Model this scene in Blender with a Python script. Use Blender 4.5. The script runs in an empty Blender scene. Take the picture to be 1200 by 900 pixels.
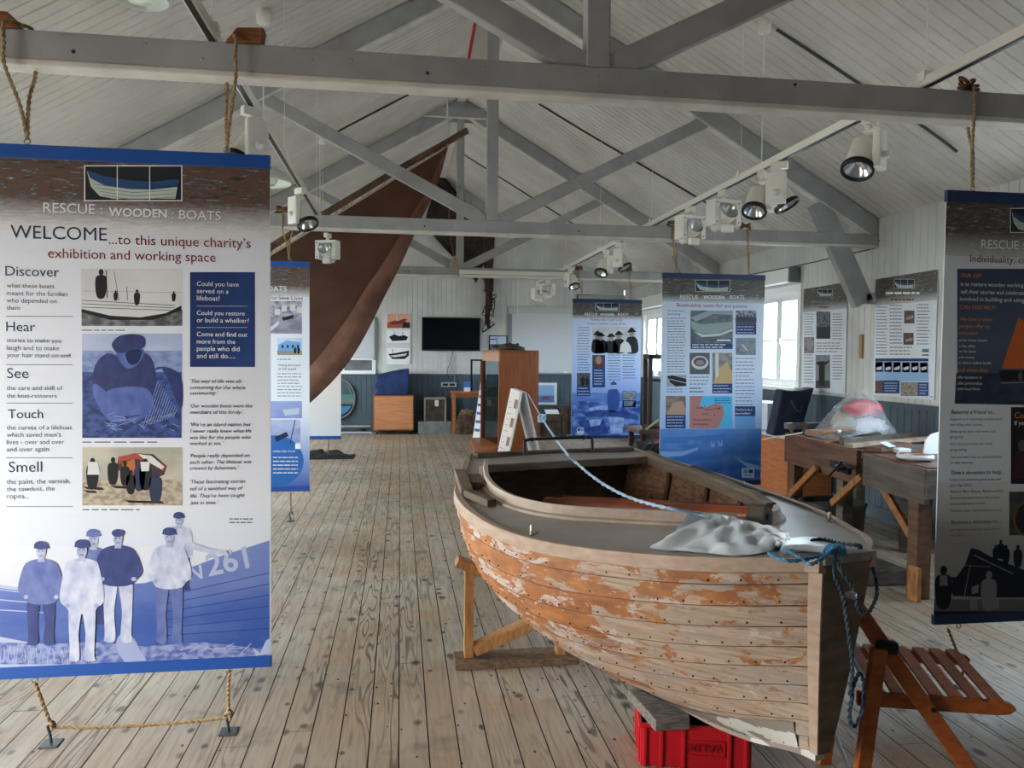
import bpy, bmesh, math, random
from mathutils import Vector, Matrix, geometry, noise
random.seed(7)
SC = bpy.context.scene
COL = SC.collection
PI = math.pi
V = Vector

# ------------------------------------------------------------------ camera
EYE = 1.55
F = 900.8
yaw, pitch, roll = math.radians(8.276), math.radians(2.175), math.radians(0.544)
fw = V((math.sin(yaw)*math.cos(pitch), math.cos(yaw)*math.cos(pitch), -math.sin(pitch)))
r0 = V((math.cos(yaw), -math.sin(yaw), 0)); u0 = r0.cross(fw)
rt = r0*math.cos(roll) + u0*math.sin(roll); up = u0*math.cos(roll) - r0*math.sin(roll)
cam_d = bpy.data.cameras.new('camera'); cam = bpy.data.objects.new('camera', cam_d); COL.objects.link(cam)
cam_d.sensor_width = 36; cam_d.lens = F*36/1200; cam_d.clip_start = .05; cam_d.clip_end = 300
M = Matrix((rt, up, -fw)).transposed().to_4x4(); M.translation = (0, 0, EYE); cam.matrix_world = M
SC.camera = cam

def ray(px, py): return rt*(px-600) + up*(450-py) + fw*F
def at(px, py, X=None, Y=None, Z=None, pl=None):
    """the place on a plane of the room that the photograph shows at a pixel"""
    d = ray(px, py)
    if X is not None: t = X/d.x
    elif Y is not None: t = Y/d.y
    elif Z is not None: t = (Z-EYE)/d.z
    else:
        p, n = pl; t = (p-V((0, 0, EYE))).dot(n)/d.dot(n)
    return d*t + V((0, 0, EYE))

# room dimensions
XL, XR, XC = -2.96, 4.58, .81
YB, YF = 15.45, -1.6
EAVE, TAN = 2.9, .577
RIDGE = EAVE + (XR-XC)*TAN
def ceil_z(x): return RIDGE - abs(x-XC)*TAN
B1, B2, B3 = 3.20, 6.94, 10.70     # the three tie beams
BT, BB = 2.75, 2.63

# ------------------------------------------------------------------ materials
def lin(h):
    o = []
    for i in (0, 2, 4):
        c = int(h[i:i+2], 16)/255
        o.append(c/12.92 if c <= .04045 else ((c+.055)/1.055)**2.4)
    return (*o, 1)
MATS = {}
def mat(name, col, rough=.6, col2=None, scale=6, stretch=(1, 1, 1), lo=.4, hi=.62, bump=0, metal=0, detail=5, spec=.4, bscale=None, alpha=1, trans=0):
    if name in MATS: return MATS[name]
    m = bpy.data.materials.new(name); m.use_nodes = True; nt = m.node_tree; N, L = nt.nodes, nt.links
    b = N['Principled BSDF']; b.inputs['Base Color'].default_value = lin(col); b.inputs['Roughness'].default_value = rough
    b.inputs['Metallic'].default_value = metal; b.inputs['Specular IOR Level'].default_value = spec
    if alpha < 1: b.inputs['Alpha'].default_value = alpha
    if trans: b.inputs['Transmission Weight'].default_value = trans
    if col2 or bump:
        tc = N.new('ShaderNodeTexCoord'); mp = N.new('ShaderNodeMapping'); mp.inputs['Scale'].default_value = stretch
        L.new(tc.outputs['Object'], mp.inputs[0])
        nz = N.new('ShaderNodeTexNoise'); nz.inputs['Scale'].default_value = scale; nz.inputs['Detail'].default_value = detail
        L.new(mp.outputs[0], nz.inputs['Vector'])
        if col2:
            mr = N.new('ShaderNodeMapRange'); mr.inputs[1].default_value = lo; mr.inputs[2].default_value = hi
            L.new(nz.outputs['Fac'], mr.inputs[0])
            mx = N.new('ShaderNodeMix'); mx.data_type = 'RGBA'; mx.inputs[6].default_value = lin(col); mx.inputs[7].default_value = lin(col2)
            L.new(mr.outputs[0], mx.inputs[0]); L.new(mx.outputs[2], b.inputs['Base Color'])
        if bump:
            bp = N.new('ShaderNodeBump'); bp.inputs['Strength'].default_value = bump; bp.inputs['Distance'].default_value = .01
            L.new(nz.outputs['Fac'], bp.inputs['Height']); L.new(bp.outputs[0], b.inputs['Normal'])
    MATS[name] = m; return m

def glass_mat(name, tint='e8f2f5', refl=.12):
    if name in MATS: return MATS[name]
    m = bpy.data.materials.new(name); m.use_nodes = True; nt = m.node_tree; N, L = nt.nodes, nt.links
    N.remove(N['Principled BSDF']); o = N['Material Output']
    t = N.new('ShaderNodeBsdfTransparent'); t.inputs[0].default_value = lin(tint)
    g = N.new('ShaderNodeBsdfGlossy'); g.inputs['Roughness'].default_value = .03
    x = N.new('ShaderNodeMixShader'); x.inputs[0].default_value = refl
    L.new(t.outputs[0], x.inputs[1]); L.new(g.outputs[0], x.inputs[2]); L.new(x.outputs[0], o.inputs[0])
    MATS[name] = m; return m

def floor_mat():
    m = bpy.data.materials.new('floorboards'); m.use_nodes = True; nt = m.node_tree; N, L = nt.nodes, nt.links
    b = N['Principled BSDF']
    tc = N.new('ShaderNodeTexCoord')
    sp = N.new('ShaderNodeSeparateXYZ'); L.new(tc.outputs['Object'], sp.inputs[0])
    dv = N.new('ShaderNodeMath'); dv.operation = 'DIVIDE'; dv.inputs[1].default_value = .117; L.new(sp.outputs[0], dv.inputs[0])
    fl = N.new('ShaderNodeMath'); fl.operation = 'FLOOR'; L.new(dv.outputs[0], fl.inputs[0])
    wn = N.new('ShaderNodeTexWhiteNoise'); wn.noise_dimensions = '1D'; L.new(fl.outputs[0], wn.inputs['W'])
    ym = N.new('ShaderNodeMath'); ym.operation = 'MULTIPLY_ADD'; ym.inputs[1].default_value = 37.; L.new(wn.outputs['Value'], ym.inputs[0]); L.new(sp.outputs[1], ym.inputs[2])
    cb = N.new('ShaderNodeCombineXYZ'); L.new(sp.outputs[0], cb.inputs[0]); L.new(ym.outputs[0], cb.inputs[1]); L.new(wn.outputs['Value'], cb.inputs[2])
    def mapped(sc):
        q = N.new('ShaderNodeMapping'); q.inputs['Scale'].default_value = sc; L.new(cb.outputs[0], q.inputs[0]); return q.outputs[0]
    def mixc(f, a, c, mode='MIX'):
        x = N.new('ShaderNodeMix'); x.data_type = 'RGBA'; x.blend_type = mode
        for s, v in ((0, f), (6, a), (7, c)):
            if isinstance(v, (tuple, float, int)): x.inputs[s].default_value = v
            else: L.new(v, x.inputs[s])
        return x.outputs[2]
    def rng(v, a, b_, c=0, d=1):
        r = N.new('ShaderNodeMapRange'); r.inputs[1].default_value = a; r.inputs[2].default_value = b_; r.inputs[3].default_value = c; r.inputs[4].default_value = d
        L.new(v, r.inputs[0]); return r.outputs[0]
    # broad wear
    n1 = N.new('ShaderNodeTexNoise'); n1.inputs['Scale'].default_value = 1.1; n1.inputs['Detail'].default_value = 6; L.new(tc.outputs['Object'], n1.inputs['Vector'])
    base = mixc(rng(n1.outputs['Fac'], .35, .66), lin('a69a89'), lin('958067'))
    base = mixc(rng(wn.outputs['Value'], 0, 1, 0, .45), base, lin('aea59a'))
    # grain rings
    gn = N.new('ShaderNodeTexNoise'); gn.inputs['Scale'].default_value = 1; gn.inputs['Detail'].default_value = 1.2; L.new(mapped((13, 1.15, 1)), gn.inputs['Vector'])
    gm = N.new('ShaderNodeMath'); gm.operation = 'MULTIPLY'; gm.inputs[1].default_value = 62; L.new(gn.outputs['Fac'], gm.inputs[0])
    gs = N.new('ShaderNodeMath'); gs.operation = 'SINE'; L.new(gm.outputs[0], gs.inputs[0])
    gmask = N.new('ShaderNodeTexNoise'); gmask.inputs['Scale'].default_value = 1.; L.new(mapped((5, .35, 9)), gmask.inputs['Vector'])
    mu = N.new('ShaderNodeMath'); mu.operation = 'MULTIPLY'; L.new(rng(gs.outputs[0], .35, .95), mu.inputs[0]); L.new(rng(gmask.outputs['Fac'], .44, .66, .06, .85), mu.inputs[1])
    base = mixc(mu.outputs[0], base, lin('4f463e'))
    n2 = N.new('ShaderNodeTexNoise'); n2.inputs['Scale'].default_value = 12; n2.inputs['Detail'].default_value = 5; L.new(mapped((4.5, .35, 1)), n2.inputs['Vector'])
    base = mixc(rng(n2.outputs['Fac'], .45, .75, 0, .45), base, lin('776b60'))
    # knots and dents
    vo = N.new('ShaderNodeTexVoronoi'); vo.inputs['Scale'].default_value = 1; L.new(mapped((11, 7.5, 1)), vo.inputs['Vector'])
    vs = N.new('ShaderNodeSeparateColor'); L.new(vo.outputs['Color'], vs.inputs[0])
    sz = rng(vs.outputs[0], .3, 1, .0005, .33)
    lt = N.new('ShaderNodeMath'); lt.operation = 'DIVIDE'; L.new(vo.outputs['Distance'], lt.inputs[0]); L.new(sz, lt.inputs[1])
    kf = N.new('ShaderNodeMath'); kf.operation = 'MULTIPLY'; kf.inputs[1].default_value = .85; L.new(rng(lt.outputs[0], .55, 1.1, 1, 0), kf.inputs[0])
    base = mixc(kf.outputs[0], base, lin('3d3a38'))
    vo2 = N.new('ShaderNodeTexVoronoi'); vo2.inputs['Scale'].default_value = 1; L.new(mapped((14, 9, 1)), vo2.inputs['Vector'])
    lt2 = N.new('ShaderNodeMath'); lt2.operation = 'LESS_THAN'; lt2.inputs[1].default_value = .085; L.new(vo2.outputs['Distance'], lt2.inputs[0])
    base = mixc(lt2.outputs[0], base, lin('2b2826'))
    # stains
    n3 = N.new('ShaderNodeTexNoise'); n3.inputs['Scale'].default_value = 2.6; n3.inputs['Detail'].default_value = 4; n3.inputs['Roughness'].default_value = .65; L.new(tc.outputs['Object'], n3.inputs['Vector'])
    base = mixc(rng(n3.outputs['Fac'], .57, .72, 0, .6), base, lin('4e4a48'))
    n4 = N.new('ShaderNodeTexNoise'); n4.inputs['Scale'].default_value = 1.7; L.new(tc.outputs['Object'], n4.inputs['Vector']); 
    base = mixc(rng(n4.outputs['Fac'], .56, .70, 0, .4), base, lin('a07a55'))
    L.new(base, b.inputs['Base Color'])
    L.new(rng(n2.outputs['Fac'], .3, .7, .38, .62), b.inputs['Roughness'])
    bp = N.new('ShaderNodeBump'); bp.inputs['Strength'].default_value = .25; bp.inputs['Distance'].default_value = .004; L.new(n2.outputs['Fac'], bp.inputs['Height']); L.new(bp.outputs[0], b.inputs['Normal'])
    return m

def flat(name, h, rough=.55): return mat('ink_'+name, h, rough, spec=.25)

# ------------------------------------------------------------------ mesh builder
class MB:
    def __init__(s): s.bm = bmesh.new(); s.ms = []
    def mi(s, m):
        if m not in s.ms: s.ms.append(m)
        return s.ms.index(m)
    def face(s, pts, m, smooth=False):
        try: f = s.bm.faces.new([s.bm.verts.new(p) for p in pts])
        except ValueError: return None
        f.material_index = s.mi(m); f.smooth = smooth; return f
    def grid(s, rows, m, smooth=True, closed=False, mfun=None):
        vs = [[s.bm.verts.new(p) for p in r] for r in rows]; i0 = s.mi(m)
        for i in range(len(vs)-1):
            n = len(vs[i])
            for j in range(n if closed else n-1):
                k = (j+1) % n
                try: f = s.bm.faces.new((vs[i][j], vs[i][k], vs[i+1][k], vs[i+1][j]))
                except ValueError: continue
                f.smooth = smooth; f.material_index = s.mi(mfun(i, j)) if mfun else i0
        return vs
    def box(s, a, b, m, X=None):
        P = [V((x, y, z)) for z in (a[2], b[2]) for y in (a[1], b[1]) for x in (a[0], b[0])]
        if X: P = [X @ p for p in P]
        vs = [s.bm.verts.new(p) for p in P]; k = s.mi(m)
        for q in ((0, 2, 3, 1), (4, 5, 7, 6), (0, 1, 5, 4), (2, 6, 7, 3), (0, 4, 6, 2), (1, 3, 7, 5)):
            f = s.bm.faces.new([vs[i] for i in q]); f.material_index = k
    def bar(s, p, q, w, h, m, up=(0, 0, 1)):
        p, q = V(p), V(q); d = (q-p).normalized(); u = V(up)
        if abs(d.dot(u)) > .99: u = V((1, 0, 0))
        x = d.cross(u).normalized(); u = x.cross(d)
        X = Matrix((x, d, u)).transposed().to_4x4(); X.translation = p
        s.box((-w/2, 0, -h/2), (w/2, (q-p).length, h/2), m, X)
    def tube(s, pts, r, m, n=8, closed=False, cap=True):
        pts = [V(p) for p in pts]; k = len(pts); rows = []; prev = None
        rr = r if isinstance(r, (list, tuple)) else [r]*k
        for i, p in enumerate(pts):
            a = pts[(i-1) % k] if closed or i else p; b = pts[(i+1) % k] if closed or i < k-1 else p
            t = (b-a); t = t.normalized() if t.length > 1e-9 else V((0, 0, 1))
            if prev is None:
                x = t.cross(V((0, 0, 1)))
                if x.length < .05: x = t.cross(V((1, 0, 0)))
            else:
                x = prev - t*prev.dot(t)
                if x.length < 1e-5: x = t.orthogonal()
            x.normalize(); prev = x; y = t.cross(x)
            rows.append([p + (x*math.cos(2*PI*j/n)+y*math.sin(2*PI*j/n))*rr[i] for j in range(n)])
        if closed: rows.append(rows[0])
        s.grid(rows, m, True, True)
        if cap and not closed:
            s.face(rows[0][::-1], m); s.face(rows[-1], m)
    def lathe(s, prof, m, X=None, n=24, mfun=None):
        rows = []
        for r, z in prof:
            row = [V((r*math.cos(2*PI*j/n), r*math.sin(2*PI*j/n), z)) for j in range(n)]
            rows.append([X @ p for p in row] if X else row)
        s.grid(rows, m, True, True, mfun)
    def prism(s, pts, vec, m):
        a = [V(p) for p in pts]; b = [p+V(vec) for p in a]; n = len(a)
        va = [s.bm.verts.new(p) for p in a]; vb = [s.bm.verts.new(p) for p in b]; k = s.mi(m)
        fs = [va[::-1], vb] + [[va[i], va[(i+1) % n], vb[(i+1) % n], vb[i]] for i in range(n)]
        for q in fs:
            try: f = s.bm.faces.new(q); f.material_index = k
            except ValueError: pass
    def ball(s, c, r, m, sub=2, sc=(1, 1, 1)):
        X = Matrix.Translation(c) @ Matrix.Diagonal((r*sc[0], r*sc[1], r*sc[2], 1))
        g = bmesh.ops.create_icosphere(s.bm, subdivisions=sub, radius=1, matrix=X); k = s.mi(m)
        for v in g['verts']:
            for f in v.link_faces: f.material_index = k; f.smooth = True
    def build(s, name, parent=None, bevel=0, label=None, merge=False, fixn=True, kind=None):
        if merge: bmesh.ops.remove_doubles(s.bm, verts=s.bm.verts, dist=1e-5)
        if fixn: bmesh.ops.recalc_face_normals(s.bm, faces=s.bm.faces)
        off = V((0, 0, 0)); p = parent
        while p: off += V(p.location); p = p.parent
        me = bpy.data.meshes.new(name)
        if parent is None:
            co = [v.co for v in s.bm.verts]
            off = V(((min(c.x for c in co)+max(c.x for c in co))/2, (min(c.y for c in co)+max(c.y for c in co))/2, min(c.z for c in co)))
        bmesh.ops.translate(s.bm, verts=s.bm.verts, vec=-off)
        s.bm.to_mesh(me); s.bm.free()
        for m in s.ms: me.materials.append(m)
        o = bpy.data.objects.new(name, me); COL.objects.link(o)
        if parent: o.parent = parent
        else: o.location = off
        if bevel:
            b = o.modifiers.new('edges', 'BEVEL'); b.width = bevel; b.segments = 2; b.limit_method = 'ANGLE'; b.angle_limit = .7; b.harden_normals = False
        if label: o['label'] = label
        if kind: o['kind'] = kind
        return o

def thing(name, label, cat, loc=(0, 0, 0), group=None):
    o = bpy.data.objects.new(name, None); COL.objects.link(o); o.location = loc; o.empty_display_size = .1
    o['label'] = label; o['category'] = cat
    if group: o['group'] = group
    return o
def tag(o, label, cat, group=None):
    o['label'] = label; o['category'] = cat
    if group: o['group'] = group
    return o
def struct(o): o['kind'] = 'structure'; return o
def structure(name, loc=(0, 0, 0)):
    o = bpy.data.objects.new(name, None); COL.objects.link(o); o.location = loc; o['kind'] = 'structure'; return o
def copy_tree(o, parent=None):
    c = o.copy(); COL.objects.link(c)
    if parent: c.parent = parent
    for ch in [x for x in COL.objects if x.parent == o]: copy_tree(ch, c)
    return c

def smoothpath(pts, n=8):
    pts = [V(p) for p in pts]; o = []
    for i in range(len(pts)-1):
        a = pts[max(i-1, 0)]; b = pts[i]; c = pts[i+1]; d = pts[min(i+2, len(pts)-1)]
        for k in range(n):
            t = k/n; o.append(.5*((2*b)+(c-a)*t+(2*a-5*b+4*c-d)*t*t+(3*b-a-3*c+d)*t**3))
    o.append(pts[-1]); return o
def twist_rope(mb, pts, r, m, pitch=.05, n=2, sides=6):
    """a laid rope: strands wound round each other along a path"""
    L = 0; cum = [0]
    for a, b in zip(pts, pts[1:]): L += (b-a).length; cum.append(L)
    cnt = max(8, min(260, int(L/(pitch/7)))); fine = []
    j = 0
    for i in range(cnt+1):
        s = L*i/cnt
        while j < len(cum)-2 and cum[j+1] < s: j += 1
        t = (s-cum[j])/max(cum[j+1]-cum[j], 1e-9); fine.append((pts[j].lerp(pts[j+1], t), s))
    for k in range(n):
        q = []
        for i, (p, s) in enumerate(fine):
            t = (fine[min(i+1, cnt)][0]-fine[max(i-1, 0)][0]).normalized(); x = t.cross(V((.31, .2, .93)))
            if x.length < .1: x = t.cross(V((1, 0, 0)))
            x.normalize(); y = t.cross(x); a = 2*PI*(s/pitch + k/n)
            q.append(p + (x*math.cos(a)+y*math.sin(a))*r*.5)
        mb.tube(q, r*.58, m, sides)

# ------------------------------------------------------------------ lettering
_TX = {}
def glyphs(txt, bold=False, ital=False):
    k = (txt, bold, ital)
    if k in _TX: return _TX[k]
    cu = bpy.data.curves.new('t', 'FONT'); cu.body = txt; cu.size = 1; cu.resolution_u = 3
    if bold: cu.offset = .022
    if ital: cu.shear = .25
    ob = bpy.data.objects.new('t', cu); COL.objects.link(ob); bpy.context.view_layer.update()
    me = ob.to_mesh(); vs = [v.co.copy() for v in me.vertices]; fs = [list(p.vertices) for p in me.polygons]
    ob.to_mesh_clear(); bpy.data.objects.remove(ob); bpy.data.curves.remove(cu)
    x0 = min(v.x for v in vs); x1 = max(v.x for v in vs); h = max(v.y for v in vs)
    _TX[k] = (vs, fs, x0, x1-x0, h); return _TX[k]

LAY0, LAY = .0034, .00018
class Print:
    """printed face of a panel: positions are given where the photograph shows them and put on the panel's own plane"""
    def __init__(s, o, u, n, plane): s.o, s.u, s.n, s.pl = V(o), V(u).normalized(), V(n).normalized(), plane; s.v = V((0, 0, 1)); s.mb = MB(); s.tx = MB(); s.k = 0
    def uv(s, x, y):
        p = at(x, y, **s.pl); d = p-s.o; return d.dot(s.u), d.z
    def P(s, u, v, l): return s.o + s.u*u + s.v*v + s.n*(LAY0+LAY*l)
    def poly(s, pts, m, l=1, mb=None):
        q = [s.P(*s.uv(*p), l) for p in pts]
        area = V((0, 0, 0))
        for i in range(len(q)): area += (q[i]-q[0]).cross(q[(i+1) % len(q)]-q[0])
        if area.dot(s.n) < 0: q = q[::-1]
        (mb or s.mb).face(q, m)
    def blob(s, pts, m, l=1, mb=None):
        n = len(pts); o = []
        for i in range(n):
            a, b, c, d = (V(pts[(i+k) % n]) for k in (-1, 0, 1, 2))
            for t in (0, .25, .5, .75): o.append(.5*((2*b)+(c-a)*t+(2*a-5*b+4*c-d)*t*t+(3*b-a-3*c+d)*t**3))
        s.poly([(q.x, q.y) for q in o], m, l, mb)
    def rect(s, x0, y0, x1, y1, m, l=1, mb=None): s.poly([(x0, y0), (x1, y0), (x1, y1), (x0, y1)], m, l, mb)
    def ell(s, cx, cy, rx, ry, m, l=2, n=14, mb=None, a0=0, a1=2*PI):
        s.poly([(cx+rx*math.cos(a0+(a1-a0)*i/n), cy+ry*math.sin(a0+(a1-a0)*i/n)) for i in range(n)], m, l, mb)
    def line(s, x0, y0, x1, y1, w, m, l=2, mb=None):
        dx, dy = x1-x0, y1-y0; d = math.hypot(dx, dy); nx, ny = -dy/d*w/2, dx/d*w/2
        s.poly([(x0+nx, y0+ny), (x1+nx, y1+ny), (x1-nx, y1-ny), (x0-nx, y0-ny)], m, l, mb)
    def bars(s, x0, x1, y0, y1, n, m, l=2, w=None):
        """a column of type too small to read"""
        st = (y1-y0)/max(n-1, 1); w = w or st*.24
        for i in range(n):
            e = x1-(x1-x0)*random.choice((0, .03, .08, .15, .3 if i % 6 == 5 else .05)); x = x0
            while x < e-.5:
                k = random.uniform(.09, .24)*(x1-x0); q = min(x+k, e)
                s.rect(x, y0+i*st-w/2, q, y0+i*st+w/2, m, l); x = q+.035*(x1-x0)
    def text(s, t, x0, x1, y, m, bold=False, ital=False, l=6, y1=None, hs=1):
        vs, fs, tx0, tw, th = glyphs(t, bold, ital); a = s.uv(x0, y); b = s.uv(x1, y if y1 is None else y1)
        if y1 is None: b = (b[0], a[1])
        sc = math.hypot(b[0]-a[0], b[1]-a[1])/tw; c, sn = (b[0]-a[0])/(sc*tw), (b[1]-a[1])/(sc*tw)
        k = s.tx.mi(m); q = []
        for v in vs:
            X, Y = (v.x-tx0)*sc, v.y*sc*hs; q.append(s.tx.bm.verts.new(s.P(a[0]+X*c-Y*sn, a[1]+X*sn+Y*c, l)))
        for f in fs:
            try: g = s.tx.bm.faces.new([q[i] for i in f]); g.material_index = k
            except ValueError: pass
# ================================================================== ROOM
mCeil = mat('ceiling_paint', 'cfccc5', .7, 'c2bfb8', 2.0, bump=.03)
mWall = mat('wall_paint', 'cfd0cd', .65, 'c1c3c1', 2.2, bump=.03)
mDado = mat('dado_paint', '51636f', .5, '485761', 3, bump=.04)
mTrim = mat('white_trim', 'e9ebea', .4)
mBeam = mat('beam_paint', 'a3a4a4', .55, '979898', 5, (1, 1, 1), bump=.06)
mBeamW = mat('beam_underside_lit', 'd8d7d0', .55, 'c6c4bc', 5, bump=.06)  # paler undersides: light bounced off the floor put into the colour
mDark = mat('dark_mark', '35312e', .8)
mGround = mat('ground_outside', 'aaa198', .9, '968d84', 1.2)

# floor: boards 117 mm wide with open joints
fb = MB(); fm = floor_mat(); W = .117
i0 = int(math.floor(XL/W)); i1 = int(math.ceil(XR/W))
for i in range(i0, i1):
    a, b = max(i*W, XL), min((i+1)*W, XR); g = .0024
    ys = [YF-.1]; y = YF + random.uniform(.3, 3.2)
    while y < YB-.5: ys.append(y); y += random.uniform(2.4, 4.6)
    ys.append(YB+.1)
    for y0, y1 in zip(ys, ys[1:]):
        h = random.uniform(-.0006, .0006)
        fb.face([(a+g, y0+.001, h), (b-g, y0+.001, h), (b-g, y1-.001, h), (a+g, y1-.001, h)], fm)
fb.face([(XL-.2, YF-.2, -.012), (XR+.2, YF-.2, -.012), (XR+.2, YB+.2, -.012), (XL-.2, YB+.2, -.012)], mDark)
fo = fb.build('floor'); fo.data.transform(Matrix.Translation(fo.location)); fo.location = (0, 0, 0); struct(fo)
g = MB(); g.face([(-60, -60, -.35), (60, -60, -.35), (60, 60, -.35), (-60, 60, -.35)], mGround); struct(g.build('ground'))

# ceilings of tongued boards running from ridge to eaves
def slope(side):
    mb = MB(); xe = XR if side > 0 else XL; w = .1; g, d = .008, .014
    n = V((-side*TAN, 0, -1)).normalized()
    def pt(x, y, k): return V((x, y, ceil_z(x))) - n*k
    y = YF
    while y < YB:
        pr = [(y, d), (y+g, 0), (y+w-g, 0), (y+w, d)]
        for (ya, ka), (yb, kb) in zip(pr, pr[1:]):
            mb.face([pt(XC, ya, ka), pt(xe, ya, ka), pt(xe, yb, kb), pt(XC, yb, kb)], mCeil)
        y += w
    return struct(mb.build('ceiling_right' if side > 0 else 'ceiling_left', fixn=False))
slope(1); slope(-1)

# windows: (y0, y1, z0, z1) on each long wall
RW = [(8.4, 10.0, 1.2, 2.32), (12.4, 14.1, 1.2, 2.32), (3.4, 5.4, 1.1, 2.4)]
LW = [(.8, 2.2, 0.0, 2.0), (4.0, 6.4, 1.0, 2.5), (7.6, 10.2, 1.0, 2.5), (11.6, 14.6, 1.0, 2.5)]  # left openings, doorway first: out of view, invented and sized to light the room
def long_wall(name, X, side, ops):
    mb = MB(); w = .1; g, d = .004, .006; y = YF
    def pt(y, z, k): return V((X+side*k, y, z))
    while y < YB-.01:
        y1 = min(y+w, YB); c = (y+y1)/2; spans = [(0, EAVE+.04)]
        for a, b, z0, z1 in ops:
            if a < c < b: spans = [q for q in ((0, z0), (z1, EAVE+.04)) if q[1]-q[0] > .01]
        pr = [(y, d), (y+g, 0), (y1-g, 0), (y1, d)]
        for z0, z1 in spans:
            for (ya, ka), (yb, kb) in zip(pr, pr[1:]): mb.face([pt(ya, z0, ka), pt(yb, z0, kb), pt(yb, z1, kb), pt(ya, z1, ka)], mWall)
        y = y1
    for a, b, z0, z1 in ops:      # reveals
        r = .14*side
        mb.face([(X, a, z0), (X+r, a, z0), (X+r, a, z1), (X, a, z1)], mTrim); mb.face([(X, b, z0), (X+r, b, z0), (X+r, b, z1), (X, b, z1)], mTrim)
        mb.face([(X, a, z0), (X+r, a, z0), (X+r, b, z0), (X, b, z0)], mTrim); mb.face([(X, a, z1), (X+r, a, z1), (X+r, b, z1), (X, b, z1)], mTrim)
    return struct(mb.build(name, fixn=False))
long_wall('wall_right', XR, 1, RW); long_wall('wall_left', XL, -1, LW)

def gable(name, Y, side, ops=(), mt=None):
    mb = MB(); w = .1; g, d = .004, .006; x = XL
    def pt(x, z, k): return V((x, Y+side*k, z))
    while x < XR-.005:
        x1 = min(x+w, XR)
        if x < XC < x1: x1 = XC
        c = (x+x1)/2; z0 = 0
        for a, b, zt in ops:
            if a < c < b: z0 = zt
        pr = [(x, d), (x+g, 0), (x1-g, 0), (x1, d)]
        for (xa, ka), (xb, kb) in zip(pr, pr[1:]):
            mb.face([pt(xa, z0, ka), pt(xb, z0, kb), pt(xb, ceil_z(xb)+.02, kb), pt(xa, ceil_z(xa)+.02, ka)], mt or mWall)
        x = x1
    return struct(mb.build(name, fixn=False))
gable('wall_back', YB, 1); gable('wall_front', YF, -1, mt=mDado)  # front wall is out of view, painted dark to cut its bounce light

# dado boarding with its rail
def dado(name, p, q, n, zt, skip=()):
    mb = MB(); p, q, n = V(p), V(q), V(n); L = (q-p).length; d = (q-p).normalized(); s = 0
    while s < L-.01:
        e = min(s+.1, L); c = (s+e)/2
        top = zt
        pr = [(s, .001), (s+.004, .012), (e-.004, .012), (e, .001)]
        for (sa, ka), (sb, kb) in zip(pr, pr[1:]):
            mb.face([p+d*sa+n*ka, p+d*sb+n*kb, p+d*sb+n*kb+V((0, 0, top)), p+d*sa+n*ka+V((0, 0, top))], mDado)
        s = e
    mb.bar(p+V((0, 0, zt))+n*.016, q+V((0, 0, zt))+n*.016, .03, .045, mDado); mb.bar(p+V((0, 0, .06))+n*.014, q+V((0, 0, .06))+n*.014, .022, .12, mDado)
    return struct(mb.build(name))
dado('trim_1', (XL, YB, 0), (XR, YB, 0), (0, -1, 0), 1.13)
dado('trim_2', (XR, YB-.02, 0), (XR, YF, 0), (-1, 0, 0), 1.12)
dado('trim_3', (XL, YB-.02, 0), (XL, 2.4, 0), (1, 0, 0), 1.12)

mGlass = glass_mat('window_glass', 'f4fafb', .06)
def window(k, X, side, y0, y1, z0, z1):
    w = structure('window_%d' % k, (X, (y0+y1)/2, z0)); xo = X+side*.07; fr = MB(); t = .055
    def post(a, b, c, e): fr.box((xo-.03, a, c), (xo+.03, b, e), mTrim)
    post(y0, y1, z0, z0+t); post(y0, y1, z1-t, z1); post(y0, y0+t, z0+t, z1-t); post(y1-t, y1, z0+t, z1-t)
    n = max(2, round((y1-y0)/.55))
    st = (y1-y0-t)/n
    for i in range(1, n): post(y0+i*st+t*.1, y0+i*st+t*.9, z0+t, z1-t)
    struct(fr.build('window_frame', w, bevel=.004))
    for i in range(n):
        c = MB(); a, b = y0+i*st+t, y0+(i+1)*st; cc = .035; x0, x1 = xo-.022, xo+.022
        zz0, zz1 = z0+t, z1-t
        c.box((x0, a, zz0), (x1, b, zz0+cc), mTrim); c.box((x0, a, zz1-cc), (x1, b, zz1), mTrim); c.box((x0, a, zz0+cc), (x1, a+cc, zz1-cc), mTrim); c.box((x0, b-cc, zz0+cc), (x1, b, zz1-cc), mTrim)
        zm = (zz0+zz1)/2; c.box((xo-.012, a+cc, zm-.012), (xo+.012, b-cc, zm+.012), mTrim)
        c.box((x0-side*.0-(.02 if side > 0 else -.02), b-.03, zm-.05), (x0, b-.01, zm+.02), mTrim)
        s = struct(c.build('casement', w, bevel=.003))
        gl = MB(); gl.box((xo-.003, a+cc*.6, zz0+cc*.6), (xo+.003, b-cc*.6, zz1-cc*.6), mGlass); struct(gl.build('pane', s))
    sl = MB(); sl.box((min(X-side*.06, xo), y0-.05, z0-.045), (max(X-side*.06, xo), y1+.05, z0-.002), mTrim); struct(sl.build('window_sill', w, bevel=.005))
    ar = MB()
    for a, b, c, e in ((y0-.08, y0-.003, z0, z1+.08), (y1+.003, y1+.08, z0, z1+.08), (y0-.003, y1+.003, z1+.003, z1+.08)):
        ar.box((min(X-side*.018, X), a, c), (max(X-side*.018, X), b, e), mTrim)
    struct(ar.build('architrave', w, bevel=.004))
k = 1
for o in RW: window(k, XR, 1, *o); k += 1
for o in LW[1:]: window(k, XL, -1, *o); k += 1  # left-wall windows are unseen, laid out for the light they bring

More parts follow.
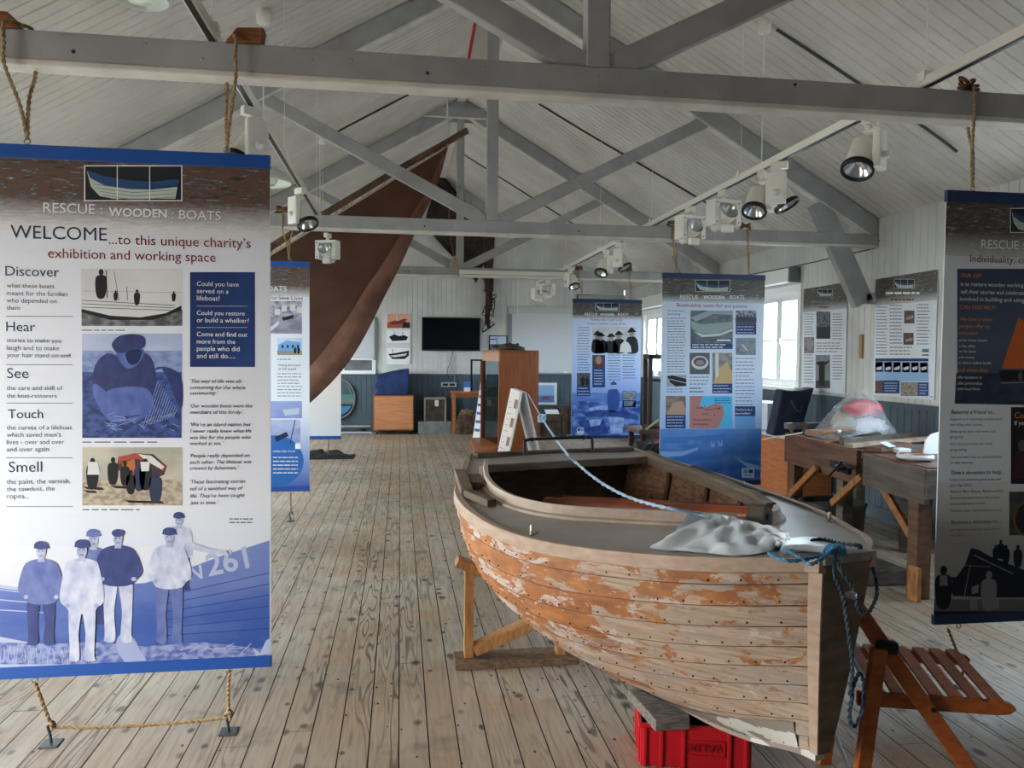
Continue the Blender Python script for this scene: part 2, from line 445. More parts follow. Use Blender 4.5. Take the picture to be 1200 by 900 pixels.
# light: an overcast sky through the windows and a doorway added out of view
wd = bpy.data.worlds.new('sky'); SC.world = wd; wd.use_nodes = True; bg = wd.node_tree.nodes['Background']
SKY = 14.0
bg.inputs[1].default_value = SKY
_n = wd.node_tree; _tc = _n.nodes.new('ShaderNodeTexCoord'); _sp = _n.nodes.new('ShaderNodeSeparateXYZ'); _cr = _n.nodes.new('ShaderNodeValToRGB')
_mr = _n.nodes.new('ShaderNodeMapRange'); _mr.inputs[1].default_value = -1; _n.links.new(_tc.outputs['Generated'], _sp.inputs[0]); _n.links.new(_sp.outputs[0], _mr.inputs[0]); _n.links.new(_mr.outputs[0], _cr.inputs[0])
_cr.color_ramp.elements[0].color = (1.0, .955, .91, 1); _cr.color_ramp.elements[1].color = (.70, .82, 1.0, 1); _n.links.new(_cr.outputs[0], bg.inputs[0])   # hazy sun side to the left, clear blue to the right
def portal(name, loc, rot, sx, sy):
    l = bpy.data.lights.new(name, 'AREA'); l.shape = 'RECTANGLE'; l.size = sx; l.size_y = sy; l.cycles.is_portal = True
    o = bpy.data.objects.new(name, l); COL.objects.link(o); o.location = loc; o.rotation_euler = rot
for ops, X, sd in ((RW, XR, 1), (LW, XL, -1)):
    for a, b, c, e in ops:
        portal('daylight', (X+sd*.16, (a+b)/2, (c+e)/2), (0, PI/2*sd, 0), e-c, b-a)
SC.view_settings.view_transform = 'Standard'; SC.view_settings.look = 'None'; SC.view_settings.gamma = 1; SC.view_settings.use_curve_mapping = False
SC.view_settings.exposure = 0.8
SC.cycles.use_denoising = True; SC.cycles.max_bounces = 10; SC.cycles.diffuse_bounces = 7; SC.cycles.transparent_max_bounces = 12; SC.cycles.sample_clamp_indirect = 8

# ------------------------------------------------------------------ roof trusses
def truss(Y, label):
    t = thing('roof_truss', label, 'roof truss', (XC, Y, BB)); w = .09
    b = MB(); b.box((XL+.01, Y-w/2, BB+.001), (XR-.01, Y+w/2, BT), mBeam)
    b.box((XL+.02, Y-w/2-.004, BB-.012), (XR-.02, Y+w/2+.004, BB+.012), mBeamW)
    for i in range(26):
        x = XL+.2+i*.29+random.uniform(-.1, .1); z = random.uniform(BB+.03, BT-.02)
        X = Matrix.Translation((x, Y-w/2-.0005, z)) @ Matrix.Rotation(PI/2, 4, 'X')
        b.lathe([(0, .003), (.006, .002), (.008, 0)], mDark if i % 5 == 0 else mBeam, X, 8)
    b.build('tie_beam', t, bevel=.006)
    zr = ceil_z(XC)
    kp = MB(); kp.box((XC-.05, Y-.045, BT), (XC+.05, Y+.045, zr-.03), mBeam); kp.build('king_post', t, bevel=.006)
    dn = .2
    for s, xe in ((-1, XL), (1, XR)):
        r = MB()
        xa, xb = XC, xe-.02*s
        pts = [(xa, Y-.04, ceil_z(xa)-.012), (xb, Y-.04, ceil_z(xb)-.012), (xb, Y-.04, ceil_z(xb)-dn), (xa, Y-.04, ceil_z(xa)-dn)]
        r.prism(pts, (0, .08, 0), mBeam)
        pts = [(xa, Y-.044, ceil_z(xa)-dn), (xb, Y-.044, ceil_z(xb)-dn), (xb, Y-.044, ceil_z(xb)-dn-.02), (xa, Y-.044, ceil_z(xa)-dn-.02)]
        r.prism(pts, (0, .088, 0), mBeamW)
        r.build('rafter', t, bevel=.004)
        st = MB(); x1 = XC+s*2.0; st.bar((XC+s*.03, Y, BT-.01), (x1, Y, ceil_z(x1)-dn+.02), .07, .11, mBeam, (0, 0, 1)); st.build('strut', t, bevel=.006)
        kb = MB(); kb.bar((xe-s*.62, Y, ceil_z(xe-s*.62)-dn-.02), (xe-s*.13, Y, 2.08), .085, .2, mBeam); kb.bar((xe-s*.12, Y, 2.13), (xe-s*.005, Y, 2.13), .085, .1, mBeam); kb.build('knee_brace', t, bevel=.006)
    cl = MB(); zc = RIDGE-.29; hw = (RIDGE-.19-zc)/TAN+.12
    cl.box((XC-.52, Y-.09, zc), (XC+.52, Y-.05, zc+.13), mBeam); cl.box((XC-.5, Y+.05, zc-.03), (XC+.5, Y+.09, zc+.09), mBeam)
    cl.box((XC-.52, Y-.095, zc-.014), (XC+.52, Y-.045, zc), mBeamW)
    cl.build('collar', t, bevel=.004)
    return t
truss(B1, 'nearest grey roof truss, its tie beam crossing above the welcome banner')
truss(B2, 'middle grey roof truss carrying the boatbuilding banner, its struts in front of the brown sail')
truss(B3, 'farthest grey roof truss, just before the end wall, with a strip light under its beam')
rb = MB(); rb.box((XC-.06, YF, RIDGE-.075), (XC+.06, YB, RIDGE-.035), mCeil); o = rb.build('trim_4'); struct(o)

# ------------------------------------------------------------------ light tracks and lamps
mWhite = mat('lamp_white', 'e6e6dc', .35); mBlack = mat('lamp_black', '141416', .4); mRefl = mat('lamp_reflector', 'd5d8d8', .15, metal=.7)
mGreenW = mat('lamp_shade_enamel', 'cfd9cf', .3)
TLX, TRX, TZ = -.735, 2.33, 2.79
def track(x, y0, y1, label):
    t = thing('light_track', label, 'light track', (x, (y0+y1)/2, TZ), 'white lighting tracks laid on the tie beams')
    b = MB(); b.box((x-.02, y0, TZ-.022), (x+.02, y1, TZ+.022), mWhite); b.box((x-.012, y0, TZ-.026), (x+.012, y1, TZ-.0225), mBlack)
    b.build('rail', t, bevel=.003)
    e = MB(); e.box((x-.024, y1, TZ-.026), (x+.024, y1+.02, TZ+.026), mWhite); e.build('end_cap', t, bevel=.004)
    for yy in [y0+.6+i*1.9 for i in range(int((y1-y0-.6)/1.9)+1)]:
        if yy < y1-.1:
            c = MB(); c.box((x-.026, yy-.025, TZ+.005), (x+.026, yy+.025, TZ+.045), mWhite); c.tube([(x, yy, TZ+.04), (x, yy, ceil_z(x)+.002)], .0022, mWhite, 5); c.build('suspension_wire', t)
track(TLX, -1.2, 7.55, 'white lighting track on the left, running away above the welcome banner')
track(TRX, -1.2, 13.1, 'white lighting track on the right, running away above the boatbuilding banner')

def make_round(g=1):
    t = thing('spotlight', '', 'spotlight', (0, 0, 0))
    a = MB(); a.box((-.022, -.05, -.045), (.022, .05, .0), mWhite); a.tube([(0, 0, -.045), (0, 0, -.075)], .018, mWhite, 10); a.build('track_adapter', t, bevel=.004)
    mr_ = Matrix.Diagonal((g, 1, 1, 1)); b_ = MB(); b_.box((-.075, -.055, -.27), (-.035, .055, -.07), mWhite, mr_); b_.box((-.04, -.03, -.085), (.02, .03, -.065), mWhite, mr_); b_.build('gear_box', t, bevel=.008)
    X = Matrix.Translation((.035*g, 0, -.19)) @ Matrix.Rotation(math.radians(150), 4, 'X')
    h = MB(); h.lathe([(0, -.10), (.035, -.10), (.055, -.085), (.062, -.03), (.066, .04), (.078, .075), (.078, .085)], mWhite, X, 24); 
    h.tube([(-.04*g, 0, -.19), (-.02*g, 0, -.19)], .02, mWhite, 10); hd = h.build('lamp_head', t)
    r = MB(); r.lathe([(.079, .07), (.083, .082), (.08, .098), (.068, .098), (.066, .085)], mBlack, X, 24); r.build('rim', hd)
    f = MB(); f.lathe([(.069, .088), (.05, .06), (.02, .035), (0, .03)], mRefl, X, 24); f.lathe([(0, .052), (.014, .05), (.014, .03)], mWhite, X, 12); f.build('reflector', hd)
    w = MB(); w.lathe([(0, .02), (.018, .018), (.02, 0)], mWhite, Matrix.Translation((-.078*g, 0, -.2)) @ Matrix.Rotation(-PI/2*g, 4, 'Y'), 12); w.build('knob', t)
    return t
def make_square():
    t = thing('spotlight', '', 'spotlight', (0, 0, 0))
    a = MB(); a.box((-.022, -.05, -.045), (.022, .05, .0), mWhite); a.tube([(0, 0, -.045), (0, 0, -.075)], .018, mWhite, 10); a.build('track_adapter', t, bevel=.004)
    g = MB()
    for q in (((-.11, -.06, -.1), (.11, .06, -.075)), ((-.11, -.06, -.26), (-.07, .06, -.1)), ((.07, -.06, -.26), (.11, .06, -.1))): g.box(*q, mWhite)
    for sx in (-.09, .09):
        for z in (-.1, -.24): g.lathe([(0, .004), (.005, .003), (.006, 0)], mBlack, Matrix.Translation((sx, -.06, z)) @ Matrix.Rotation(PI/2, 4, 'X'), 8)
    g.build('yoke', t, bevel=.01)
    X = Matrix.Translation((0, 0, -.2)) @ Matrix.Rotation(math.radians(62), 4, 'X')
    h = MB(); h.lathe([(0, -.11), (.03, -.11), (.05, -.095), (.062, -.04), (.066, .05), (.068, .09)], mWhite, X, 24); hd = h.build('lamp_head', t)
    f = MB(); f.lathe([(.066, .09), (.05, .05), (0, .02)], mRefl, X, 20); f.build('reflector', hd)
    b = MB(); b.tube([X @ V((0, 0, -.11)), X @ V((0, 0, -.135))], .03, mWhite, 12); b.build('lamp_cap', t, bevel=.006)
    b = MB(); b.box((-.03, -.065, -.31), (.05, -.015, -.255), mWhite); b.build('terminal_box', t, bevel=.006)
    return t
pr_round, pr_mirror, pr_square = make_round(), make_round(-1), make_square(); used = set()
def spot(kind, px, py, X, rz, tilt, label):
    p = at(px, py, X=X); src = {'r': pr_round, 'm': pr_mirror, 's': pr_square}[kind]
    o = src if kind not in used else copy_tree(src); used.add(kind)
    o.location = (X, p.y, TZ-.026); o.rotation_euler = (0, 0, math.radians(rz)); o['label'] = label; o['group'] = 'spotlights on the lighting tracks'
    return o
# copies are made before the prototypes are moved so every one keeps its parts' places
RD = math.radians
spot('m', 295, 128, TLX, -55, 0, 'round white spotlight behind the right rope of the welcome banner')
spot('r', 352, 226, TLX, 40, 0, 'round white spotlight right of the welcome banner, in front of the middle tie beam')
spot('s', 384, 276, TLX, -20, 0, 'white spotlight hanging below the middle tie beam before the brown sail')
spot('m', 1018, 150, TRX, -50, 0, 'nearest round white spotlight on the right track, alone near the front tie beam')
spot('r', 913, 205, TRX, 50, 0, 'right one of the pair of round spotlights left of the knee brace')
spot('m', 893, 213, TRX, -40, 0, 'left one of the pair of round spotlights, beside the enamel pendant shade')
spot('s', 848, 237, TRX, 10, 0, 'square-framed white spotlight nearer the pair of round ones')
spot('s', 809, 254, TRX, 14, 0, 'square-framed white spotlight overlapping the middle tie beam')
spot('m', 710, 298, TRX, -40, 0, 'left spotlight of the pair above the fishing banner')
spot('r', 727, 291, TRX, 50, 0, 'right spotlight of the pair above the fishing banner')
spot('r', 669, 317, TRX, 15, 0, 'small spotlight in front of the farthest tie beam, at the end of the strip light')
spot('s', 642, 334, TRX, -35, 0, 'square spotlight near the far end of the right track, above the whiteboard')
spot('s', 631, 339, TRX, 20, 0, 'farthest square spotlight, hanging at the end of the right track')

plR = (V((XC, 0, RIDGE)), V((TAN, 0, 1)).normalized()); plL = (V((XC, 0, RIDGE)), V((-TAN, 0, 1)).normalized())
def pendant(p_top, z, R, label):
    t = thing('pendant_lamp', label, 'pendant lamp', (p_top.x, p_top.y, z))
    x, y = p_top.x, p_top.y
    r = MB(); r.lathe([(0, -.075), (.045, -.07), (.05, -.03), (.055, .03), (0, .04)], mWhite, Matrix.Translation((x, y, p_top.z-.02)), 16); r.build('ceiling_rose', t)
    c = MB(); c.tube([(x, y, p_top.z-.03), (x, y, z+R*.75)], .005, mWhite, 6); c.build('cord', t)
    s = MB(); X = Matrix.Translation((x, y, z))
    pf = [(.03, R*.85), (.05, R*.62), (R*.45, R*.56), (R*.8, R*.36), (R*.97, R*.12), (R, 0)]
    s.lathe(pf + [(a-.005, b-.004) for a, b in pf[::-1]], mGreenW, X, 32); s.build('lamp_shade', t)
    b = MB(); b.lathe([(0, -.02), (R*.4, -.01), (R*.5, R*.15), (.03, R*.5)], mat('bulb_glass', 'e8eee6', .2), X, 20); b.build('bulb', t)
p = at(896, 24, pl=plR); q = at(893, 243, Y=p.y); pendant(p, q.z, .2, 'white enamel pendant lamp behind the pair of round spotlights on the right')
p2 = V((2*XC-p.x, 5.9, p.z)); q = at(309, 214, Y=5.9); p2.x = q.x; p2.z = ceil_z(q.x); pendant(p2, q.z, .2, 'white enamel pendant lamp half hidden behind the welcome banner')
q = at(163, -1, Y=4.7); p3 = V((q.x, 4.7, ceil_z(q.x))); pendant(p3, q.z, .16, 'pendant lamp cut off at the top edge of the picture, left of the left track')

# bare ceiling rose with a pull cord on the left slope
p = at(378, 163, pl=plL); t = thing('pull_cord_switch', 'small white ceiling rose with a hanging pull cord, above the brown sail', 'switch', p)
r = MB(); r.lathe([(0, -.06), (.045, -.055), (.05, 0), (0, .02)], mWhite, Matrix.Translation(p), 16); r.build('ceiling_rose', t)
c = MB(); c.tube([p-V((0, 0, .05)), V((p.x, p.y, at(379, 246, Y=p.y).z))], .003, mWhite, 6); c.build('cord', t)

# conduits pinned on the boarding
mCond = mat('dark_conduit', '4a4a4c', .5)
def conduit(px, pl, label, wall=None):
    n = pl[1]; pts = [at(x, y, pl=pl)-n*.012 for x, y in px]
    if wall: pts += [V(q) for q in wall]
    m = MB(); m.tube(smoothpath(pts, 4), .011, mCond, 6); tag(m.build('conduit', None), label, 'cable conduit')
conduit([(911, 33), (960, 65), (1022, 106), (1090, 152)], plR, 'dark conduit running down the right slope from the ceiling rose of the pendant lamp', [at(1122, 176, pl=plR)-plR[1]*.012])
pe = at(1108, 236, X=XR-.02)
conduit([(632, 121), (700, 162), (760, 197), (830, 238), (870, 264)], plR, 'long dark conduit down the right slope between the front and middle trusses')
conduit([(540, 178), (600, 216), (660, 254), (700, 280)], plR, 'dark conduit down the right slope beyond the middle truss')
conduit([(478, 110), (405, 148), (382, 161)], plL, 'short dark conduit reaching the white ceiling rose above the sail')
# red-edged board hanging under the ridge
rd = MB(); a, b = at(557, 26, Y=7.6), at(548.5, 73, Y=7.6); rd.bar(a, b, .035, .03, mat('red_paint', 'c8322b', .5)); rd.prism([a+V((.02, 0, 0)), b+V((.02, 0, 0)), b+V((.28, 0, 0)), a+V((.3, 0, 0))], (0, .02, 0), mCeil)
tag(rd.build('hanging_board'), 'pale board with a bright red edge high in the roof behind the front truss', 'board')
# fluorescent strip under the farthest beam
a, b = at(538, 320, Y=B3-.075), at(664, 321, Y=B3-.075); b.z = a.z
t = thing('strip_light', 'long white fluorescent strip light fixed along the farthest tie beam', 'strip light', (a.x, a.y, a.z))
m = MB(); m.box((a.x, a.y-.03, a.z-.01), (b.x, a.y+.03, a.z+.045), mWhite); m.build('batten', t, bevel=.006)
m = MB(); m.tube([(a.x+.05, a.y, a.z-.03), (b.x-.05, a.y, a.z-.03)], .016, mWhite, 10); m.box((a.x+.01, a.y-.02, a.z-.05), (a.x+.05, a.y+.02, a.z-.01), mWhite); m.box((b.x-.05, a.y-.02, a.z-.05), (b.x-.01, a.y+.02, a.z-.01), mWhite); m.build('tube', t)
m = MB(); q = at(606, 327, Y=a.y); m.tube([q, at(606.5, 370, Y=a.y)], .004, mWhite, 6); m.ball(at(606.5, 370, Y=a.y), .015, mWhite, 1); m.build('pull_cord', t)
# ================================================================== BANNERS
mBoard = mat('banner_white', 'd9e0e8', .35); mBlue = mat('banner_blue', '1d4f9c', .4); mNavyBar = mat('banner_navy_bar', '16335f', .4)
mRope = mat('manila_rope', 'b49a72', .8, '8e7550', 60); mSteel = mat('steel', '9a9c9e', .35, metal=.8)
mInkD = flat('slate', '2f4358'); mInkB = flat('black', '24262a'); mInkR = flat('maroon', '7c2a30'); mInkG = flat('grey', '6a7480'); mInkW = flat('white', 'e8ecee'); mInkO = flat('orange', 'd98a2a')
mInkN = flat('navy', '1f3f77'); mInkM = flat('mid_blue', '4a6aae'); mInkL = flat('pale_blue', 'b8c6de')
def header_mat(name, O, v0, v1, dark, brown, pale):
    """flaking painted planks, fading into the white of the sheet"""
    m = bpy.data.materials.new(name); m.use_nodes = True; nt = m.node_tree; N, L = nt.nodes, nt.links; b = N['Principled BSDF']; b.inputs['Roughness'].default_value = .4
    tc = N.new('ShaderNodeTexCoord'); mp = N.new('ShaderNodeMapping'); mp.inputs['Scale'].default_value = (5, 5, 34); L.new(tc.outputs['Object'], mp.inputs[0])
    nz = N.new('ShaderNodeTexNoise'); nz.inputs['Scale'].default_value = 3.0; nz.inputs['Detail'].default_value = 9; nz.inputs['Roughness'].default_value = .74; nz.inputs['Distortion'].default_value = .6; L.new(mp.outputs[0], nz.inputs['Vector'])
    cr = N.new('ShaderNodeValToRGB'); e = cr.color_ramp.elements; e[0].position = .40; e[0].color = lin(dark); e[1].position = .66; e[1].color = lin('9fb4b8')
    for p, c in ((.46, brown), (.53, '5d4a40'), (.565, '3c3836'), (.60, '7f98a0')):
        x = e.new(p); x.color = lin(c)
    L.new(nz.outputs['Fac'], cr.inputs[0])
    sp = N.new('ShaderNodeSeparateXYZ'); L.new(tc.outputs['Object'], sp.inputs[0])
    n2 = N.new('ShaderNodeMath'); n2.operation = 'MULTIPLY_ADD'; n2.inputs[1].default_value = .14; L.new(nz.outputs['Fac'], n2.inputs[0]); L.new(sp.outputs[2], n2.inputs[2])
    mr = N.new('ShaderNodeMapRange'); mr.inputs[1].default_value = v0+.07; mr.inputs[2].default_value = v1+.0; L.new(n2.outputs[0], mr.inputs[0])
    mx = N.new('ShaderNodeMix'); mx.data_type = 'RGBA'; mx.inputs[6].default_value = lin(pale); L.new(cr.outputs[0], mx.inputs[7]); L.new(mr.outputs[0], mx.inputs[0]); L.new(mx.outputs[2], b.inputs['Base Color'])
    return m
def fade_mat(name, v0, v1, lo, hi, mid=None, tex=.0, tcol='5872b8', sc=5):
    """print that fades from one ink to another up the sheet"""
    m = bpy.data.materials.new(name); m.use_nodes = True; nt = m.node_tree; N, L = nt.nodes, nt.links; b = N['Principled BSDF']; b.inputs['Roughness'].default_value = .4
    tc = N.new('ShaderNodeTexCoord'); sp = N.new('ShaderNodeSeparateXYZ'); L.new(tc.outputs['Object'], sp.inputs[0])
    mr = N.new('ShaderNodeMapRange'); mr.inputs[1].default_value = v0; mr.inputs[2].default_value = v1; L.new(sp.outputs[2], mr.inputs[0])
    cr = N.new('ShaderNodeValToRGB'); e = cr.color_ramp.elements; e[0].color = lin(lo); e[1].color = lin(hi)
    if mid: x = e.new(.5); x.color = lin(mid)
    L.new(mr.outputs[0], cr.inputs[0]); out = cr.outputs[0]
    if tex:
        mp = N.new('ShaderNodeMapping'); mp.inputs['Scale'].default_value = (1, 1, 2.5); L.new(tc.outputs['Object'], mp.inputs[0])
        nz = N.new('ShaderNodeTexNoise'); nz.inputs['Scale'].default_value = sc; nz.inputs['Detail'].default_value = 7; L.new(mp.outputs[0], nz.inputs['Vector'])
        r2 = N.new('ShaderNodeMapRange'); r2.inputs[1].default_value = .45; r2.inputs[2].default_value = .7; r2.inputs[4].default_value = tex; L.new(nz.outputs['Fac'], r2.inputs[0])
        mx = N.new('ShaderNodeMix'); mx.data_type = 'RGBA'; L.new(r2.outputs[0], mx.inputs[0]); L.new(out, mx.inputs[6]); mx.inputs[7].default_value = lin(tcol); out = mx.outputs[2]
    L.new(out, b.inputs['Base Color']); return m
def photo_mat(name, a, b_, sc=8, lo=.42, hi=.6): return mat('photo_'+name, a, .4, b_, sc, (1, 1, 1.6), lo, hi, detail=7)

class Banner:
    def __init__(s, label, X0, X1, Y, Z0, Z1, dark=False, group='hanging exhibition banners'):
        s.X0, s.X1, s.Y, s.Z0, s.Z1 = X0, X1, Y, Z0, Z1
        s.t = thing('hanging_banner', label, 'banner', ((X0+X1)/2, Y, Z0), group)
        b = MB(); b.box((X0, Y-.003, Z0), (X1, Y+.003, Z1), mBoard); s.b = b
        s.p = Print((X0, Y, 0), (1, 0, 0), (0, -1, 0), dict(Y=Y)); s.p.mb = b
        bar = mNavyBar if dark else mBlue
        for nm, z0, z1 in (('top_rail', Z1-.052, Z1), ('bottom_rail', Z0, Z0+.045)):
            r = MB(); r.box((X0-.002, Y-.011, z0), (X1+.002, Y+.011, z1), bar); r.build(nm, s.t, bevel=.002)
        s.photos = []
    def u(s, f): return s.X0+(s.X1-s.X0)*f
    def area(s, v0, v1, m, l=1, u0=0, u1=1):
        s.b.face([(s.u(u0), s.Y-LAY0-LAY*l, v0), (s.u(u1), s.Y-LAY0-LAY*l, v0), (s.u(u1), s.Y-LAY0-LAY*l, v1), (s.u(u0), s.Y-LAY0-LAY*l, v1)], m)
    def photo(s, x0, y0, x1, y1, m, name='printed_photograph'):
        q = MB(); s.p.rect(x0, y0, x1, y1, m, 2, q); s.photos.append((name, q)); return q
    def logo(s, x0, y0, x1, y1):
        """three framed views of a lifeboat"""
        q = s.photo(x0, y0, x1, y1, mInkW, 'printed_emblem'); p = s.p; w, h = x1-x0, y1-y0; f = lambda a, b: (x0+w*a, y0+h*b)
        i = .012
        dk = flat('emblem_ground', '23292e')
        p.poly([f(i, .03), f(1-i, .03), f(1-i, .97), f(i, .97)], dk, 3, q)
        p.poly([f(.03, .17), f(.2, .34), f(.45, .46), f(.7, .5), f(.96, .42), f(.93, .93), f(.3, .93), f(.16, .86), f(.07, .6)], flat('emblem_hull', 'b9c6bd'), 4, q)
        for k in range(4): a = .52+k*.1; p.poly([f(.09+k*.035, a), f(.5, a+.13), f(.93, a+.06), f(.93, a+.075), f(.5, a+.15), f(.1+k*.035, a+.02)], flat('emblem_plank', '6f8480'), 5, q)
        p.poly([f(.03, .13), f(.2, .3), f(.45, .42), f(.7, .46), f(.96, .38), f(.95, .6), f(.7, .68), f(.45, .66), f(.2, .55), f(.06, .35)], flat('emblem_sheer', '2c4f7a'), 5, q)
        for a in (.338, .668): p.line(*f(a, 0), *f(a, 1), w*.008, mInkW, 6, q)
    def done(s, eyes=(.13, .84)):
        s.b.build('board', s.t, fixn=True)
        if s.p.tx.bm.verts: s.p.tx.build('lettering', s.t, fixn=False)
        for n, q in s.photos:
            if q.bm.verts: q.build(n, s.t, fixn=False)
        for e in eyes:
            for z, sg in ((s.Z1, 1), (s.Z0, -1)):
                m = MB(); x = s.u(e); r = .011
                m.tube([(x+r*math.cos(2*PI*i/12), s.Y, z+sg*.013+r*math.sin(2*PI*i/12)) for i in range(12)], .0025, mSteel, 6, closed=True); m.build('eyelet', s.t)
def ropes(b, labels, knots, wedge=None):
    """looped ropes from the tie beam to the two eyelets"""
    for (e, sp), lb, kn in zip(((.13, .05), (.84, -.045 if b is wl else .04)), labels, knots):
        x = b.u(e); z = b.Z1+.02; Yb = b.Yb if hasattr(b, 'Yb') else b.Y
        t = thing('hanging_rope', lb, 'rope', (x, b.Y, z), 'ropes holding the banners')
        m = MB()
        L = smoothpath([(x, b.Y, z), (x-sp*.35, b.Y-.012, z+.12), (x-sp, b.Y-.055, BB-.03), (x-sp, b.Y-.058, BB+.05), (x-sp, b.Y-.05, BT+.012), (x-sp*.3, b.Y, BT+.02), (x+sp*.2, b.Y+.05, BT+.014), (x+sp*.2, b.Y+.056, BB+.05), (x+sp*.2, b.Y+.05, BB-.03), (x+sp*.08, b.Y+.01, z+.15), (x, b.Y, z)], 5)
        twist_rope(m, L, .0075, mRope, .045); m.build('loop', t)
        if kn == 'wedge':
            k = MB(); w_ = 1 if sp > 0 else -1; k.prism([(x-sp-.09*w_, b.Y-.03, BT+.001), (x-sp+.04*w_, b.Y-.03, BT+.001), (x-sp, b.Y-.03, BT+.055), (x-sp-.1*w_, b.Y-.03, BT+.06)], (0, .07, 0), mat('wedge_wood', '8a5a34', .6, '6f452a', 20, (1, 1, 6))); k.build('wedge', t, bevel=.004)
        else:
            k = MB()
            for i in range(3):
                a = random.uniform(0, 3); k.tube(smoothpath([(x-sp+.06*math.cos(a+j*1.3)*(1-.1*i), b.Y-.01+.035*math.sin(a+j*1.9), BT+.016+.018*i+.012*math.sin(j*2.)) for j in range(6)], 4), .008, mat('tan_cord', '7d5236', .8), 6)
            k.build('knot', t)
def tie_downs(b, name, hx, group=True):
    """floor hooks and the ropes that steady the foot of a banner"""
    for (e, (px, py)), side in zip(zip((.13, .84), hx), ('left', 'right')):
        f = at(px, py, Z=0); t = thing('floor_hook', 'iron hook plate on the floor under the %s end of the %s banner' % (side, name), 'hook', f, 'iron floor hooks under the banners')
        m = MB(); m.box((f.x-.035, f.y-.035, 0), (f.x+.035, f.y+.035, .006), mIron); m.build('plate', t, bevel=.002)
        m = MB(); m.tube(smoothpath([(f.x, f.y, .005), (f.x-.004, f.y, .04), (f.x-.012, f.y, .075), (f.x+.004, f.y, .09), (f.x+.014, f.y, .078), (f.x+.008, f.y, .062)], 5), .0055, mIron, 8); m.build('hook', t)
        r = MB(); L = smoothpath([(b.u(e), b.Y, b.Z0-.02), (b.u(e)*.5+f.x*.5-.003, b.Y*.5+f.y*.5, b.Z0*.5+.035), (f.x+.002, f.y-.008, .085)], 8)
        r.tube([L[-1]+V((.012*math.cos(i), .01*math.sin(i), .01*(i % 3)-.01)) for i in range(14)], .006, mRope, 6)
        twist_rope(r, L, .0075, mRope, .045); tag(r.build('tie_rope'), 'short rope from the %s foot of the %s banner to its floor hook' % (side, name), 'rope', 'ropes steadying the banners')
mIron = mat('dark_iron', '4d5458', .5, metal=.6)

# ------------------------------------------------------------------ welcome banner
wl = Banner('large welcome banner hanging on the left, with fishermen before a boat at its foot', -1.53, -.512, 3.17, .283, 2.325)
p = wl.p
hm = header_mat('banner_header', 0, 2.02-.283, 2.2-.283, '33302e', '6b5244', 'd8dadb')
wl.area(2.0, 2.275, hm, 1)
wl.area(.328, .92, fade_mat('banner_foot', .05, .62, 'a6b2d2', 'd6dee8', 'c6d0e2'), 1)
wl.logo(99, 194, 214, 236)
p.text('RESCUE :', 52, 121, 250, mInkG, l=6); p.text('RESCUE :', 51.5, 120.5, 249.2, mInkW, l=7)
p.text('WOODEN', 128.6, 196.6, 254, mInkG, True, l=6); p.text('WOODEN', 128, 196, 253.2, mInkW, True, l=7)
p.text(': BOATS', 202.6, 259.6, 257.5, mInkG, l=6); p.text(': BOATS', 202, 259, 256.7, mInkW, l=7)
p.text('WELCOME', 13, 126, 279, mInkD, l=6); p.text('...to this unique charity’s', 128, 294, 286, mInkR)
p.text('exhibition and working space', 57, 253, 302, mInkR)
for t, x0, x1, y in (('Discover', 7, 70, 323), ('Hear', 8, 42, 388), ('See', 9, 34, 443), ('Touch', 10, 51, 490), ('Smell', 11, 50, 553)): p.text(t, x0, x1, y, mInkD)
for t, x1, y in (('what these boats', 64, 337), ('meant for the families', 80, 346), ('who depended on', 67, 354.5), ('them', 24, 363), ('stories to make you', 72, 401), ('laugh and to make', 70, 410), ('your hair stand on end', 83, 418.5),
                 ('the care and skill of', 74, 457), ('the boat-restorers', 67, 466), ('the curves of a lifeboat', 85, 503.5), ('which saved men’s', 72, 512), ('lives - over and over', 76, 520.5), ('and over again', 58, 529),
                 ('the paint, the varnish,', 83, 567), ('the sawdust, the', 65, 575.5), ('ropes...', 35, 584)): p.text(t, 8.5, x1, y, mInkG)
for y in (370.5, 427, 472, 536, 593): p.rect(8, y, 86, y+.8, mInkG, 3)
nb = mat('navy_panel', '1e3566', .35, '2a4478', 3)
wl.p.rect(223, 319, 299, 430, nb, 2)
for t, x1, y in (('Could you have', 280, 335), ('served on a', 268, 343.5), ('lifeboat?', 258, 352), ('Could you restore', 287, 369), ('or build a whelker?', 292, 377.5), ('Come and find out', 290, 394), ('more from the', 276, 402.5), ('people who did', 281, 411), ('and still do.....', 276, 419.5)): p.text(t, 231, x1, y, mInkW)
for y in (358.5, 383.5): 
    for i in range(30): p.rect(231+i*2, y, 232+i*2, y+.7, mInkW, 4)
for t, x1, y in (('‘The way of life was all-', 284, 448.5), ('consuming for the whole', 288, 456), ('community.’', 256, 462.5), ('‘Our wooden boats were like', 296, 477.5), ('members of the family’.', 285, 485), ('‘We’re an island nation but', 294, 499.5), ('I never really knew what life', 295, 507),
                 ('was like for the people who', 294, 514.5), ('worked at sea.’', 262, 521.5), ('‘People really depended on', 293, 536), ('each other. The lifeboat was', 295, 543.5), ('crewed by fishermen.’', 280, 550.5), ('‘These fascinating stories', 288, 566.5), ('tell of a vanished way of', 285, 574.5), ('life. They’ve been caught', 287, 583), ('just in time.’', 256, 591)): p.text(t, 223, x1, y, mInkB, ital=True)
p.bars(96, 156, 387, 387, 1, mInkG, w=1.3); p.bars(97, 200, 518, 518, 1, mInkG, w=1.5); p.bars(97, 170, 597, 597, 1, mInkG, w=1.5); p.bars(269, 298, 608, 612, 2, mInkG, w=1.6)
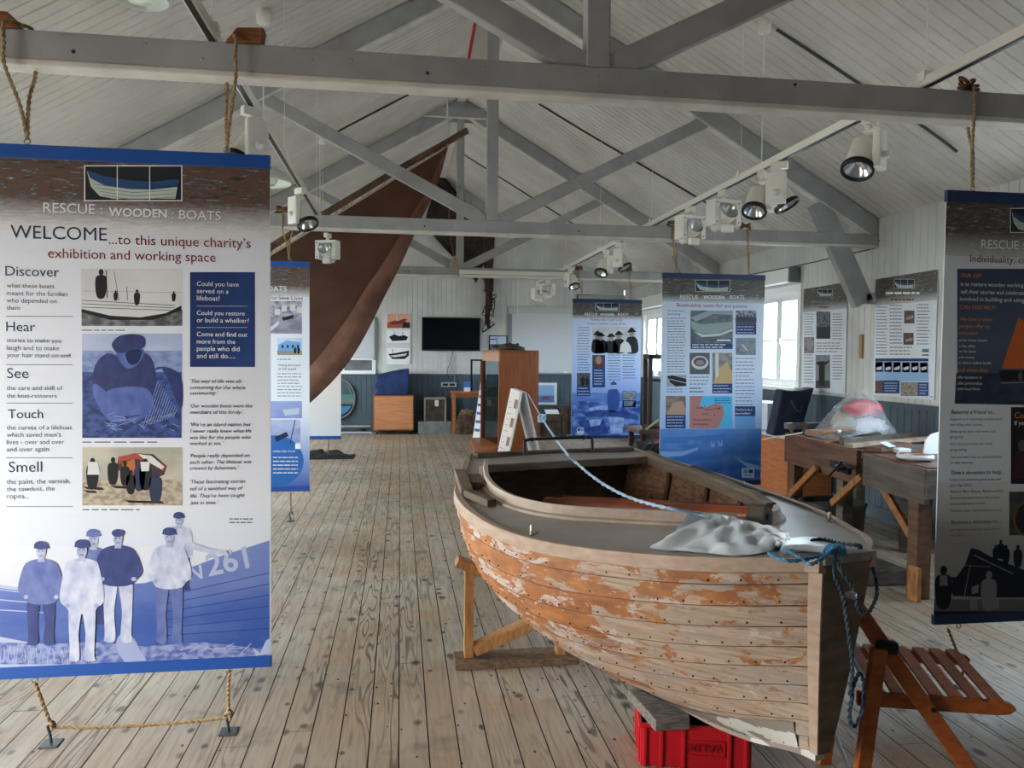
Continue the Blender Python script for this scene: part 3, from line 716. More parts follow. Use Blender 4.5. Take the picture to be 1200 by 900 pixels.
# crab boat with four crew
K = flat('photo_black', '1b1c1e'); G1 = flat('photo_grey', '8b8d8e'); G2 = flat('photo_light', 'cfd2d2')
q = wl.photo(96, 315, 214, 382, photo_mat('sky_grey', 'd3d6d6', 'c6c9ca', 3))
p.rect(96, 363, 214, 382, photo_mat('sea_dark', '4a4d50', '7c8083', 26), 3, q)
p.poly([(96, 347), (120, 352), (165, 354), (200, 352), (213, 346), (213, 360), (195, 368), (165, 373), (130, 370), (96, 362)], G2, 4, q)
for k in range(3): p.line(96, 352+k*4, 205, 358+k*4-k, .7, K, 5, q)
p.poly([(96, 362), (130, 370), (165, 372), (195, 367), (213, 358), (213, 364), (180, 375), (130, 375), (96, 366)], K, 5, q)
def tiny(q, x, y, h, m, l=6):
    p.ell(x, y-h*.88, h*.085, h*.11, m, l, 10, q); p.blob([(x-h*.16, y-h*.74), (x+h*.16, y-h*.74), (x+h*.19, y-h*.35), (x+h*.1, y), (x-h*.12, y), (x-h*.2, y-h*.35)], m, l, q)
tiny(q, 119, 349, 34, K); p.line(126, 349, 125, 317, 1, K, 5, q); p.line(134, 318, 140, 352, .5, K, 5, q); tiny(q, 136, 352, 12, K); tiny(q, 161, 357, 18, K); tiny(q, 204, 353, 12, K); p.line(150, 352, 149, 336, .7, K, 6, q); p.line(96, 341, 214, 343, .5, G1, 5, q)
# fisherman in a cap with nets
b1 = mat('duotone_dark', '2c3b74', .45, '1c2857', 24, (1, 1, .7), .3, .7, detail=6); b2 = mat('duotone_mid', '5a70ac', .45, '40549a', 24, (1, 1, .7), .3, .7, detail=6); b3 = flat('duotone_light', '8ea0cc'); b0 = flat('duotone_deep', '1b2750')
q = wl.photo(96.5, 391, 213.5, 513, photo_mat('sky_blue', 'b6c3dd', 'a5b4d4', 4))
p.rect(97, 411, 213, 437, photo_mat('sea_blue', '8b9cc6', '6f83b4', 30), 3, q); p.rect(97, 436, 213, 513, photo_mat('nets', '3d5394', '22325f', 30), 4, q)
p.blob([(168, 452), (190, 432), (212, 480), (212, 440), (185, 430)], b1, 5, q)
p.blob([(109, 452), (112, 428), (127, 414), (147, 420), (165, 413), (178, 420), (183, 440), (180, 462), (176, 480), (150, 494), (128, 478), (112, 463)], b1, 6, q)
p.blob([(126, 458), (172, 455), (177, 482), (125, 486)], b2, 7, q); p.blob([(110, 450), (124, 458), (142, 484), (150, 493), (128, 492), (112, 468)], b2, 8, q); p.blob([(177, 460), (168, 484), (150, 490), (160, 494), (178, 480)], b2, 8, q)
p.blob([(137, 410), (166, 408), (168, 418), (158, 430), (146, 430)], b2, 9, q); p.blob([(132, 402), (140, 394), (156, 391.5), (168, 394), (171, 402), (167, 408), (150, 413), (138, 413), (133, 408)], b1, 10, q); p.blob([(148, 414), (166, 410), (163, 424), (153, 427)], b0, 10, q)
for i in range(26):
    x = 118+random.uniform(0, 85); y = 484+random.uniform(0, 20); p.line(x, y, x+random.uniform(4, 14), y+random.uniform(-5, 5), .6, b3, 9, q)
for i in range(12): p.line(168+i*3.2, 500-i, 186+i*2, 446+i*3, .5, b3, 7, q)
# hauling a boat up the beach
q = wl.photo(97, 524, 214, 592, photo_mat('surf', 'bdb9aa', 'a5a598', 6))
p.rect(97, 562, 214, 592, photo_mat('shingle', 'b8ad9a', '8f8674', 40), 3, q)
RDp = flat('photo_red', '9c4a38'); OR = flat('photo_orange', 'b06a3a'); NV = flat('photo_navy', '2c3550')
p.poly([(139, 536), (158, 531), (180, 532), (196, 546), (193, 556), (170, 566), (150, 566), (138, 548)], flat('photo_hull', '4a3430'), 4, q)
p.poly([(139, 535), (160, 531), (176, 533), (195, 546), (192, 552), (174, 541), (158, 537), (140, 544)], RDp, 5, q); p.poly([(162, 532), (178, 534), (193, 547), (190, 550), (172, 540)], G2, 6, q); p.poly([(143, 541), (158, 537), (160, 560), (148, 560)], OR, 5, q)
for x, y, h, m in ((109, 572, 36, K), (133, 567, 32, K), (147, 568, 28, K), (164, 574, 34, NV), (171, 573, 36, K), (183, 588, 38, NV), (154, 578, 28, K)): tiny(q, x, y, h, m)
p.poly([(104, 541), (115, 541), (118, 556), (103, 556)], G2, 8, q); p.poly([(165, 541), (176, 541), (175, 552), (166, 552)], G2, 8, q)
for x0, y0, x1 in ((97, 570, 120), (130, 569, 170), (146, 586, 190), (97, 574, 112)): p.poly([(x0, y0), (x1, y0+1), (x1+3, y0+4), (x0+6, y0+3)], K, 4, q)
# group of fishermen at the foot
q = wl.photo(-4.5, 640, 316.5, 778, fade_mat('fishermen_ground', .05, .5, '8f9cc0', 'd5dbe4', 'c2cbdd'), 'printed_photograph')
deep = fade_mat('boat_side', .08, .44, '2a4f9a', '6a7fba', '3c59a0', .25, '93a4cf', 3)
p.poly([(-4, 684), (25, 690), (60, 694), (110, 690), (150, 684), (170, 683), (215, 668), (260, 651), (316, 633), (316, 762), (235, 764), (60, 757), (-4, 745)], deep, 3, q)
pale = flat('boat_rail', 'aab6d2')
for k in range(3): p.line(-4, 690+k*12, 60, 698+k*10, 1.2, pale, 4, q)
p.poly([(-4, 684), (24, 688), (60, 695), (60, 697), (-4, 688)], pale, 4, q)
for k in range(6): p.line(185, 700+k*9, 316, 671+k*13, .9, flat('boat_plank', '24428a'), 4, q)
p.poly([(-4, 752), (20, 753), (60, 754), (110, 752), (170, 757), (240, 752), (300, 759), (316, 757), (316, 778), (-4, 778)], photo_mat('grass_blue', '8d99c4', '4f62a0', 30), 5, q)
for i in range(60): x = random.uniform(0, 110); p.line(x, 776, x+random.uniform(-5, 5), 757+random.uniform(-4, 6), .5, pale, 6, q)
for i in range(8): p.line(212+i*10, 762+random.uniform(-4, 4), 225+i*10, 757+random.uniform(-4, 4), .8, pale, 6, q)
p.blob([(137, 760), (139, 746), (148, 741), (157, 747), (165, 762), (172, 776), (150, 777)], flat('dog', '9aa6ca'), 7, q)
p.poly([(296, 758), (305, 765), (312, 750), (316, 748), (316, 766), (300, 768)], pale, 6, q)
p.text('N', 222, 238, 679, pale, True, l=6, y1=677); p.text('261', 245, 293, 674.5, pale, True, l=6, y1=664)
bl1, bl2, bl3, bl4 = (mat('man_'+a, b, .45, c, 30, (1, 1, .6), .3, .7, detail=6) for a, b, c in (('dark', '3d4a80', '28366c'), ('mid', '6f7eae', '5060a0'), ('light', 'd0d6e4', 'a4aecd'), ('skin', 'b9c1d6', '8391ba')))
def man(cx, top, sh, hip, foot, w, torso, legs, hat=True, l=8, skin=bl4, arms=True):
    hh = (sh-top)*.9; r = hh*.36
    for s in (-1, 1): p.blob([(cx+s*w*.02, hip-3), (cx+s*w*.36, hip-3), (cx+s*w*.34, foot-6), (cx+s*w*.42, foot), (cx+s*w*.08, foot), (cx+s*w*.1, (hip+foot)/2)], legs, l, q)
    p.blob([(cx-w*.16, sh-2), (cx+w*.16, sh-2), (cx+w*.42, sh+4), (cx+w*.46, (sh+hip)/2), (cx+w*.38, hip+3), (cx-w*.38, hip+3), (cx-w*.46, (sh+hip)/2), (cx-w*.42, sh+4)], torso, l+1, q)
    if arms:
        for s in (-1, 1): p.blob([(cx+s*w*.36, sh+3), (cx+s*w*.48, sh+8), (cx+s*w*.62, hip-12), (cx+s*w*.45, hip-2), (cx+s*w*.36, hip-6), (cx+s*w*.46, hip-14)], torso, l+2, q)
        for s in (-1, 1): p.ell(cx+s*w*.4, hip-3, 3, 2.5, skin, l+3, 8, q)
    p.poly([(cx-r*.45, sh-4), (cx+r*.45, sh-4), (cx+r*.6, sh+1), (cx-r*.6, sh+1)], skin, l+2, q)
    p.ell(cx, top+hh*.56, r*.78, hh*.46, skin, l+3, 14, q)
    for s in (-1, 1): p.rect(cx+s*r*.3-.9, top+hh*.5, cx+s*r*.3+.9, top+hh*.58, torso if torso != bl3 else bl2, l+4, q)
    p.rect(cx-r*.3, top+hh*.8, cx+r*.3, top+hh*.84, bl1, l+4, q)
    p.ell(cx, top+hh*.22, r*1.1, hh*.25, bl1 if hat != 2 else bl2, l+5, 14, q)
    if hat: p.poly([(cx-r*1.15, top+hh*.3), (cx+r*1.2, top+hh*.28), (cx+r*1.3, top+hh*.38), (cx-r*1.1, top+hh*.4)], bl1 if hat != 2 else bl2, l+6, q)
man(110, 620, 643, 690, 730, 34, bl2, bl1, 2, 8); man(210, 600, 618, 650, 690, 34, bl3, bl1, True, 8, arms=False)
man(139, 620, 641, 681, 750, 46, bl1, bl3, False, 16); man(49, 634, 657, 702, 754, 44, bl2, bl1, True, 16); man(97, 632, 656, 712, 772, 42, bl3, bl3, True, 24); man(199, 618, 640, 684, 752, 42, bl3, bl2, True, 16)
p.poly([(222, 642), (245, 648), (268, 650), (266, 645), (246, 642), (226, 636)], bl3, 26, q)
wl.done()
ropes(wl, ['looped rope over the front beam at the left end of the welcome banner', 'looped rope over the front beam at the right end of the welcome banner'], ['wedge', 'wedge'])
tie_downs(wl, 'welcome', [(60, 872), (268, 858)])
a, b = at(62, 852, Z=.07), at(266, 841, Z=.07); m = MB()
twist_rope(m, smoothpath([a, a.lerp(b, .3)+V((0, 0, -.012)), a.lerp(b, .7)+V((0, 0, -.01)), b], 10), .0075, mRope, .045); tag(m.build('cross_rope'), 'taut rope between the two floor hooks below the welcome banner', 'rope')

# ------------------------------------------------------------------ banner "to Save Lives"
sv = Banner('narrow visible blue and white banner with a harbour photo, right behind the welcome banner', -1.80, -.79, B2, .33, 2.345)
p = sv.p; hb = header_mat('banner_header_b', 0, 2.02-.33, 2.2-.33, '33302e', '6b5244', 'd8dadb')
sv.area(2.04, 2.295, hb); sv.area(.372, .98, fade_mat('banner_foot_b', .05, .62, '3f5fae', 'd2dae8', '8fa2d2'))
p.text('BOATS', 308, 336, 341, mInkW); p.text('to Save Lives', 318, 355, 351, mInkR)
q = sv.photo(300, 353, 354, 391, photo_mat('village', 'b5b2bf', '6d6b80', 20)); p.rect(300, 372, 354, 391, photo_mat('slip', '7a7890', '9a98ac', 9), 3, q)
for x, y in ((330, 358), (340, 357), (348, 360), (322, 362)): p.rect(x, y, x+6, y+7, G2, 4, q)
p.poly([(316, 384), (327, 376), (327, 380), (318, 388)], G2, 4, q); p.poly([(330, 372), (344, 369), (344, 373), (332, 376)], K, 4, q)
q = sv.photo(325, 396, 354, 416, photo_mat('sky_day', 'a9c3e0', 'c2d3e4', 6)); p.poly([(326, 404), (336, 399), (352, 401), (352, 412), (326, 412)], flat('blue_house', '6fa3d8'), 3, q); p.rect(325, 411, 354, 416, flat('promenade', '8d8a80'), 4, q)
for x in (330, 336, 342, 348): p.rect(x, 404, x+2.5, 408, mInkN, 5, q)
tiny(q, 346, 414, 8, K); tiny(q, 350, 414, 8, K)
p.bars(325, 344, 421, 421, 1, mInkG, w=1); p.text('Hitting the beach', 326, 352, 429, mInkD); p.text('at full speed', 326, 347, 433.5, mInkD); p.bars(325, 354, 438, 464, 8, mInkG)
q = sv.photo(300, 470, 354, 490, fade_mat('sea_print', .45, .75, '4d64b0', '8a9bd0', None, .4, 'b7c2e2')); p.poly([(331, 480), (351, 478), (350, 485), (334, 487)], mInkL, 4, q)
q = sv.photo(300, 492, 352, 518, fade_mat('deck_print', .3, .6, '6f82bd', 'a9b6da', None, .5, '33478a')); p.line(346, 492, 340, 520, 1, b0, 4, q); p.poly([(322, 512), (336, 506), (338, 511), (324, 518)], b0, 4, q)
p.ell(322, 540, 34, 30, flat('blue_roundel', '2a66b0'), 3, 30); p.rect(346, 520, 352, 526, mInkW, 4)
p.text('make the most', 320, 346, 530, mInkW); p.bars(320, 350, 536, 554, 5, mInkW, 5)
sv.done((.2, .84)); ropes(sv, ['', 'looped rope from the middle beam to the harbour photo banner'][1:]*1, ['knot']) if False else None
x = sv.u(.84)
def single_rope(b, e, lb, kn='knot'):
    ropes_e = ((e, .045),)
    x = b.u(e); z = b.Z1+.02; t = thing('hanging_rope', lb, 'rope', (x, b.Y, z), 'ropes holding the banners'); m = MB(); sp = .045
    L = smoothpath([(x, b.Y, z), (x-sp*.35, b.Y-.012, z+.12), (x-sp, b.Y-.055, BB-.03), (x-sp, b.Y-.058, BB+.05), (x-sp, b.Y-.05, BT+.012), (x-sp*.3, b.Y, BT+.02), (x+sp*.4, b.Y+.05, BT+.014), (x+sp*.4, b.Y+.056, BB+.05), (x+sp*.4, b.Y+.05, BB-.03), (x+sp*.1, b.Y+.01, z+.15), (x, b.Y, z)], 5)
    twist_rope(m, L, .0075, mRope, .05); m.build('loop', t)
    k = MB()
    for i in range(3):
        a = random.uniform(0, 3); k.tube(smoothpath([(x-sp+.07*math.cos(a+j*1.3)*(1-.1*i), b.Y-.01+.035*math.sin(a+j*1.9), BT+.018+.018*i+.012*math.sin(j*2.)) for j in range(6)], 4), .008, mat('tan_cord', '7d5236', .8), 6)
    k.build('knot', t)
single_rope(sv, .83, 'looped rope from the middle beam to the harbour photo banner')
f = at(340, 611, Z=0)
def floor_tie(b, e, px, py, nm):
    f = at(px, py, Z=0); t = thing('floor_hook', 'iron hook plate on the floor under the %s banner' % nm, 'hook', f, 'iron floor hooks under the banners')
    m = MB(); m.box((f.x-.035, f.y-.035, 0), (f.x+.035, f.y+.035, .006), mIron); m.build('plate', t, bevel=.002)
    m = MB(); m.tube(smoothpath([(f.x, f.y, .005), (f.x-.012, f.y, .07), (f.x+.004, f.y, .09), (f.x+.014, f.y, .078), (f.x+.008, f.y, .062)], 5), .0055, mIron, 8); m.build('hook', t)
    r = MB(); twist_rope(r, smoothpath([(b.u(e), b.Y, b.Z0-.02), (b.u(e)*.5+f.x*.5, b.Y*.5+f.y*.5, b.Z0*.5+.03), (f.x+.002, f.y-.008, .085)], 8), .0075, mRope, .05); tag(r.build('tie_rope'), 'short rope from the foot of the %s banner to the floor' % nm, 'rope', 'ropes steadying the banners')
floor_tie(sv, .84, 341, 611, 'harbour photo')

# ------------------------------------------------------------------ cream banner behind the sail
cr = Banner('plain cream banner with a blue foot bar, mostly hidden by the brown sail', -1.81, -.80, B3, .375, 2.36)
cr.area(.43, 2.3, fade_mat('cream_fade', .05, 1.5, 'dfe6f0', 'e0b890', 'e6e0d8'))  # colour runs from cool white at the foot to warm tan higher up
cr.done(); floor_tie(cr, .84, 384, 538, 'plain cream')
single_rope(cr, .84, 'looped rope from the farthest beam to the plain cream banner')

# ------------------------------------------------------------------ boatbuilding banner
bb = Banner('boatbuilding banner with a pink and blue coast map, hanging from the middle beam', 2.42, 3.435, B2, .325, 2.33, True)
p = bb.p; hd2 = header_mat('banner_header_c', 0, 2.05-.33, 2.2-.33, '252a28', '3f4038', 'c4cfd8')
bb.area(2.06, 2.278, hd2); bb.area(.37, 2.06, fade_mat('banner_sheet_c', .35, 1.1, '7fa3dc', 'c6d6ea', 'a9c2e6'))
foot = fade_mat('banner_foot_c', .05, .55, '1b4f9e', '4f83c8', '2c66b4', .35, '7aa6dc', 4)
bb.area(.37, .865, foot, 1.5)
bb.logo(814.5, 328, 855.5, 342)
p.text('RESCUE', 797, 818, 350, mInkW, l=7); p.text('WOODEN', 824, 849, 350, mInkW, True, l=7); p.text('BOATS', 855, 872, 350, mInkW, l=7)
p.text('Boatbuilding needs flair and passion', 793, 875, 359.3, mInkR)
p.text('The boats exist a', 782, 803, 365, mInkB); p.text('fascinating', 782, 797, 369, mInkB); p.bars(781.5, 804, 373, 436, 21, mInkD)
q = bb.photo(809, 364, 858.5, 409, photo_mat('shed', '5b6b78', '3f4d5a', 12)); p.poly([(809, 372), (830, 364), (858, 364), (858, 369), (836, 368), (815, 377)], flat('shed_roof', '98a3a8'), 3, q)
p.poly([(809, 376), (822, 380), (858, 377), (858, 384), (840, 391), (822, 391), (811, 386)], flat('shed_hull', '93a5a4'), 4, q); p.poly([(812, 388), (824, 392), (842, 391), (858, 385), (858, 388), (842, 394), (822, 395)], G2, 5, q); p.rect(809, 402.5, 858.5, 409, mInkN, 5, q); p.bars(811, 850, 404, 407, 2, mInkW, 6, 1); p.rect(840, 398, 856, 399.5, mInkW, 5, q)
q = bb.photo(862, 364, 886, 381, photo_mat('crowd', '8c96a6', '454e5e', 30)); p.rect(862, 380.5, 886, 392, mInkN, 3, q); p.bars(863.5, 884, 383, 390, 3, mInkL, 6, 1)
for i in range(6): tiny(q, 864+i*4, 380.5, 12, flat('crowd_dark', '4c5464'), 4)
q = bb.photo(862, 396, 885.5, 416, photo_mat('resin', '77849a', '56627a', 9)); p.poly([(866, 412), (870, 403), (876, 400), (882, 406), (884, 415), (880, 414), (876, 406), (871, 412)], G1, 3, q); p.line(869, 403, 876, 411, .9, mInkW, 4, q)
q = bb.photo(808, 413.5, 831.5, 438.5, photo_mat('dim', '4c545c', '383f46', 10)); p.ell(820, 425, 10, 8, G2, 3, 18, q); p.ell(820, 424, 7.5, 5.5, flat('photo_umber', '5d5048'), 4, 16, q); p.ell(820, 425, 5, 3, G1, 5, 12, q)
q = bb.photo(834.5, 413.5, 858, 450, photo_mat('timber_shed', '8d8f88', '6c6a60', 12)); p.poly([(836, 448), (842, 432), (852, 424), (858, 436), (858, 450), (836, 450)], flat('new_timber', 'c0a878'), 3, q); p.poly([(838, 414), (842, 414), (842, 440), (838, 444)], G2, 4, q); p.rect(834.5, 449.5, 858, 461, mInkN, 4, q); p.bars(836, 856, 452, 459, 3, mInkL, 6, 1)
q = bb.photo(781, 439.5, 804.5, 453, photo_mat('pale_wall', 'a6b2c2', '8d99aa', 8)); p.poly([(782, 441), (788, 439.8), (804, 444), (804, 452), (792, 453), (785, 448)], K, 3, q); p.line(784, 444, 804, 449, .6, G2, 4, q)
p.bars(781, 800, 456, 459, 2, mInkG, w=1); p.bars(808, 831, 442, 450, 3, mInkG, w=1.1); p.bars(808, 824, 455, 459, 2, mInkD, w=1.3)
q = bb.photo(780, 464, 803.5, 487, photo_mat('planked', '8f7f74', '6d625c', 12)); p.poly([(782, 484), (788, 472), (800, 470), (803, 480), (803, 487), (782, 487)], flat('tan_hull', 'b0937c'), 3, q); p.rect(779.8, 486, 803.3, 502, mInkN, 4, q); p.bars(781.5, 801, 488.5, 499, 4, mInkL, 6, 1)
q = bb.photo(808, 464, 858, 502, flat('map_sea', '52b6e6'), 'printed_map'); p.poly([(808, 464), (823.5, 464), (821, 470), (820, 475), (826, 477.5), (834, 474), (842, 473), (847, 476), (848.5, 484), (846, 493), (841, 501), (839, 502), (808, 502)], flat('map_land', 'b07a76'), 3, q)
for x, y, w in ((816, 478, 10), (826, 480, 8), (835, 479, 9), (822, 485, 9), (812, 492, 22), (812, 497, 18)): p.bars(x, x+w, y, y, 1, mInkB, 6, .9)
for x, y in ((826, 475.5), (837, 486), (843, 478)): p.ell(x, y, .8, .8, K, 5, 8, q)
p.bars(837, 856, 467, 472, 3, mInkN, 6, .9)
p.bars(861.5, 885, 420, 474, 14, mInkG); p.rect(861, 476, 885, 487.5, mInkN, 3); p.text('Could you be a', 862, 881, 481, mInkW); p.text('boat builder?', 862, 879, 485.5, mInkW); p.rect(861, 487.5, 885, 502, flat('sky_panel', '6aa3dc'), 3); p.bars(863, 883, 490, 499, 3, mInkL)
q = bb.photo(774, 503, 891, 560, foot); p.poly([(774, 529), (800, 529), (818, 524), (818, 527), (800, 534), (774, 536)], flat('foot_pale', '79a5dc'), 4, q); p.poly([(858, 534), (876, 548), (892, 551), (892, 547), (872, 541)], flat('foot_pale', '79a5dc'), 4, q); p.text('OK116', 806, 822, 520, flat('foot_pale', '79a5dc')); p.poly([(774, 513), (818, 511), (850, 508), (850, 515), (818, 520), (774, 519)], flat('foot_mid', '3f77bf'), 3, q)
for x, y in ((833, 520), (842, 519)): p.poly([(x, y-4), (x+2, y+1), (x+4, y-4), (x+5, y+4), (x-1, y+4)], flat('foot_pale', '79a5dc'), 5, q)
p.rect(869, 548.5, 883.5, 559.5, mInkL, 8); p.rect(871, 550, 876, 554.5, flat('cyan_mark', '3d9ac8'), 9); p.rect(877, 550, 882, 554.5, mInkN, 9); p.bars(871, 882, 557, 557, 1, mInkB, 9, 1.2)
bb.done(); ropes(bb, ['looped rope from the middle beam to the left end of the boatbuilding banner', 'looped rope from the middle beam to the right end of the boatbuilding banner'], ['knot', 'knot'])

# ------------------------------------------------------------------ fishing banner
fi = Banner('blue fishing banner with capped men in its top photo, hanging from the farthest beam', 2.415, 3.43, B3, .365, 2.355, True)
p = fi.p; fi.area(2.07, 2.303, hd3 := header_mat('banner_header_d', 0, 2.06-.36, 2.2-.36, '252a30', '3c4040', 'c4cfdc')); fi.area(.41, 2.07, fade_mat('banner_sheet_d', .5, 1.35, '6d8fd6', 'c2d2ea', 'a4bbe6'))
ft = fade_mat('banner_foot_d', .05, .95, '1d3f8c', '86a6de', '3f66b4', .55, '7c9cd8', 5); fi.area(.41, 1.02, ft, 1.5)
fi.logo(697.5, 355, 725.5, 364); p.text('RESCUE', 685, 700, 369.8, mInkW, l=7); p.text('WOODEN', 703, 720, 369.8, mInkW, True, l=7); p.text('BOATS', 724, 736, 369.8, mInkW, l=7)
p.text('Fishing wasn’t just a job', 692, 729, 375.7, mInkR); p.text('it was a tradition, a way of life', 688, 733, 380.2, mInkR)
q = fi.photo(694, 383, 745, 413, photo_mat('sky_pale', 'c6c9cd', 'b0b3b8', 6))
for x, y, h, m in ((700, 413, 26, K), (704, 413, 24, K), (716, 413, 23, K), (725, 413, 26, K), (740, 413, 30, K)):
    p.blob([(x-6, y), (x-6, y-h*.5), (x-2, y-h*.62), (x+3, y-h*.62), (x+7, y-h*.45), (x+7, y)], m, 4, q); p.ell(x, y-h*.74, 3, 4, G1, 5, 10, q); p.blob([(x-4, y-h*.84), (x, y-h*.98), (x+4, y-h*.86), (x+5, y-h*.8), (x-4, y-h*.78)], K, 6, q)
p.poly([(726, 412.9), (727, 404), (731, 400), (736, 401), (739, 406), (740, 412.9)], G2, 7, q)
q = fi.photo(694, 416, 709, 454, mInkN); p.rect(694.5, 416.5, 708.5, 431, flat('photo_dusk', '3a4652'), 3, q); p.poly([(696, 431), (698, 427), (705, 427), (708, 431)], flat('photo_jumper', '5a2f36'), 4, q); p.ell(701.5, 422, 3.6, 5, flat('photo_face', 'b07a6a'), 5, 12, q); p.bars(696, 707, 434, 450, 6, mInkL, 6, .9)
p.bars(676.5, 691, 384, 434, 17, mInkD); p.bars(712, 727, 416, 445, 10, mInkD); p.bars(729.5, 745, 416, 443, 9, mInkD)
q = fi.photo(676, 437, 691.5, 464, mInkN); p.rect(676.5, 437.5, 691, 452, photo_mat('dim_red', '5c5258', '3b3a44', 20), 3, q); p.bars(677.5, 690, 455, 462, 3, mInkL, 6, .9); tiny(q, 683, 452, 12, K); tiny(q, 688, 452, 11, K)
q = fi.photo(670.8, 470, 749.8, 511, photo_mat('harbour', '23479a', '6f93d4', 7)); dkb, ltb = mat('foot_dark', '1d3a80', .45, '34549c', 12), mat('foot_light', '9db8e6', .45, '6d8fd0', 12)
p.blob([(713, 481), (712, 460), (717, 456), (724, 457), (726, 470), (723, 481)], flat('figure_blue', '2f4f96'), 5, q); p.ell(719, 452, 3, 4.2, ltb, 6, 12, q); p.poly([(715.5, 449), (719, 446.5), (722.5, 449), (722.5, 451), (715.5, 451)], dkb, 7, q)
p.poly([(690, 478), (712, 474), (712, 482), (692, 486)], ltb, 4, q); p.poly([(682, 484), (700, 480), (735, 482), (748, 488), (748, 492), (720, 488), (690, 489)], dkb, 5, q); p.poly([(713, 489), (732, 488), (729, 508), (716, 508)], ltb, 5, q); p.poly([(676, 494), (706, 489), (714, 508), (690, 510)], dkb, 4, q); p.poly([(690, 492), (706, 490), (703, 498), (692, 500)], ltb, 5, q)
q = fi.photo(729.5, 458, 745, 477, mInkN); p.rect(730, 458.3, 744.6, 469, photo_mat('harbour_day', '8f9aa2', '5d6870', 20), 3, q); p.bars(731, 743, 471, 475, 3, mInkL, 6, .8)
p.rect(676, 501, 684, 509, mInkL, 8); p.rect(677, 502, 680, 505, mInkN, 9); p.rect(680.5, 502, 683.2, 505, flat('cyan_mark', '3d9ac8'), 9)
fi.done(); ropes(fi, ['looped rope from the farthest beam to the left end of the fishing banner', 'looped rope from the farthest beam to the right end of the fishing banner'], ['knot', 'knot']); 

# ------------------------------------------------------------------ banner at the right edge
am = Banner('banner at the right edge headed Individuality, with an orange sail on navy', 2.448, 3.46, 3.2, .32, 2.315, True)
p = am.p; am.area(2.02, 2.263, header_mat('banner_header_e', 0, 2.03-.32, 2.2-.32, '2a2d30', '4a4038', 'b7bdc2')); am.area(.365, .98, fade_mat('banner_foot_e', .2, .6, '9a9a96', 'd2d6d9', 'b4b6b6'))
am.logo(1183, 244, 1243, 273); p.text('RESCUE :', 1149, 1199, 291, mInkW, l=7); p.text('WOODEN : BOATS', 1203, 1296, 296, mInkW, True, l=7); p.text('Individuality, cr', 1136, 1201, 307, mInkR)
q = am.photo(1121, 315, 1280, 473, fade_mat('navy_sky', .85, 1.75, '16203a', '1a2c55', '3a4c66'), 'printed_picture')
p.poly([(1120, 437), (1285, 437), (1285, 476), (1118, 473)], photo_mat('night_sea', '16203a', '24304c', 12), 3, q)
p.poly([(1173, 432), (1193, 372), (1201, 378), (1212, 405), (1216, 432)], flat('orange_sail', 'c8622a'), 4, q); p.poly([(1170, 434), (1225, 434), (1222, 446), (1172, 446)], flat('black_hull', '14161c'), 5, q); p.line(1172, 449, 1225, 447, 1, G1, 5, q); tiny(q, 1195, 446, 12, flat('crew_dim', '5a5550'), 6)
for t, x0, x1, y, m in (('OUR AIM', 1125, 1149, 325, mInkO), ('is to restore wooden working boats', 1125, 1213, 335, mInkW), ('tell their stories and celebrate those', 1125, 1215, 344, mInkW), ('involved in building and using them', 1124, 1214, 352.5, mInkW), ('CAN YOU HELP?', 1124, 1166, 362, mInkO), ('We love it when', 1124, 1162, 376, mInkO), ('people offer to', 1123, 1159, 384, mInkO), ('volunteer', 1123, 1145, 392, mInkO),
                        ('at the Visitor Centre', 1123, 1156, 400, mInkW), ('in the office', 1123, 1142, 407, mInkW), ('on the boats', 1123, 1143, 413, mInkW), ('with events', 1122, 1141, 420, mInkW), ('to deliver leaflets locally', 1122, 1161, 426.5, mInkW), ('and when they', 1121, 1157, 435.5, mInkO), ('offer donations or', 1121, 1150, 443.5, mInkW), ('offer partnerships', 1121, 1150, 450.5, mInkW), ('with local firms', 1121, 1147, 457, mInkW)): p.text(t, x0, x1, y, m)
for t, x1, y in (('Become a friend to...', 1166, 485), ('Give a donation to help...', 1176, 556), ('Become a volunteer to...', 1172, 614)): p.text(t, 1114, x1, y, mInkD)
for t, x1, y in (('Support us in restoring wooden boats', 1174, 492.5), ('and telling their stories', 1150, 499), ('Keep up to date with news and', 1165, 507), ('progress', 1128, 513.5), ('Visit the yard to see the work', 1162, 521.5), ('progressing', 1132, 528.5), ('Visit and take trips on restored boats', 1173, 537), ('(in due course)', 1139, 543.5), ('Keep Lucy Lavers in good shape and', 1172, 563.5), ('give trips afloat', 1138, 570), ('Develop the boat history: the project', 1171, 585), ('and photographic archive', 1153, 591.5), ('Fund the visitor and education centre', 1172, 600), ('Join the team, have fun, meet people', 1171, 622), ('and learn...', 1131, 628.5)): p.text(t, 1112.5, x1, y, mInkG)
p.text('Restore Black Beauty, Bessie and Star', 1112.5, 1176, 577.5, mInkG, ital=True); p.bars(1111, 1156, 637, 637, 1, mInkG, w=1)
q = am.photo(1184, 477, 1275, 567, flat('dark_photo', '1c1a20')); p.text('Con', 1188, 1203, 490, mInkO); p.text('If you', 1188, 1202, 498, mInkW); p.poly([(1186, 560), (1188, 535), (1194, 528), (1206, 533), (1210, 562)], flat('maroon_jumper', '3a1f28'), 4, q); p.ell(1197, 522, 5, 7, flat('dim_face', '4f4c52'), 5, 12, q)
q = am.photo(1182, 576, 1260, 627, photo_mat('workshop_dim', '4b524c', '343a38', 10)); p.ell(1207, 608, 21, 22, flat('barrel_wood', '7a5a2c'), 3, 24, q); p.ell(1203, 608, 14, 18, flat('barrel_dark', '2e2a26'), 4, 20, q)
q = am.photo(1094.5, 636, 1260, 722, fade_mat('launch_print', .0, .45, '8d8f96', 'b7babd', 'a5a7a8')); nk = flat('launch_dark', '1c2233'); np_ = flat('launch_pale', '8d8c90')
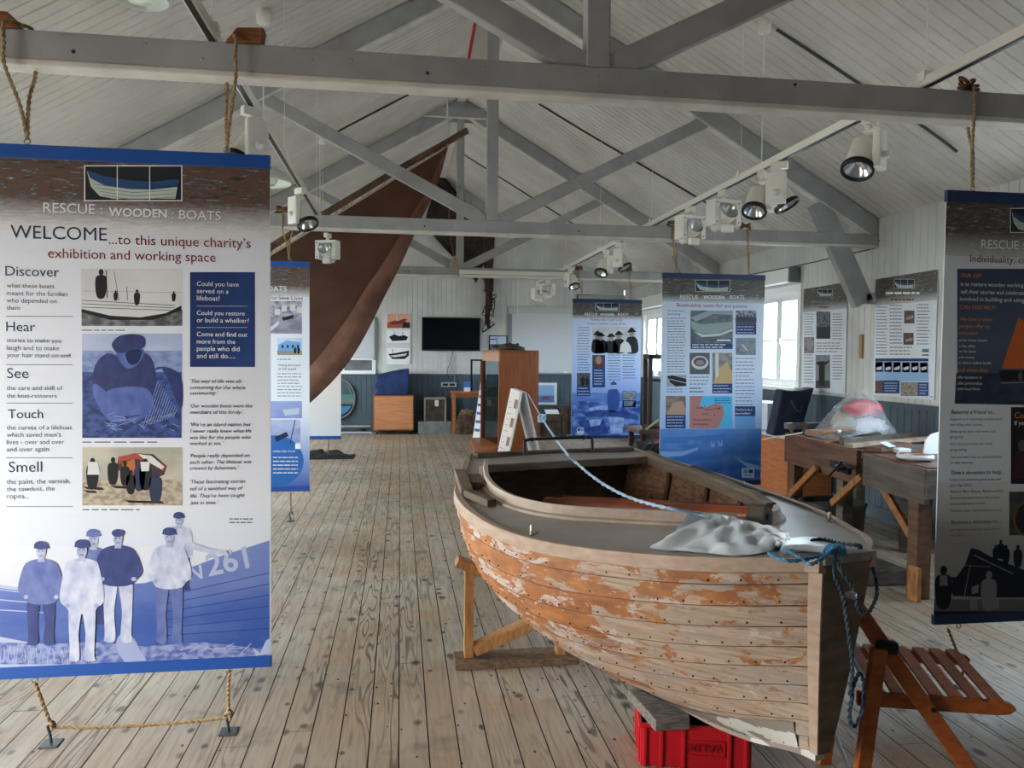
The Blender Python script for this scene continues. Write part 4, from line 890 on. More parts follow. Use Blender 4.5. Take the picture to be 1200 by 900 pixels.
p.rect(1096, 676, 1260, 681, nk, 3, q); p.rect(1094, 702, 1260, 722, flat('wet_sand', '6c6a72'), 3, q); p.rect(1094, 716, 1260, 724, nk, 4, q)
p.poly([(1113, 690), (1114, 684), (1130, 662), (1137, 642), (1146, 644), (1160, 652), (1200, 668), (1260, 690), (1260, 700), (1170, 700), (1116, 698)], nk, 5, q); p.line(1140, 650, 1186, 672, 1.4, np_, 6, q); p.line(1136, 662, 1129, 700, 1, np_, 6, q); p.line(1130, 662, 1160, 664, .8, np_, 6, q); p.poly([(1138, 688), (1146, 684), (1146, 694), (1138, 696)], np_, 6, q)
for x, y, h in ((1172, 654, 22), (1192, 664, 26), (1178, 660, 22), (1166, 656, 18)): tiny(q, x, y, h, nk, 7)
tiny(q, 1105, 712, 50, nk, 7); p.poly([(1101, 674), (1109, 674), (1110, 686), (1100, 686)], np_, 9, q); tiny(q, 1158, 714, 46, np_, 7)
for x in (1140, 1166): p.rect(x-4, 702, x+4, 714, np_, 4, q)
am.done((.065*2, .84)); ropes(am, ['rope over the front beam at the left end of the Individuality banner', 'rope over the front beam beyond the right edge of the picture'][:1], ['knot'])
floor_tie(am, .075, 1130, 806, 'Individuality')

# ------------------------------------------------------------------ posters fixed on the right wall
class Poster(Banner):
    def __init__(s, label, Y0, Y1, Z0, Z1):
        X = XR-.012; s.X0, s.X1, s.Z0, s.Z1 = Y1, Y0, Z0, Z1; s.X = X
        s.t = thing('wall_poster', label, 'poster', (XR-.008, (Y0+Y1)/2, Z0), 'posters on the right wall')
        s.b = MB(); s.b.box((X-.001, Y0, Z0), (X+.008, Y1, Z1), mBoard); s.p = Print((X, Y1, 0), (0, -1, 0), (-1, 0, 0), dict(X=X)); s.p.mb = s.b; s.photos = []
    def area(s, v0, v1, m, l=1):
        x = s.X-LAY0-LAY*l; s.b.face([(x, s.X0, v0), (x, s.X1, v0), (x, s.X1, v1), (x, s.X0, v1)], m)
    def done(s):
        s.b.build('sheet', s.t); s.p.tx.build('lettering', s.t, fixn=False)
        for n, q in s.photos: q.build(n, s.t, fixn=False)
        m = MB()
        for y in (s.X0-.03, s.X1+.03):
            for z in (s.Z0+.03, s.Z1-.03): 
                m = MB(); m.lathe([(0, .004), (.006, .003), (.008, 0)], mSteel, Matrix.Translation((s.X-.001, y, z)) @ Matrix.Rotation(-PI/2, 4, 'Y'), 10); m.build('screw', s.t)
def yat(x, y): return at(x, y, X=XR-.012).y
def zat(x, y): return at(x, y, X=XR-.012).z
o1 = Poster('narrower poster on the right wall beside the window, with a man stretching his arms', yat(992, 390), yat(941, 390), zat(941, 457), zat(966, 335))
p = o1.p; zt = o1.Z1; o1.area(zt-.27, zt, header_mat('poster_header', 0, (zt-.27)-o1.Z0-.02, (zt-.12)-o1.Z0, '2a2d2c', '43423e', 'c3c9cc'))
o1.logo(958, 339, 976, 347); p.bars(951, 984, 354, 354, 1, mInkG, w=2.2); p.bars(960, 972, 360, 360, 1, mInkR, w=1.8)
q = o1.photo(957, 365, 973.5, 397, photo_mat('wreck', '3c3d42', '73757a', 26)); p.rect(957.3, 383, 973.3, 397, flat('dim_sea', '2f3540'), 3, q)
p.bars(943, 955, 368, 392, 9, mInkB); p.bars(976, 988, 368, 397, 10, mInkB)
q = o1.photo(942.5, 395, 954.5, 414, photo_mat('net_maker', '8d8784', '5a5553', 22)); p.ell(949, 404, 3.5, 7, G1, 3, 12, q)
p.bars(957, 987, 402, 412, 4, mInkB); p.bars(942.5, 954, 416, 448, 10, mInkB); p.bars(976, 988, 417, 444, 9, mInkB)
q = o1.photo(956, 416, 973.2, 455, photo_mat('dull_sky', '7c8084', '6b6f74', 5)); p.poly([(958, 424), (963, 423), (968, 424), (972, 422), (972, 424.5), (967, 428), (967, 452), (960, 452), (960, 428), (956.5, 426)], K, 4, q); p.ell(963.5, 420, 1.8, 2.6, G1, 5, 10, q); p.rect(956.2, 446, 973, 455, flat('dull_ground', '3b3e40'), 3, q)
o1.done()
o2 = Poster('wider poster on the right wall with a row of six small photos', yat(1097, 390), yat(1025, 390), zat(1025, 463), zat(1060, 322))
p = o2.p; zt = o2.Z1; o2.area(zt-.26, zt, header_mat('poster_header_b', 0, (zt-.26)-o2.Z0-.02, (zt-.11)-o2.Z0, '2a2d2c', '43423e', 'c3c9cc'))
o2.logo(1048, 327, 1072, 338); p.bars(1038, 1080, 343.5, 342, 1, mInkW, w=2.6); p.bars(1044, 1072, 351, 350, 1, mInkR, w=2)
p.bars(1027, 1040, 360, 415, 16, mInkD); p.bars(1043, 1058, 358, 402, 12, mInkD); p.bars(1075, 1090, 357, 403, 13, mInkD); p.bars(1043, 1070, 407, 415, 3, mInkD)
for x0, y0, x1, y1 in ((1060, 364, 1072, 379), (1059, 390, 1071, 404)): q = o2.photo(x0, y0, x1, y1, photo_mat('brown_boat', '5c4640', '33302f', 22)); p.poly([(x0+2, y0+8), (x1-1, y0+5), (x1-1, y0+9), (x0+3, y0+11)], G1, 3, q)
p.rect(1081, 409, 1089, 417, flat('teal_mark', '4e7c86'), 3); p.rect(1081, 413, 1089, 415, mInkW, 4)
p.rect(1026, 420, 1088.5, 423.5, mInkN, 3)
p.rect(1026, 424, 1088.5, 447, flat('strip_blue', '8fb2dc'), 2)
for i in range(6):
    x = 1026.3+i*10.5; q = o2.photo(x, 424+i*.2, x+8.6, 435.5+i*.2, photo_mat('boat_row_%d' % (i % 3), ('5a4a46', '4c545c', '6a4038')[i % 3], ('8d857e', '84909a', 'a88670')[i % 3], 26)); p.poly([(x+1, 431), (x+7.5, 429), (x+7, 433), (x+2, 434)], G2, 3, q)
q = o2.photo(1026, 446, 1054.5, 461, mInkN); p.rect(1026.3, 446.3, 1034, 460.5, flat('portrait', '6a4640'), 3, q); p.bars(1037, 1053, 449, 458, 4, mInkL, 6, 1)
q = o2.photo(1056, 448, 1088.5, 464, mInkN); p.rect(1056.3, 448.3, 1076, 463.5, photo_mat('sepia_crowd', '9a8d84', '6c625c', 26), 3, q); p.bars(1078, 1087, 451, 461, 4, mInkL, 6, 1)
o2.done()
# ================================================================== THE BOAT
BTH = .267; BT0 = V((1.277, 2.049, 0)); BL = 1.9
bd = V((-math.sin(BTH), math.cos(BTH), 0)); bq = V((math.cos(BTH), math.sin(BTH), 0))
def bp(s, u, z): return BT0 + bd*s + bq*u + V((0, 0, z))
KS = [0, .1, .22, .38, .55, .75, 1]
KB = [.089, .308, .473, .641, .707, .676, .449]
KK = [(.0, .335), (.08, .326), (.35, .258), (.65, .213), (1.0, .2), (1.4, .21), (1.9, .225)]
def cub(xs, ys, x):
    n = len(xs); i = 0
    while i < n-2 and x > xs[i+1]: i += 1
    def sl(k):
        if k == 0: return (ys[1]-ys[0])/(xs[1]-xs[0])
        if k == n-1: return (ys[-1]-ys[-2])/(xs[-1]-xs[-2])
        return (ys[k+1]-ys[k-1])/(xs[k+1]-xs[k-1])
    h = xs[i+1]-xs[i]; t = (x-xs[i])/h; a, b = ys[i], ys[i+1]; m0, m1 = sl(i)*h, sl(i+1)*h
    return (2*t**3-3*t*t+1)*a+(t**3-2*t*t+t)*m0+(-2*t**3+3*t*t)*b+(t**3-t*t)*m1
def half(s): s = max(s, 0); return max(.02, cub(KS, KB, s/BL))
def sheer(s): S = max(s, 0)/BL; return .97-.314*S+.395*S*S
def keel(s): s = max(s, 0); return cub([k[0] for k in KK], [k[1] for k in KK], s)
def power(s): s = max(s, 0); return 1.15 + 1.0*min(1, (s/1.0))**.8 - (.1*max(0, s-1.3)/.6)
RAKE = .07
def sec(s, v, side, off=0.):
    """point on the skin: v from keel to sheer"""
    p = power(s); k = keel(s)+.03; z1 = sheer(s)
    y = .018+(half(s)-.018)*(1-(1-v)**p); z = k+(z1-k)*v**1.12
    e = 1e-3; va, vb = max(0, v-e), min(1, v+e)
    dy = (half(s)-.018)*((1-va)**p-(1-vb)**p); dz = (z1-k)*(vb**1.12-va**1.12); l = math.hypot(dy, dz) or 1
    y += off*dz/l; z -= off*dy/l
    ss = s + RAKE*(1-v)*max(0, 1-s/.5)
    return bp(ss, side*max(y, .004), z)

def hull_mat():
    m = bpy.data.materials.new('stripped_hull'); m.use_nodes = True; nt = m.node_tree; N, L = nt.nodes, nt.links; b = N['Principled BSDF']; b.inputs['Roughness'].default_value = .6
    tc = N.new('ShaderNodeTexCoord'); mp = N.new('ShaderNodeMapping'); mp.inputs['Rotation'].default_value = (0, 0, -BTH); L.new(tc.outputs['Object'], mp.inputs[0])
    def noise_(sc, st, det=6, ro=.6, dist=0):
        q = N.new('ShaderNodeMapping'); q.inputs['Scale'].default_value = st; L.new(mp.outputs[0], q.inputs[0])
        n = N.new('ShaderNodeTexNoise'); n.inputs['Scale'].default_value = sc; n.inputs['Detail'].default_value = det; n.inputs['Roughness'].default_value = ro; n.inputs['Distortion'].default_value = dist; L.new(q.outputs[0], n.inputs['Vector']); return n.outputs['Fac']
    def rng(v, a, b_, c=0, d=1):
        r = N.new('ShaderNodeMapRange'); r.inputs[1].default_value = a; r.inputs[2].default_value = b_; r.inputs[3].default_value = c; r.inputs[4].default_value = d; L.new(v, r.inputs[0]); return r.outputs[0]
    def mixc(f, a, c):
        x = N.new('ShaderNodeMix'); x.data_type = 'RGBA'
        for s, v in ((0, f), (6, a), (7, c)):
            if isinstance(v, tuple) or isinstance(v, float): x.inputs[s].default_value = v
            else: L.new(v, x.inputs[s])
        return x.outputs[2]
    def math_(op, a, c):
        x = N.new('ShaderNodeMath'); x.operation = op
        for i, v in enumerate((a, c)):
            if isinstance(v, float): x.inputs[i].default_value = v
            else: L.new(v, x.inputs[i])
        return x.outputs[0]
    grain = noise_(4, (1.6, .9, 26), 4, .55); wood = mixc(rng(grain, .38, .72), lin('b9a48f'), lin('93806e'))
    wood = mixc(rng(noise_(2.6, (1, .8, 4)), .5, .62, 0, .75), wood, lin('9d968d'))
    sp = N.new('ShaderNodeSeparateXYZ'); L.new(mp.outputs[0], sp.inputs[0])
    # varnish is left mostly towards the stern and on the upper strakes
    fld = math_('ADD', math_('MULTIPLY', sp.outputs[1], .19), math_('MULTIPLY', sp.outputs[2], .34))
    fine_ = math_('MULTIPLY', noise_(30, (.8, .6, 1.6), 4, .7), .16)
    n = math_('ADD', math_('ADD', noise_(4.2, (1.4, .9, 2.4), 9, .66, .5), fine_), math_('ADD', fld, -.08))
    varn = rng(n, .655, .672)
    vcol = mixc(rng(noise_(9, (1, 1, 2)), .35, .65), lin('b37a48'), lin('8e5733'))
    c = mixc(varn, wood, vcol)
    br = rng(noise_(6.5, (1.3, .8, 3.2), 9, .7, .6), .575, .60, 0, .7)
    c = mixc(br, c, lin('8d6449'))
    c = mixc(rng(noise_(24, (1, .5, 2.4), 6, .7), .56, .62, 0, .35), c, lin('7c5f4c'))
    # pale primer flakes
    pr = math_('ADD', math_('ADD', noise_(5.5, (1.2, .8, 2.2), 9, .68, .8), math_('ADD', fine_, -.08)), math_('MULTIPLY', sp.outputs[1], .055))
    c = mixc(rng(pr, .565, .572, 0, .9), c, mixc(rng(grain, .4, .6), lin('c6bbb0'), lin('aea196')))
    L.new(c, b.inputs['Base Color'])
    bpn = N.new('ShaderNodeBump'); bpn.inputs['Strength'].default_value = .3; bpn.inputs['Distance'].default_value = .004; L.new(n, bpn.inputs['Height']); L.new(bpn.outputs[0], b.inputs['Normal'])
    return m
mHull = hull_mat()
mRail = mat('rubbing_strake', 'b7a391', .6, 'a08a77', 5, (5, 1, 10), .3, .75, bump=.1)
mDeck = mat('deck_grey', 'a8a29b', .42, '938e88', 3, bump=.04)
mCoam = mat('coaming_wood', 'bfb0a2', .55, 'a89786', 4, (5, 1, 10), .3, .75, bump=.1)
mInner = mat('inner_planking', 'a57c58', .6, '80593d', 7, (8, 1, 8), bump=.1)
mRib = mat('rib_wood', '6b4c38', .65, '4e382b', 9)
mOldWood = mat('weathered_wood', '80705f', .75, '5c4f44', 3, (3, 1.5, 9), .3, .75, bump=.15)
mKeel = mat('keel_wood', '8b8076', .7, 'c7c6bd', 4.5, (1, 1, 3), .57, .585, bump=.1, detail=8)
mKeelW = mat('keel_paint', '8f877e', .65, 'd2d4cf', 4.2, (1, 1, 2.2), .545, .552, bump=.1, detail=8)
mRivet = mat('rivet', '4c3a2e', .5, metal=.3)

boat = thing('rowing_boat', 'small clinker-built wooden boat, half stripped of varnish, propped in the middle of the floor', 'boat', bp(.95, 0, 0))
NS = 56; NP = 10
def srow(i): return BL*i/NS
mSeam = mat('seam', '4a3c32', .8, '6a5646', 12)
hb_ = MB()
vs_ = [1-(1-j/NP)**1.0 for j in range(NP+1)]
for side in (-1, 1):
    for j in range(NP):
        va, vb = vs_[j], vs_[j+1]; rows = []
        for i in range(NS+1):
            s = srow(i); t = min(1, s/.06)
            rows.append([sec(s, va, side, 0), sec(s, va, side, .011*t+.001), sec(s, va+.0035, side, .011*t+.001), sec(s, va+(vb-va)*.35, side, .008*t), sec(s, va+(vb-va)*.7, side, .004*t), sec(s, vb-.0075, side, .002*t), sec(s, vb, side, .0)])
        hb_.grid(rows, mHull, False, mfun=lambda i, k: mSeam if k in (0, 1, 5) else mHull)
hb_.build('planking', boat, fixn=True)
# rivets along every land
rv = MB()
for side in (-1,):
    for j in range(NP):
        for i in range(2, NS*2):
            s = BL*i/(NS*2)
            if random.random() < (.75 if i % 4 == 0 else .0): p = sec(s, vs_[j]+.02, side, .0115); rv.ball(p, .0035, mRivet, 1)
        for dv in (.03, .06): rv.ball(sec(.012, vs_[j]+dv, side, .004), .004, mRivet, 1)
rv.build('rivets', boat, kind='stuff')
ib = MB()
for side in (-1, 1):
    rows = []
    for i in range(1, NS):
        s = srow(i); rows.append([sec(s, v, side, -.016) for v in [j/20 for j in range(21)]])
    ib.grid(rows, mInner, True)
ib.build('inner_planking', boat, fixn=False)
for i in range(7):
    s = .45+i*.2; r = MB()
    for side in (-1, 1): r.tube([sec(s, v, side, -.026) for v in [j/14 for j in range(15)]], .012, mRib, 6)
    r.build('rib', boat)
# keel, stem post and the two end boards
kb = MB(); rows = []
for i in range(NS+1):
    s = srow(i); k = keel(s); ss = s+RAKE*max(0, 1-s/.5); rows.append([bp(ss, -.02, k+.06), bp(ss, -.02, k), bp(ss, .02, k), bp(ss, .02, k+.06)])
kb.grid(rows, mKeel, False); kb.face(rows[0], mKeel); kb.face(rows[-1][::-1], mKeel); kb.build('keel', boat, bevel=.003)
kw = MB(); rows = []
for i in range(2, NS+1):
    s = srow(i); rows.append([sec(s, v_, -1, .0135) for v_ in (.0, .06+.05*max(0, 1-s/.8), .13+.06*max(0, 1-s/.8))])
kw.grid(rows, mKeelW, True); kw.build('garboard_paint', boat)
def endboard(s, th, mtl, name):
    m = MB(); vv = [j/16 for j in range(17)]
    out = [sec(s, v, -1, .006) for v in vv] + [sec(s, v, 1, .006) for v in vv[::-1]]
    m.prism(out, bd*th, mtl); return m.build(name, boat, bevel=.003)
endboard(-.018, .045, mOldWood, 'bow_transom'); endboard(BL-.01, .03, mOldWood, 'stern_transom')
cp = MB(); rows = []
for j in range(17):
    v = j/16; rows.append([sec(-.017, v, -1, .0095), sec(.016, v, -1, .0105), sec(.016, v, -1, .004), sec(-.017, v, -1, .003)])
cp.grid(rows, mRail, False, True); cp.build('corner_post', boat)
# rubbing strake round the sheer
for side, nm in ((-1, 'rubbing_strake'), (1, 'rubbing_strake')):
    r = MB(); rows = []
    for i in range(NS+1):
        s = srow(i)-.016*(1-i/NS); a = half(max(s, 0)); z = sheer(max(s, 0)); rows.append([bp(s, side*(a-.01), z+.014), bp(s, side*(a+.02), z+.014), bp(s, side*(a+.024), z-.03), bp(s, side*(a-.004), z-.034)])
    r.grid(rows, mRail, False, True); r.face(rows[0], mRail); r.face(rows[-1][::-1], mRail); r.build(nm, boat, bevel=.003)
tr = MB(); w = half(0)+.008; tr.bar(bp(-.006, -w, sheer(0)+.004), bp(-.006, w-.012, sheer(0)+.004), .032, .026, mat('end_rail', 'a8a29b', .5, '8d857d', 8)); tr.build('bow_rail', boat, bevel=.004)

# cockpit outline (s, u) and the deck round it
CK = [(1.70, -.44), (1.45, -.53), (1.2, -.535), (1.0, -.44), (.83, -.25), (.67, -.04), (.575, .16), (.60, .28), (.70, .385), (.90, .485), (1.15, .53), (1.45, .515), (1.70, .45)]
ck = [(q.x, q.y) for q in smoothpath([(a, b, 0) for a, b in CK], 6)]
outer = [(srow(i), -half(srow(i))+.004) for i in range(NS, -1, -1)] + [(srow(i), half(srow(i))-.004) for i in range(NS+1)]
DZ = .004
def dz(s, u): a = half(min(max(s, 0), BL)); return sheer(s)+DZ+.02*(1-min(1, abs(u)/a)**2)
def inside(P, poly):
    c = False; j = len(poly)-1
    for i in range(len(poly)):
        a, b = poly[i], poly[j]
        if (a[1] > P[1]) != (b[1] > P[1]) and P[0] < (b[0]-a[0])*(P[1]-a[1])/(b[1]-a[1])+a[0]: c = not c
        j = i
    return c
pts = [V(q) for q in outer+ck]; no, nc = len(outer), len(ck)
edges = [(i, (i+1) % no) for i in range(no)]+[(no+i, no+(i+1) % nc) for i in range(nc)]
for i in range(1, 38):
    for j in range(-14, 15):
        q = (i*.05, j*.05)
        if inside(q, outer) and not inside(q, ck) and min((V(q)-e).length for e in pts[:no+nc]) > .024: pts.append(V(q))
vo, eo, fo_, *_r = geometry.delaunay_2d_cdt(pts, edges, [], 0, 1e-6)
dk = MB(); vsd = [dk.bm.verts.new(bp(q.x, q.y, dz(q.x, q.y))) for q in vo]; vsl = [dk.bm.verts.new(bp(q.x, q.y, dz(q.x, q.y)-.014)) for q in vo]; di = dk.mi(mDeck)
for t in fo_:
    c = sum((vo[i] for i in t), V((0, 0)))/3
    if inside(c, outer) and not inside(c, ck):
        for q in ([vsd[i] for i in t], [vsl[i] for i in t][::-1]):
            f = dk.bm.faces.new(q); f.material_index = di; f.smooth = True
bmesh.ops.delete(dk.bm, geom=[v for v in dk.bm.verts if not v.link_faces], context='VERTS')
dk.build('deck', boat, fixn=False)
cm = MB(); rows = []
for k, (a, b) in enumerate(ck):
    pa = V(ck[max(k-1, 0)]); pb = V(ck[min(k+1, len(ck)-1)]); t = (pb-pa).normalized(); nx, ny = -t.y, t.x   # towards the opening or away
    c = V((1.15, 0)); 
    if (V((a, b))+V((nx, ny))*.05-c).length < (V((a, b))-c).length: nx, ny = -nx, -ny
    hc = .045 if not (b > .3 and a > .72) else .022
    z = dz(a, b); f = lambda o, h: bp(a+nx*o, b+ny*o, z+h)
    rows.append([f(-.006, -.022), f(-.006, hc), f(.012, hc+.002), f(.016, .012), f(.034, .008), f(.036, -.002), f(.012, -.002), f(.01, -.022)])
cm.grid(rows, mCoam, False, True, mfun=lambda i, j: mOldWood if ck[i][1] > .3 and ck[i][0] > .72 else mCoam); cm.face(rows[0], mCoam); cm.face(rows[-1][::-1], mCoam); cm.build('coaming', boat)
ab = MB(); ab.bar(bp(1.70, -.45, dz(1.7, .4)-.004), bp(1.70, .46, dz(1.7, .4)-.004), .02, .036, mOldWood); ab.build('aft_coaming', boat, bevel=.004)
# worn inwale and cap on the far side of the cockpit
iw = MB(); rows = []
for k, (a, b) in enumerate(ck):
    if b > .36 and a > .75: z = dz(a, b)+.024; j = .009*noise.noise(V((a*9, b, 2))); rows.append([bp(a, b-.028+j, z-.002), bp(a, b-.03+j, z+.022+j), bp(a, b+.02, z+.02+j), bp(a, b+.024, z-.002)])
iw.grid(rows, mOldWood, False, True); iw.face(rows[0], mOldWood); iw.face(rows[-1][::-1], mOldWood); iw.build('inwale', boat, bevel=.004)
# floor boards and a thwart in the dark of the cockpit
for i, u in enumerate((-.2, -.07, .07, .2)):
    m = MB(); s0, s1 = .8, 1.62; zz = lambda s: keel(s)+.19; m.prism([bp(s0, u-.06, zz(s0)), bp(s1, u-.06, zz(s1)), bp(s1, u+.06, zz(s1)), bp(s0, u+.06, zz(s0))], (0, 0, .014), mInner); m.build('floor_board', boat, bevel=.003)
m = MB(); m.bar(bp(1.33, -.6, .835), bp(1.33, .6, .835), .12, .022, mInner); m.build('thwart', boat, bevel=.004)
# broken chock on the port side deck
for q in (((1.63, -.60), (1.36, -.665), .05, .035), ((1.36, -.66), (1.19, -.62), .045, .03), ((1.56, -.56), (1.44, -.585), .06, .03)):
    m = MB(); a, b, w, h = q; m.bar(bp(*a, dz(*a)+h/2+.002), bp(*b, dz(*b)+h/2+.004), w, h, mOldWood); m.build('broken_chock', boat, bevel=.004)
# mooring pins
def pin(px, py, lb):
    z = .95
    for _ in range(12): P = at(px, py, Z=z); r = P-BT0; s, u = r.dot(bd), r.dot(bq); s = min(max(s, 0), BL); z = dz(s, u)
    t = MB(); P = V((P.x, P.y, z)); t.box((-.03, -.012, 0), (.03, .012, .004), mSteel, Matrix.Translation(P) @ Matrix.Rotation(BTH+.7, 4, 'Z')); t.lathe([(.007, .003), (.007, .03), (.005, .036), (0, .037)], mat('pale_brass', 'c8bfa8', .35, metal=.6), Matrix.Translation(P), 10); t.build('deck_pin', boat)
pin(623, 626, ''); pin(972, 611, ''); pin(871, 573, '')
# iron horse across the stern
z = sheer(BL)+.01; hs = MB(); hs.tube(smoothpath([bp(1.8, -.20, z), bp(1.8, -.20, z+.05), bp(1.8, -.18, z+.07), bp(1.8, 0, z+.072), bp(1.8, .16, z+.07), bp(1.8, .18, z+.05), bp(1.8, .18, z)], 6), .008, mBlack, 8)
hs.ball(bp(1.8, .13, z+.071), .014, mBlack, 1); hs.ball(bp(1.8, -.16, z+.071), .012, mBlack, 1); hs.build('stern_horse', boat)

# things lying in and on the boat
mSpar = mat('varnished_spar', '8a4424', .35, '6b3019', 6, (1, 1, 1), bump=.03)
a, b = at(640, 591, Z=.89), at(891, 605, Z=.975)
t = thing('spar', 'varnished wooden spar with a dark round cap lying in the cockpit of the boat', 'spar', a)
m = MB(); m.tube(smoothpath([a, a.lerp(b, .5), b], 4), .033, mSpar, 14); m.build('shaft', t)
d = (b-a).normalized(); m = MB(); m.tube([b-d*.035, b+d*.028], .045, mat('spar_cap', '4e473b', .6, '38342d', 20), 18); m.build('cap', t, bevel=.004)
m = MB(); m.tube([b+d*.028, b+d*.031], .012, mDark, 10); m.build('socket', t)
a2, b2 = at(660, 586, Z=.875), at(868, 597, Z=.94); m = MB(); m.tube([a2, b2], .022, mSpar, 12); tag(m.build('spar'), 'thinner varnished spar just behind the capped spar in the boat', 'spar')
for k, (a, b) in enumerate(((bp(1.28, .05, .872), bp(.95, .27, .862)), (bp(1.26, .17, .872), bp(.98, .36, .862)))):
    m = MB(); m.bar(a, b, .05, .018, mOldWood); tag(m.build('plank', bevel=.003), ['short weathered plank lying in the cockpit nearer the spars', 'short weathered plank lying in the cockpit nearer the ribs'][k], 'plank', 'loose planks in the boat')
for k, (s0, u0, s1, u1, w) in enumerate(((1.845, -.44, 1.83, .44, .05), (1.03, .615, 1.52, .60, .035))):
    m = MB(); m.bar(bp(s0, u0, dz(s0, u0)+.016), bp(s1, u1, dz(s1, u1)+.016), w, .02, mat('dark_batten', '5a4c42', .7, '43382f', 8)); tag(m.build('batten', bevel=.003), ['dark batten laid across the stern deck of the boat', 'dark batten laid along the far side deck of the boat'][k], 'batten')
# crumpled white plastic sack on the foredeck
mSack = mat('white_plastic', 'dde5ec', .3, 'c3ced9', 7, bump=.15)
def deckpt(px, py, h=.0):
    z = .95
    for _ in range(12):
        P = at(px, py, Z=z+h); r = P-BT0; s, u = min(max(r.dot(bd), 0), BL), r.dot(bq); z = dz(s, u)
    return V((P.x, P.y, z+h))
rows = []
top = [(812, 603), (838, 602), (860, 606), (885, 613), (908, 619), (926, 629)]; mid = [(795, 620), (822, 622), (850, 625), (876, 627), (900, 630), (920, 634)]; low = [(762, 643), (792, 646), (825, 648), (862, 651), (895, 648), (913, 640)]
for r, (row, hh) in enumerate(((top, .055), (mid, .035), (low, .006))): rows.append(smoothpath([deckpt(x, y, hh) for x, y in row], 8))
fine = []
for i in range(len(rows[0])):
    c = smoothpath([rows[0][i], rows[1][i], rows[2][i]], 8); fine.append(c)
for i, c in enumerate(fine):
    for j, q in enumerate(c):
        f = min(1, j/4, (len(c)-1-j)/4+.15); q.z += .022*f*noise.noise(V((i*.22, j*.35, 0)))+.014*f*abs(math.sin(i*.33+j*.3)); q.x += .008*noise.noise(V((i*.3, j*.4, 5)))
m = MB(); m.grid(fine, mSack); m.grid([[q-V((0, 0, .012 if 0 < j < len(c)-1 else .002)) for j, q in enumerate(c)] for c in fine], mSack)
o = m.build('plastic_sack', merge=False); tag(o, 'crumpled white plastic sack lying on the foredeck of the boat', 'sack')
f2 = []
for i in range(12):
    t_ = i/11; f2.append([deckpt(918+60*t_, 632-4*math.sin(t_*3)+j*4.+t_*1.5, .006+.012*math.sin(PI*j/4)*(1-t_*.7)) for j in range(5)])
m = MB(); m.grid(f2, mSack); m.grid([[q-V((0, 0, .004)) for q in r] for r in f2], mSack); tag(m.build('plastic_sheet'), 'folded strip of white plastic beside the sack at the bow of the boat', 'plastic')
# blue painter over the bow
mBRope = mat('blue_rope', '4f8fb5', .7, '2f6b92', 70); mBRopeShade = mat('blue_rope_shaded', '2f4654', .7, '22343f', 60)  # second one is a darker copy for hanging loops, shade put into the colour
cornr = bp(-.03, -.06, sheer(0)+.03)
t = thing('mooring_rope', 'blue mooring rope knotted at the bow of the boat and hanging down in loops', 'rope', cornr)
m = MB()
twist_rope(m, smoothpath([deckpt(901, 648, .012), deckpt(915, 655, .02), deckpt(935, 657, .02), cornr], 10), .0058, mBRope, .04)
twist_rope(m, smoothpath([deckpt(921, 644, .012), deckpt(938, 653, .022), deckpt(952, 661, .02), cornr+V((.005, .01, .01))], 10), .0058, mBRope, .04)
for i in range(4):
    c = cornr+V((-.01*i+.01, .004*i, .004)); m.tube([c+V((.015*math.cos(a), .011*math.sin(a)*.6, .013*math.sin(a+.4*i))) for a in [j*2*PI/14 for j in range(14)]], .0055, mBRope, 6, closed=True)
m.build('knot', t)
def hang(pts, name, r=.0062, mm=None):
    m = MB(); twist_rope(m, smoothpath(pts, 8), r, mm or mBRopeShade, .04); return m.build(name, t)
YR = 1.93
h = lambda x, y, d=0.: at(x, y, Y=YR+d)
hang([cornr, h(978, 672, -.02), h(988, 700), h(994, 740), h(999, 780), h(996, 815)], 'hanging_end')
hang([h(996, 815), h(1006, 790, .01), h(1012, 800, .02), h(1011, 830), h(1003, 850), h(996, 846), h(996, 830), h(999, 812), h(996, 800)], 'end_loop')
hang([cornr+V((.01, .02, .01)), h(985, 668, .02), h(1000, 690, .02), h(1005, 712, .03), h(1014, 720, .06), h(1024, 708, .1), h(1028, 690, .14), h(1022, 664, .2), h(1008, 646, .24), bp(0, .06, sheer(0)+.03), deckpt(985, 637, .012), deckpt(965, 632, .015), deckpt(950, 634, .012)], 'bight')
w_ = MB(); q = h(995, 699, .005)
for i in range(2): w_.tube([q+V((.02*math.cos(a), .012*math.sin(a), .006*i+.004*math.sin(2*a))) for a in [j*2*PI/12 for j in range(12)]], .003, mSteel, 5, closed=True)
w_.build('wire_tie', t)
# ================================================================== PROPS ROUND THE BOAT
mPine = mat('new_pine', 'b98a58', .6, 'a07345', 7, (8, 8, 2), bump=.05); mPineD = mat('rough_pine', '7d6650', .7, '5f4d3d', 8, (4, 8, 8), bump=.1)
t = thing('boat_cradle', 'pine cradle propping the stern of the boat, with sloping top arm and diagonal brace', 'cradle', (.57, 3.78, 0))
a, b = at(532, 777, Z=0), at(674, 770, Z=0); yb = 3.80
m = MB(); m.box((a.x, yb-.09, 0), (b.x, yb+.07, .035), mPineD); m.build('base_plank', t, bevel=.003)
m = MB(); m.box((a.x+.05, yb-.03, .035), (a.x+.095, yb+.04, .49), mPine); m.build('post', t, bevel=.003)
c, d = at(535, 657, Y=yb), at(604, 684, Y=yb); m = MB(); m.bar(c, d, .1, .045, mPine); m.build('top_arm', t, bevel=.003)
d2 = at(632, 726, Y=yb); m = MB(); m.bar((a.x+.1, yb, .07), d2, .09, .05, mPine); m.build('brace', t, bevel=.003)
e = at(657, 768, Y=yb-.02); m = MB(); m.box((e.x-.025, yb-.05, .035), (e.x+.02, yb+.02, .16), mPine); m.build('short_post', t, bevel=.003)

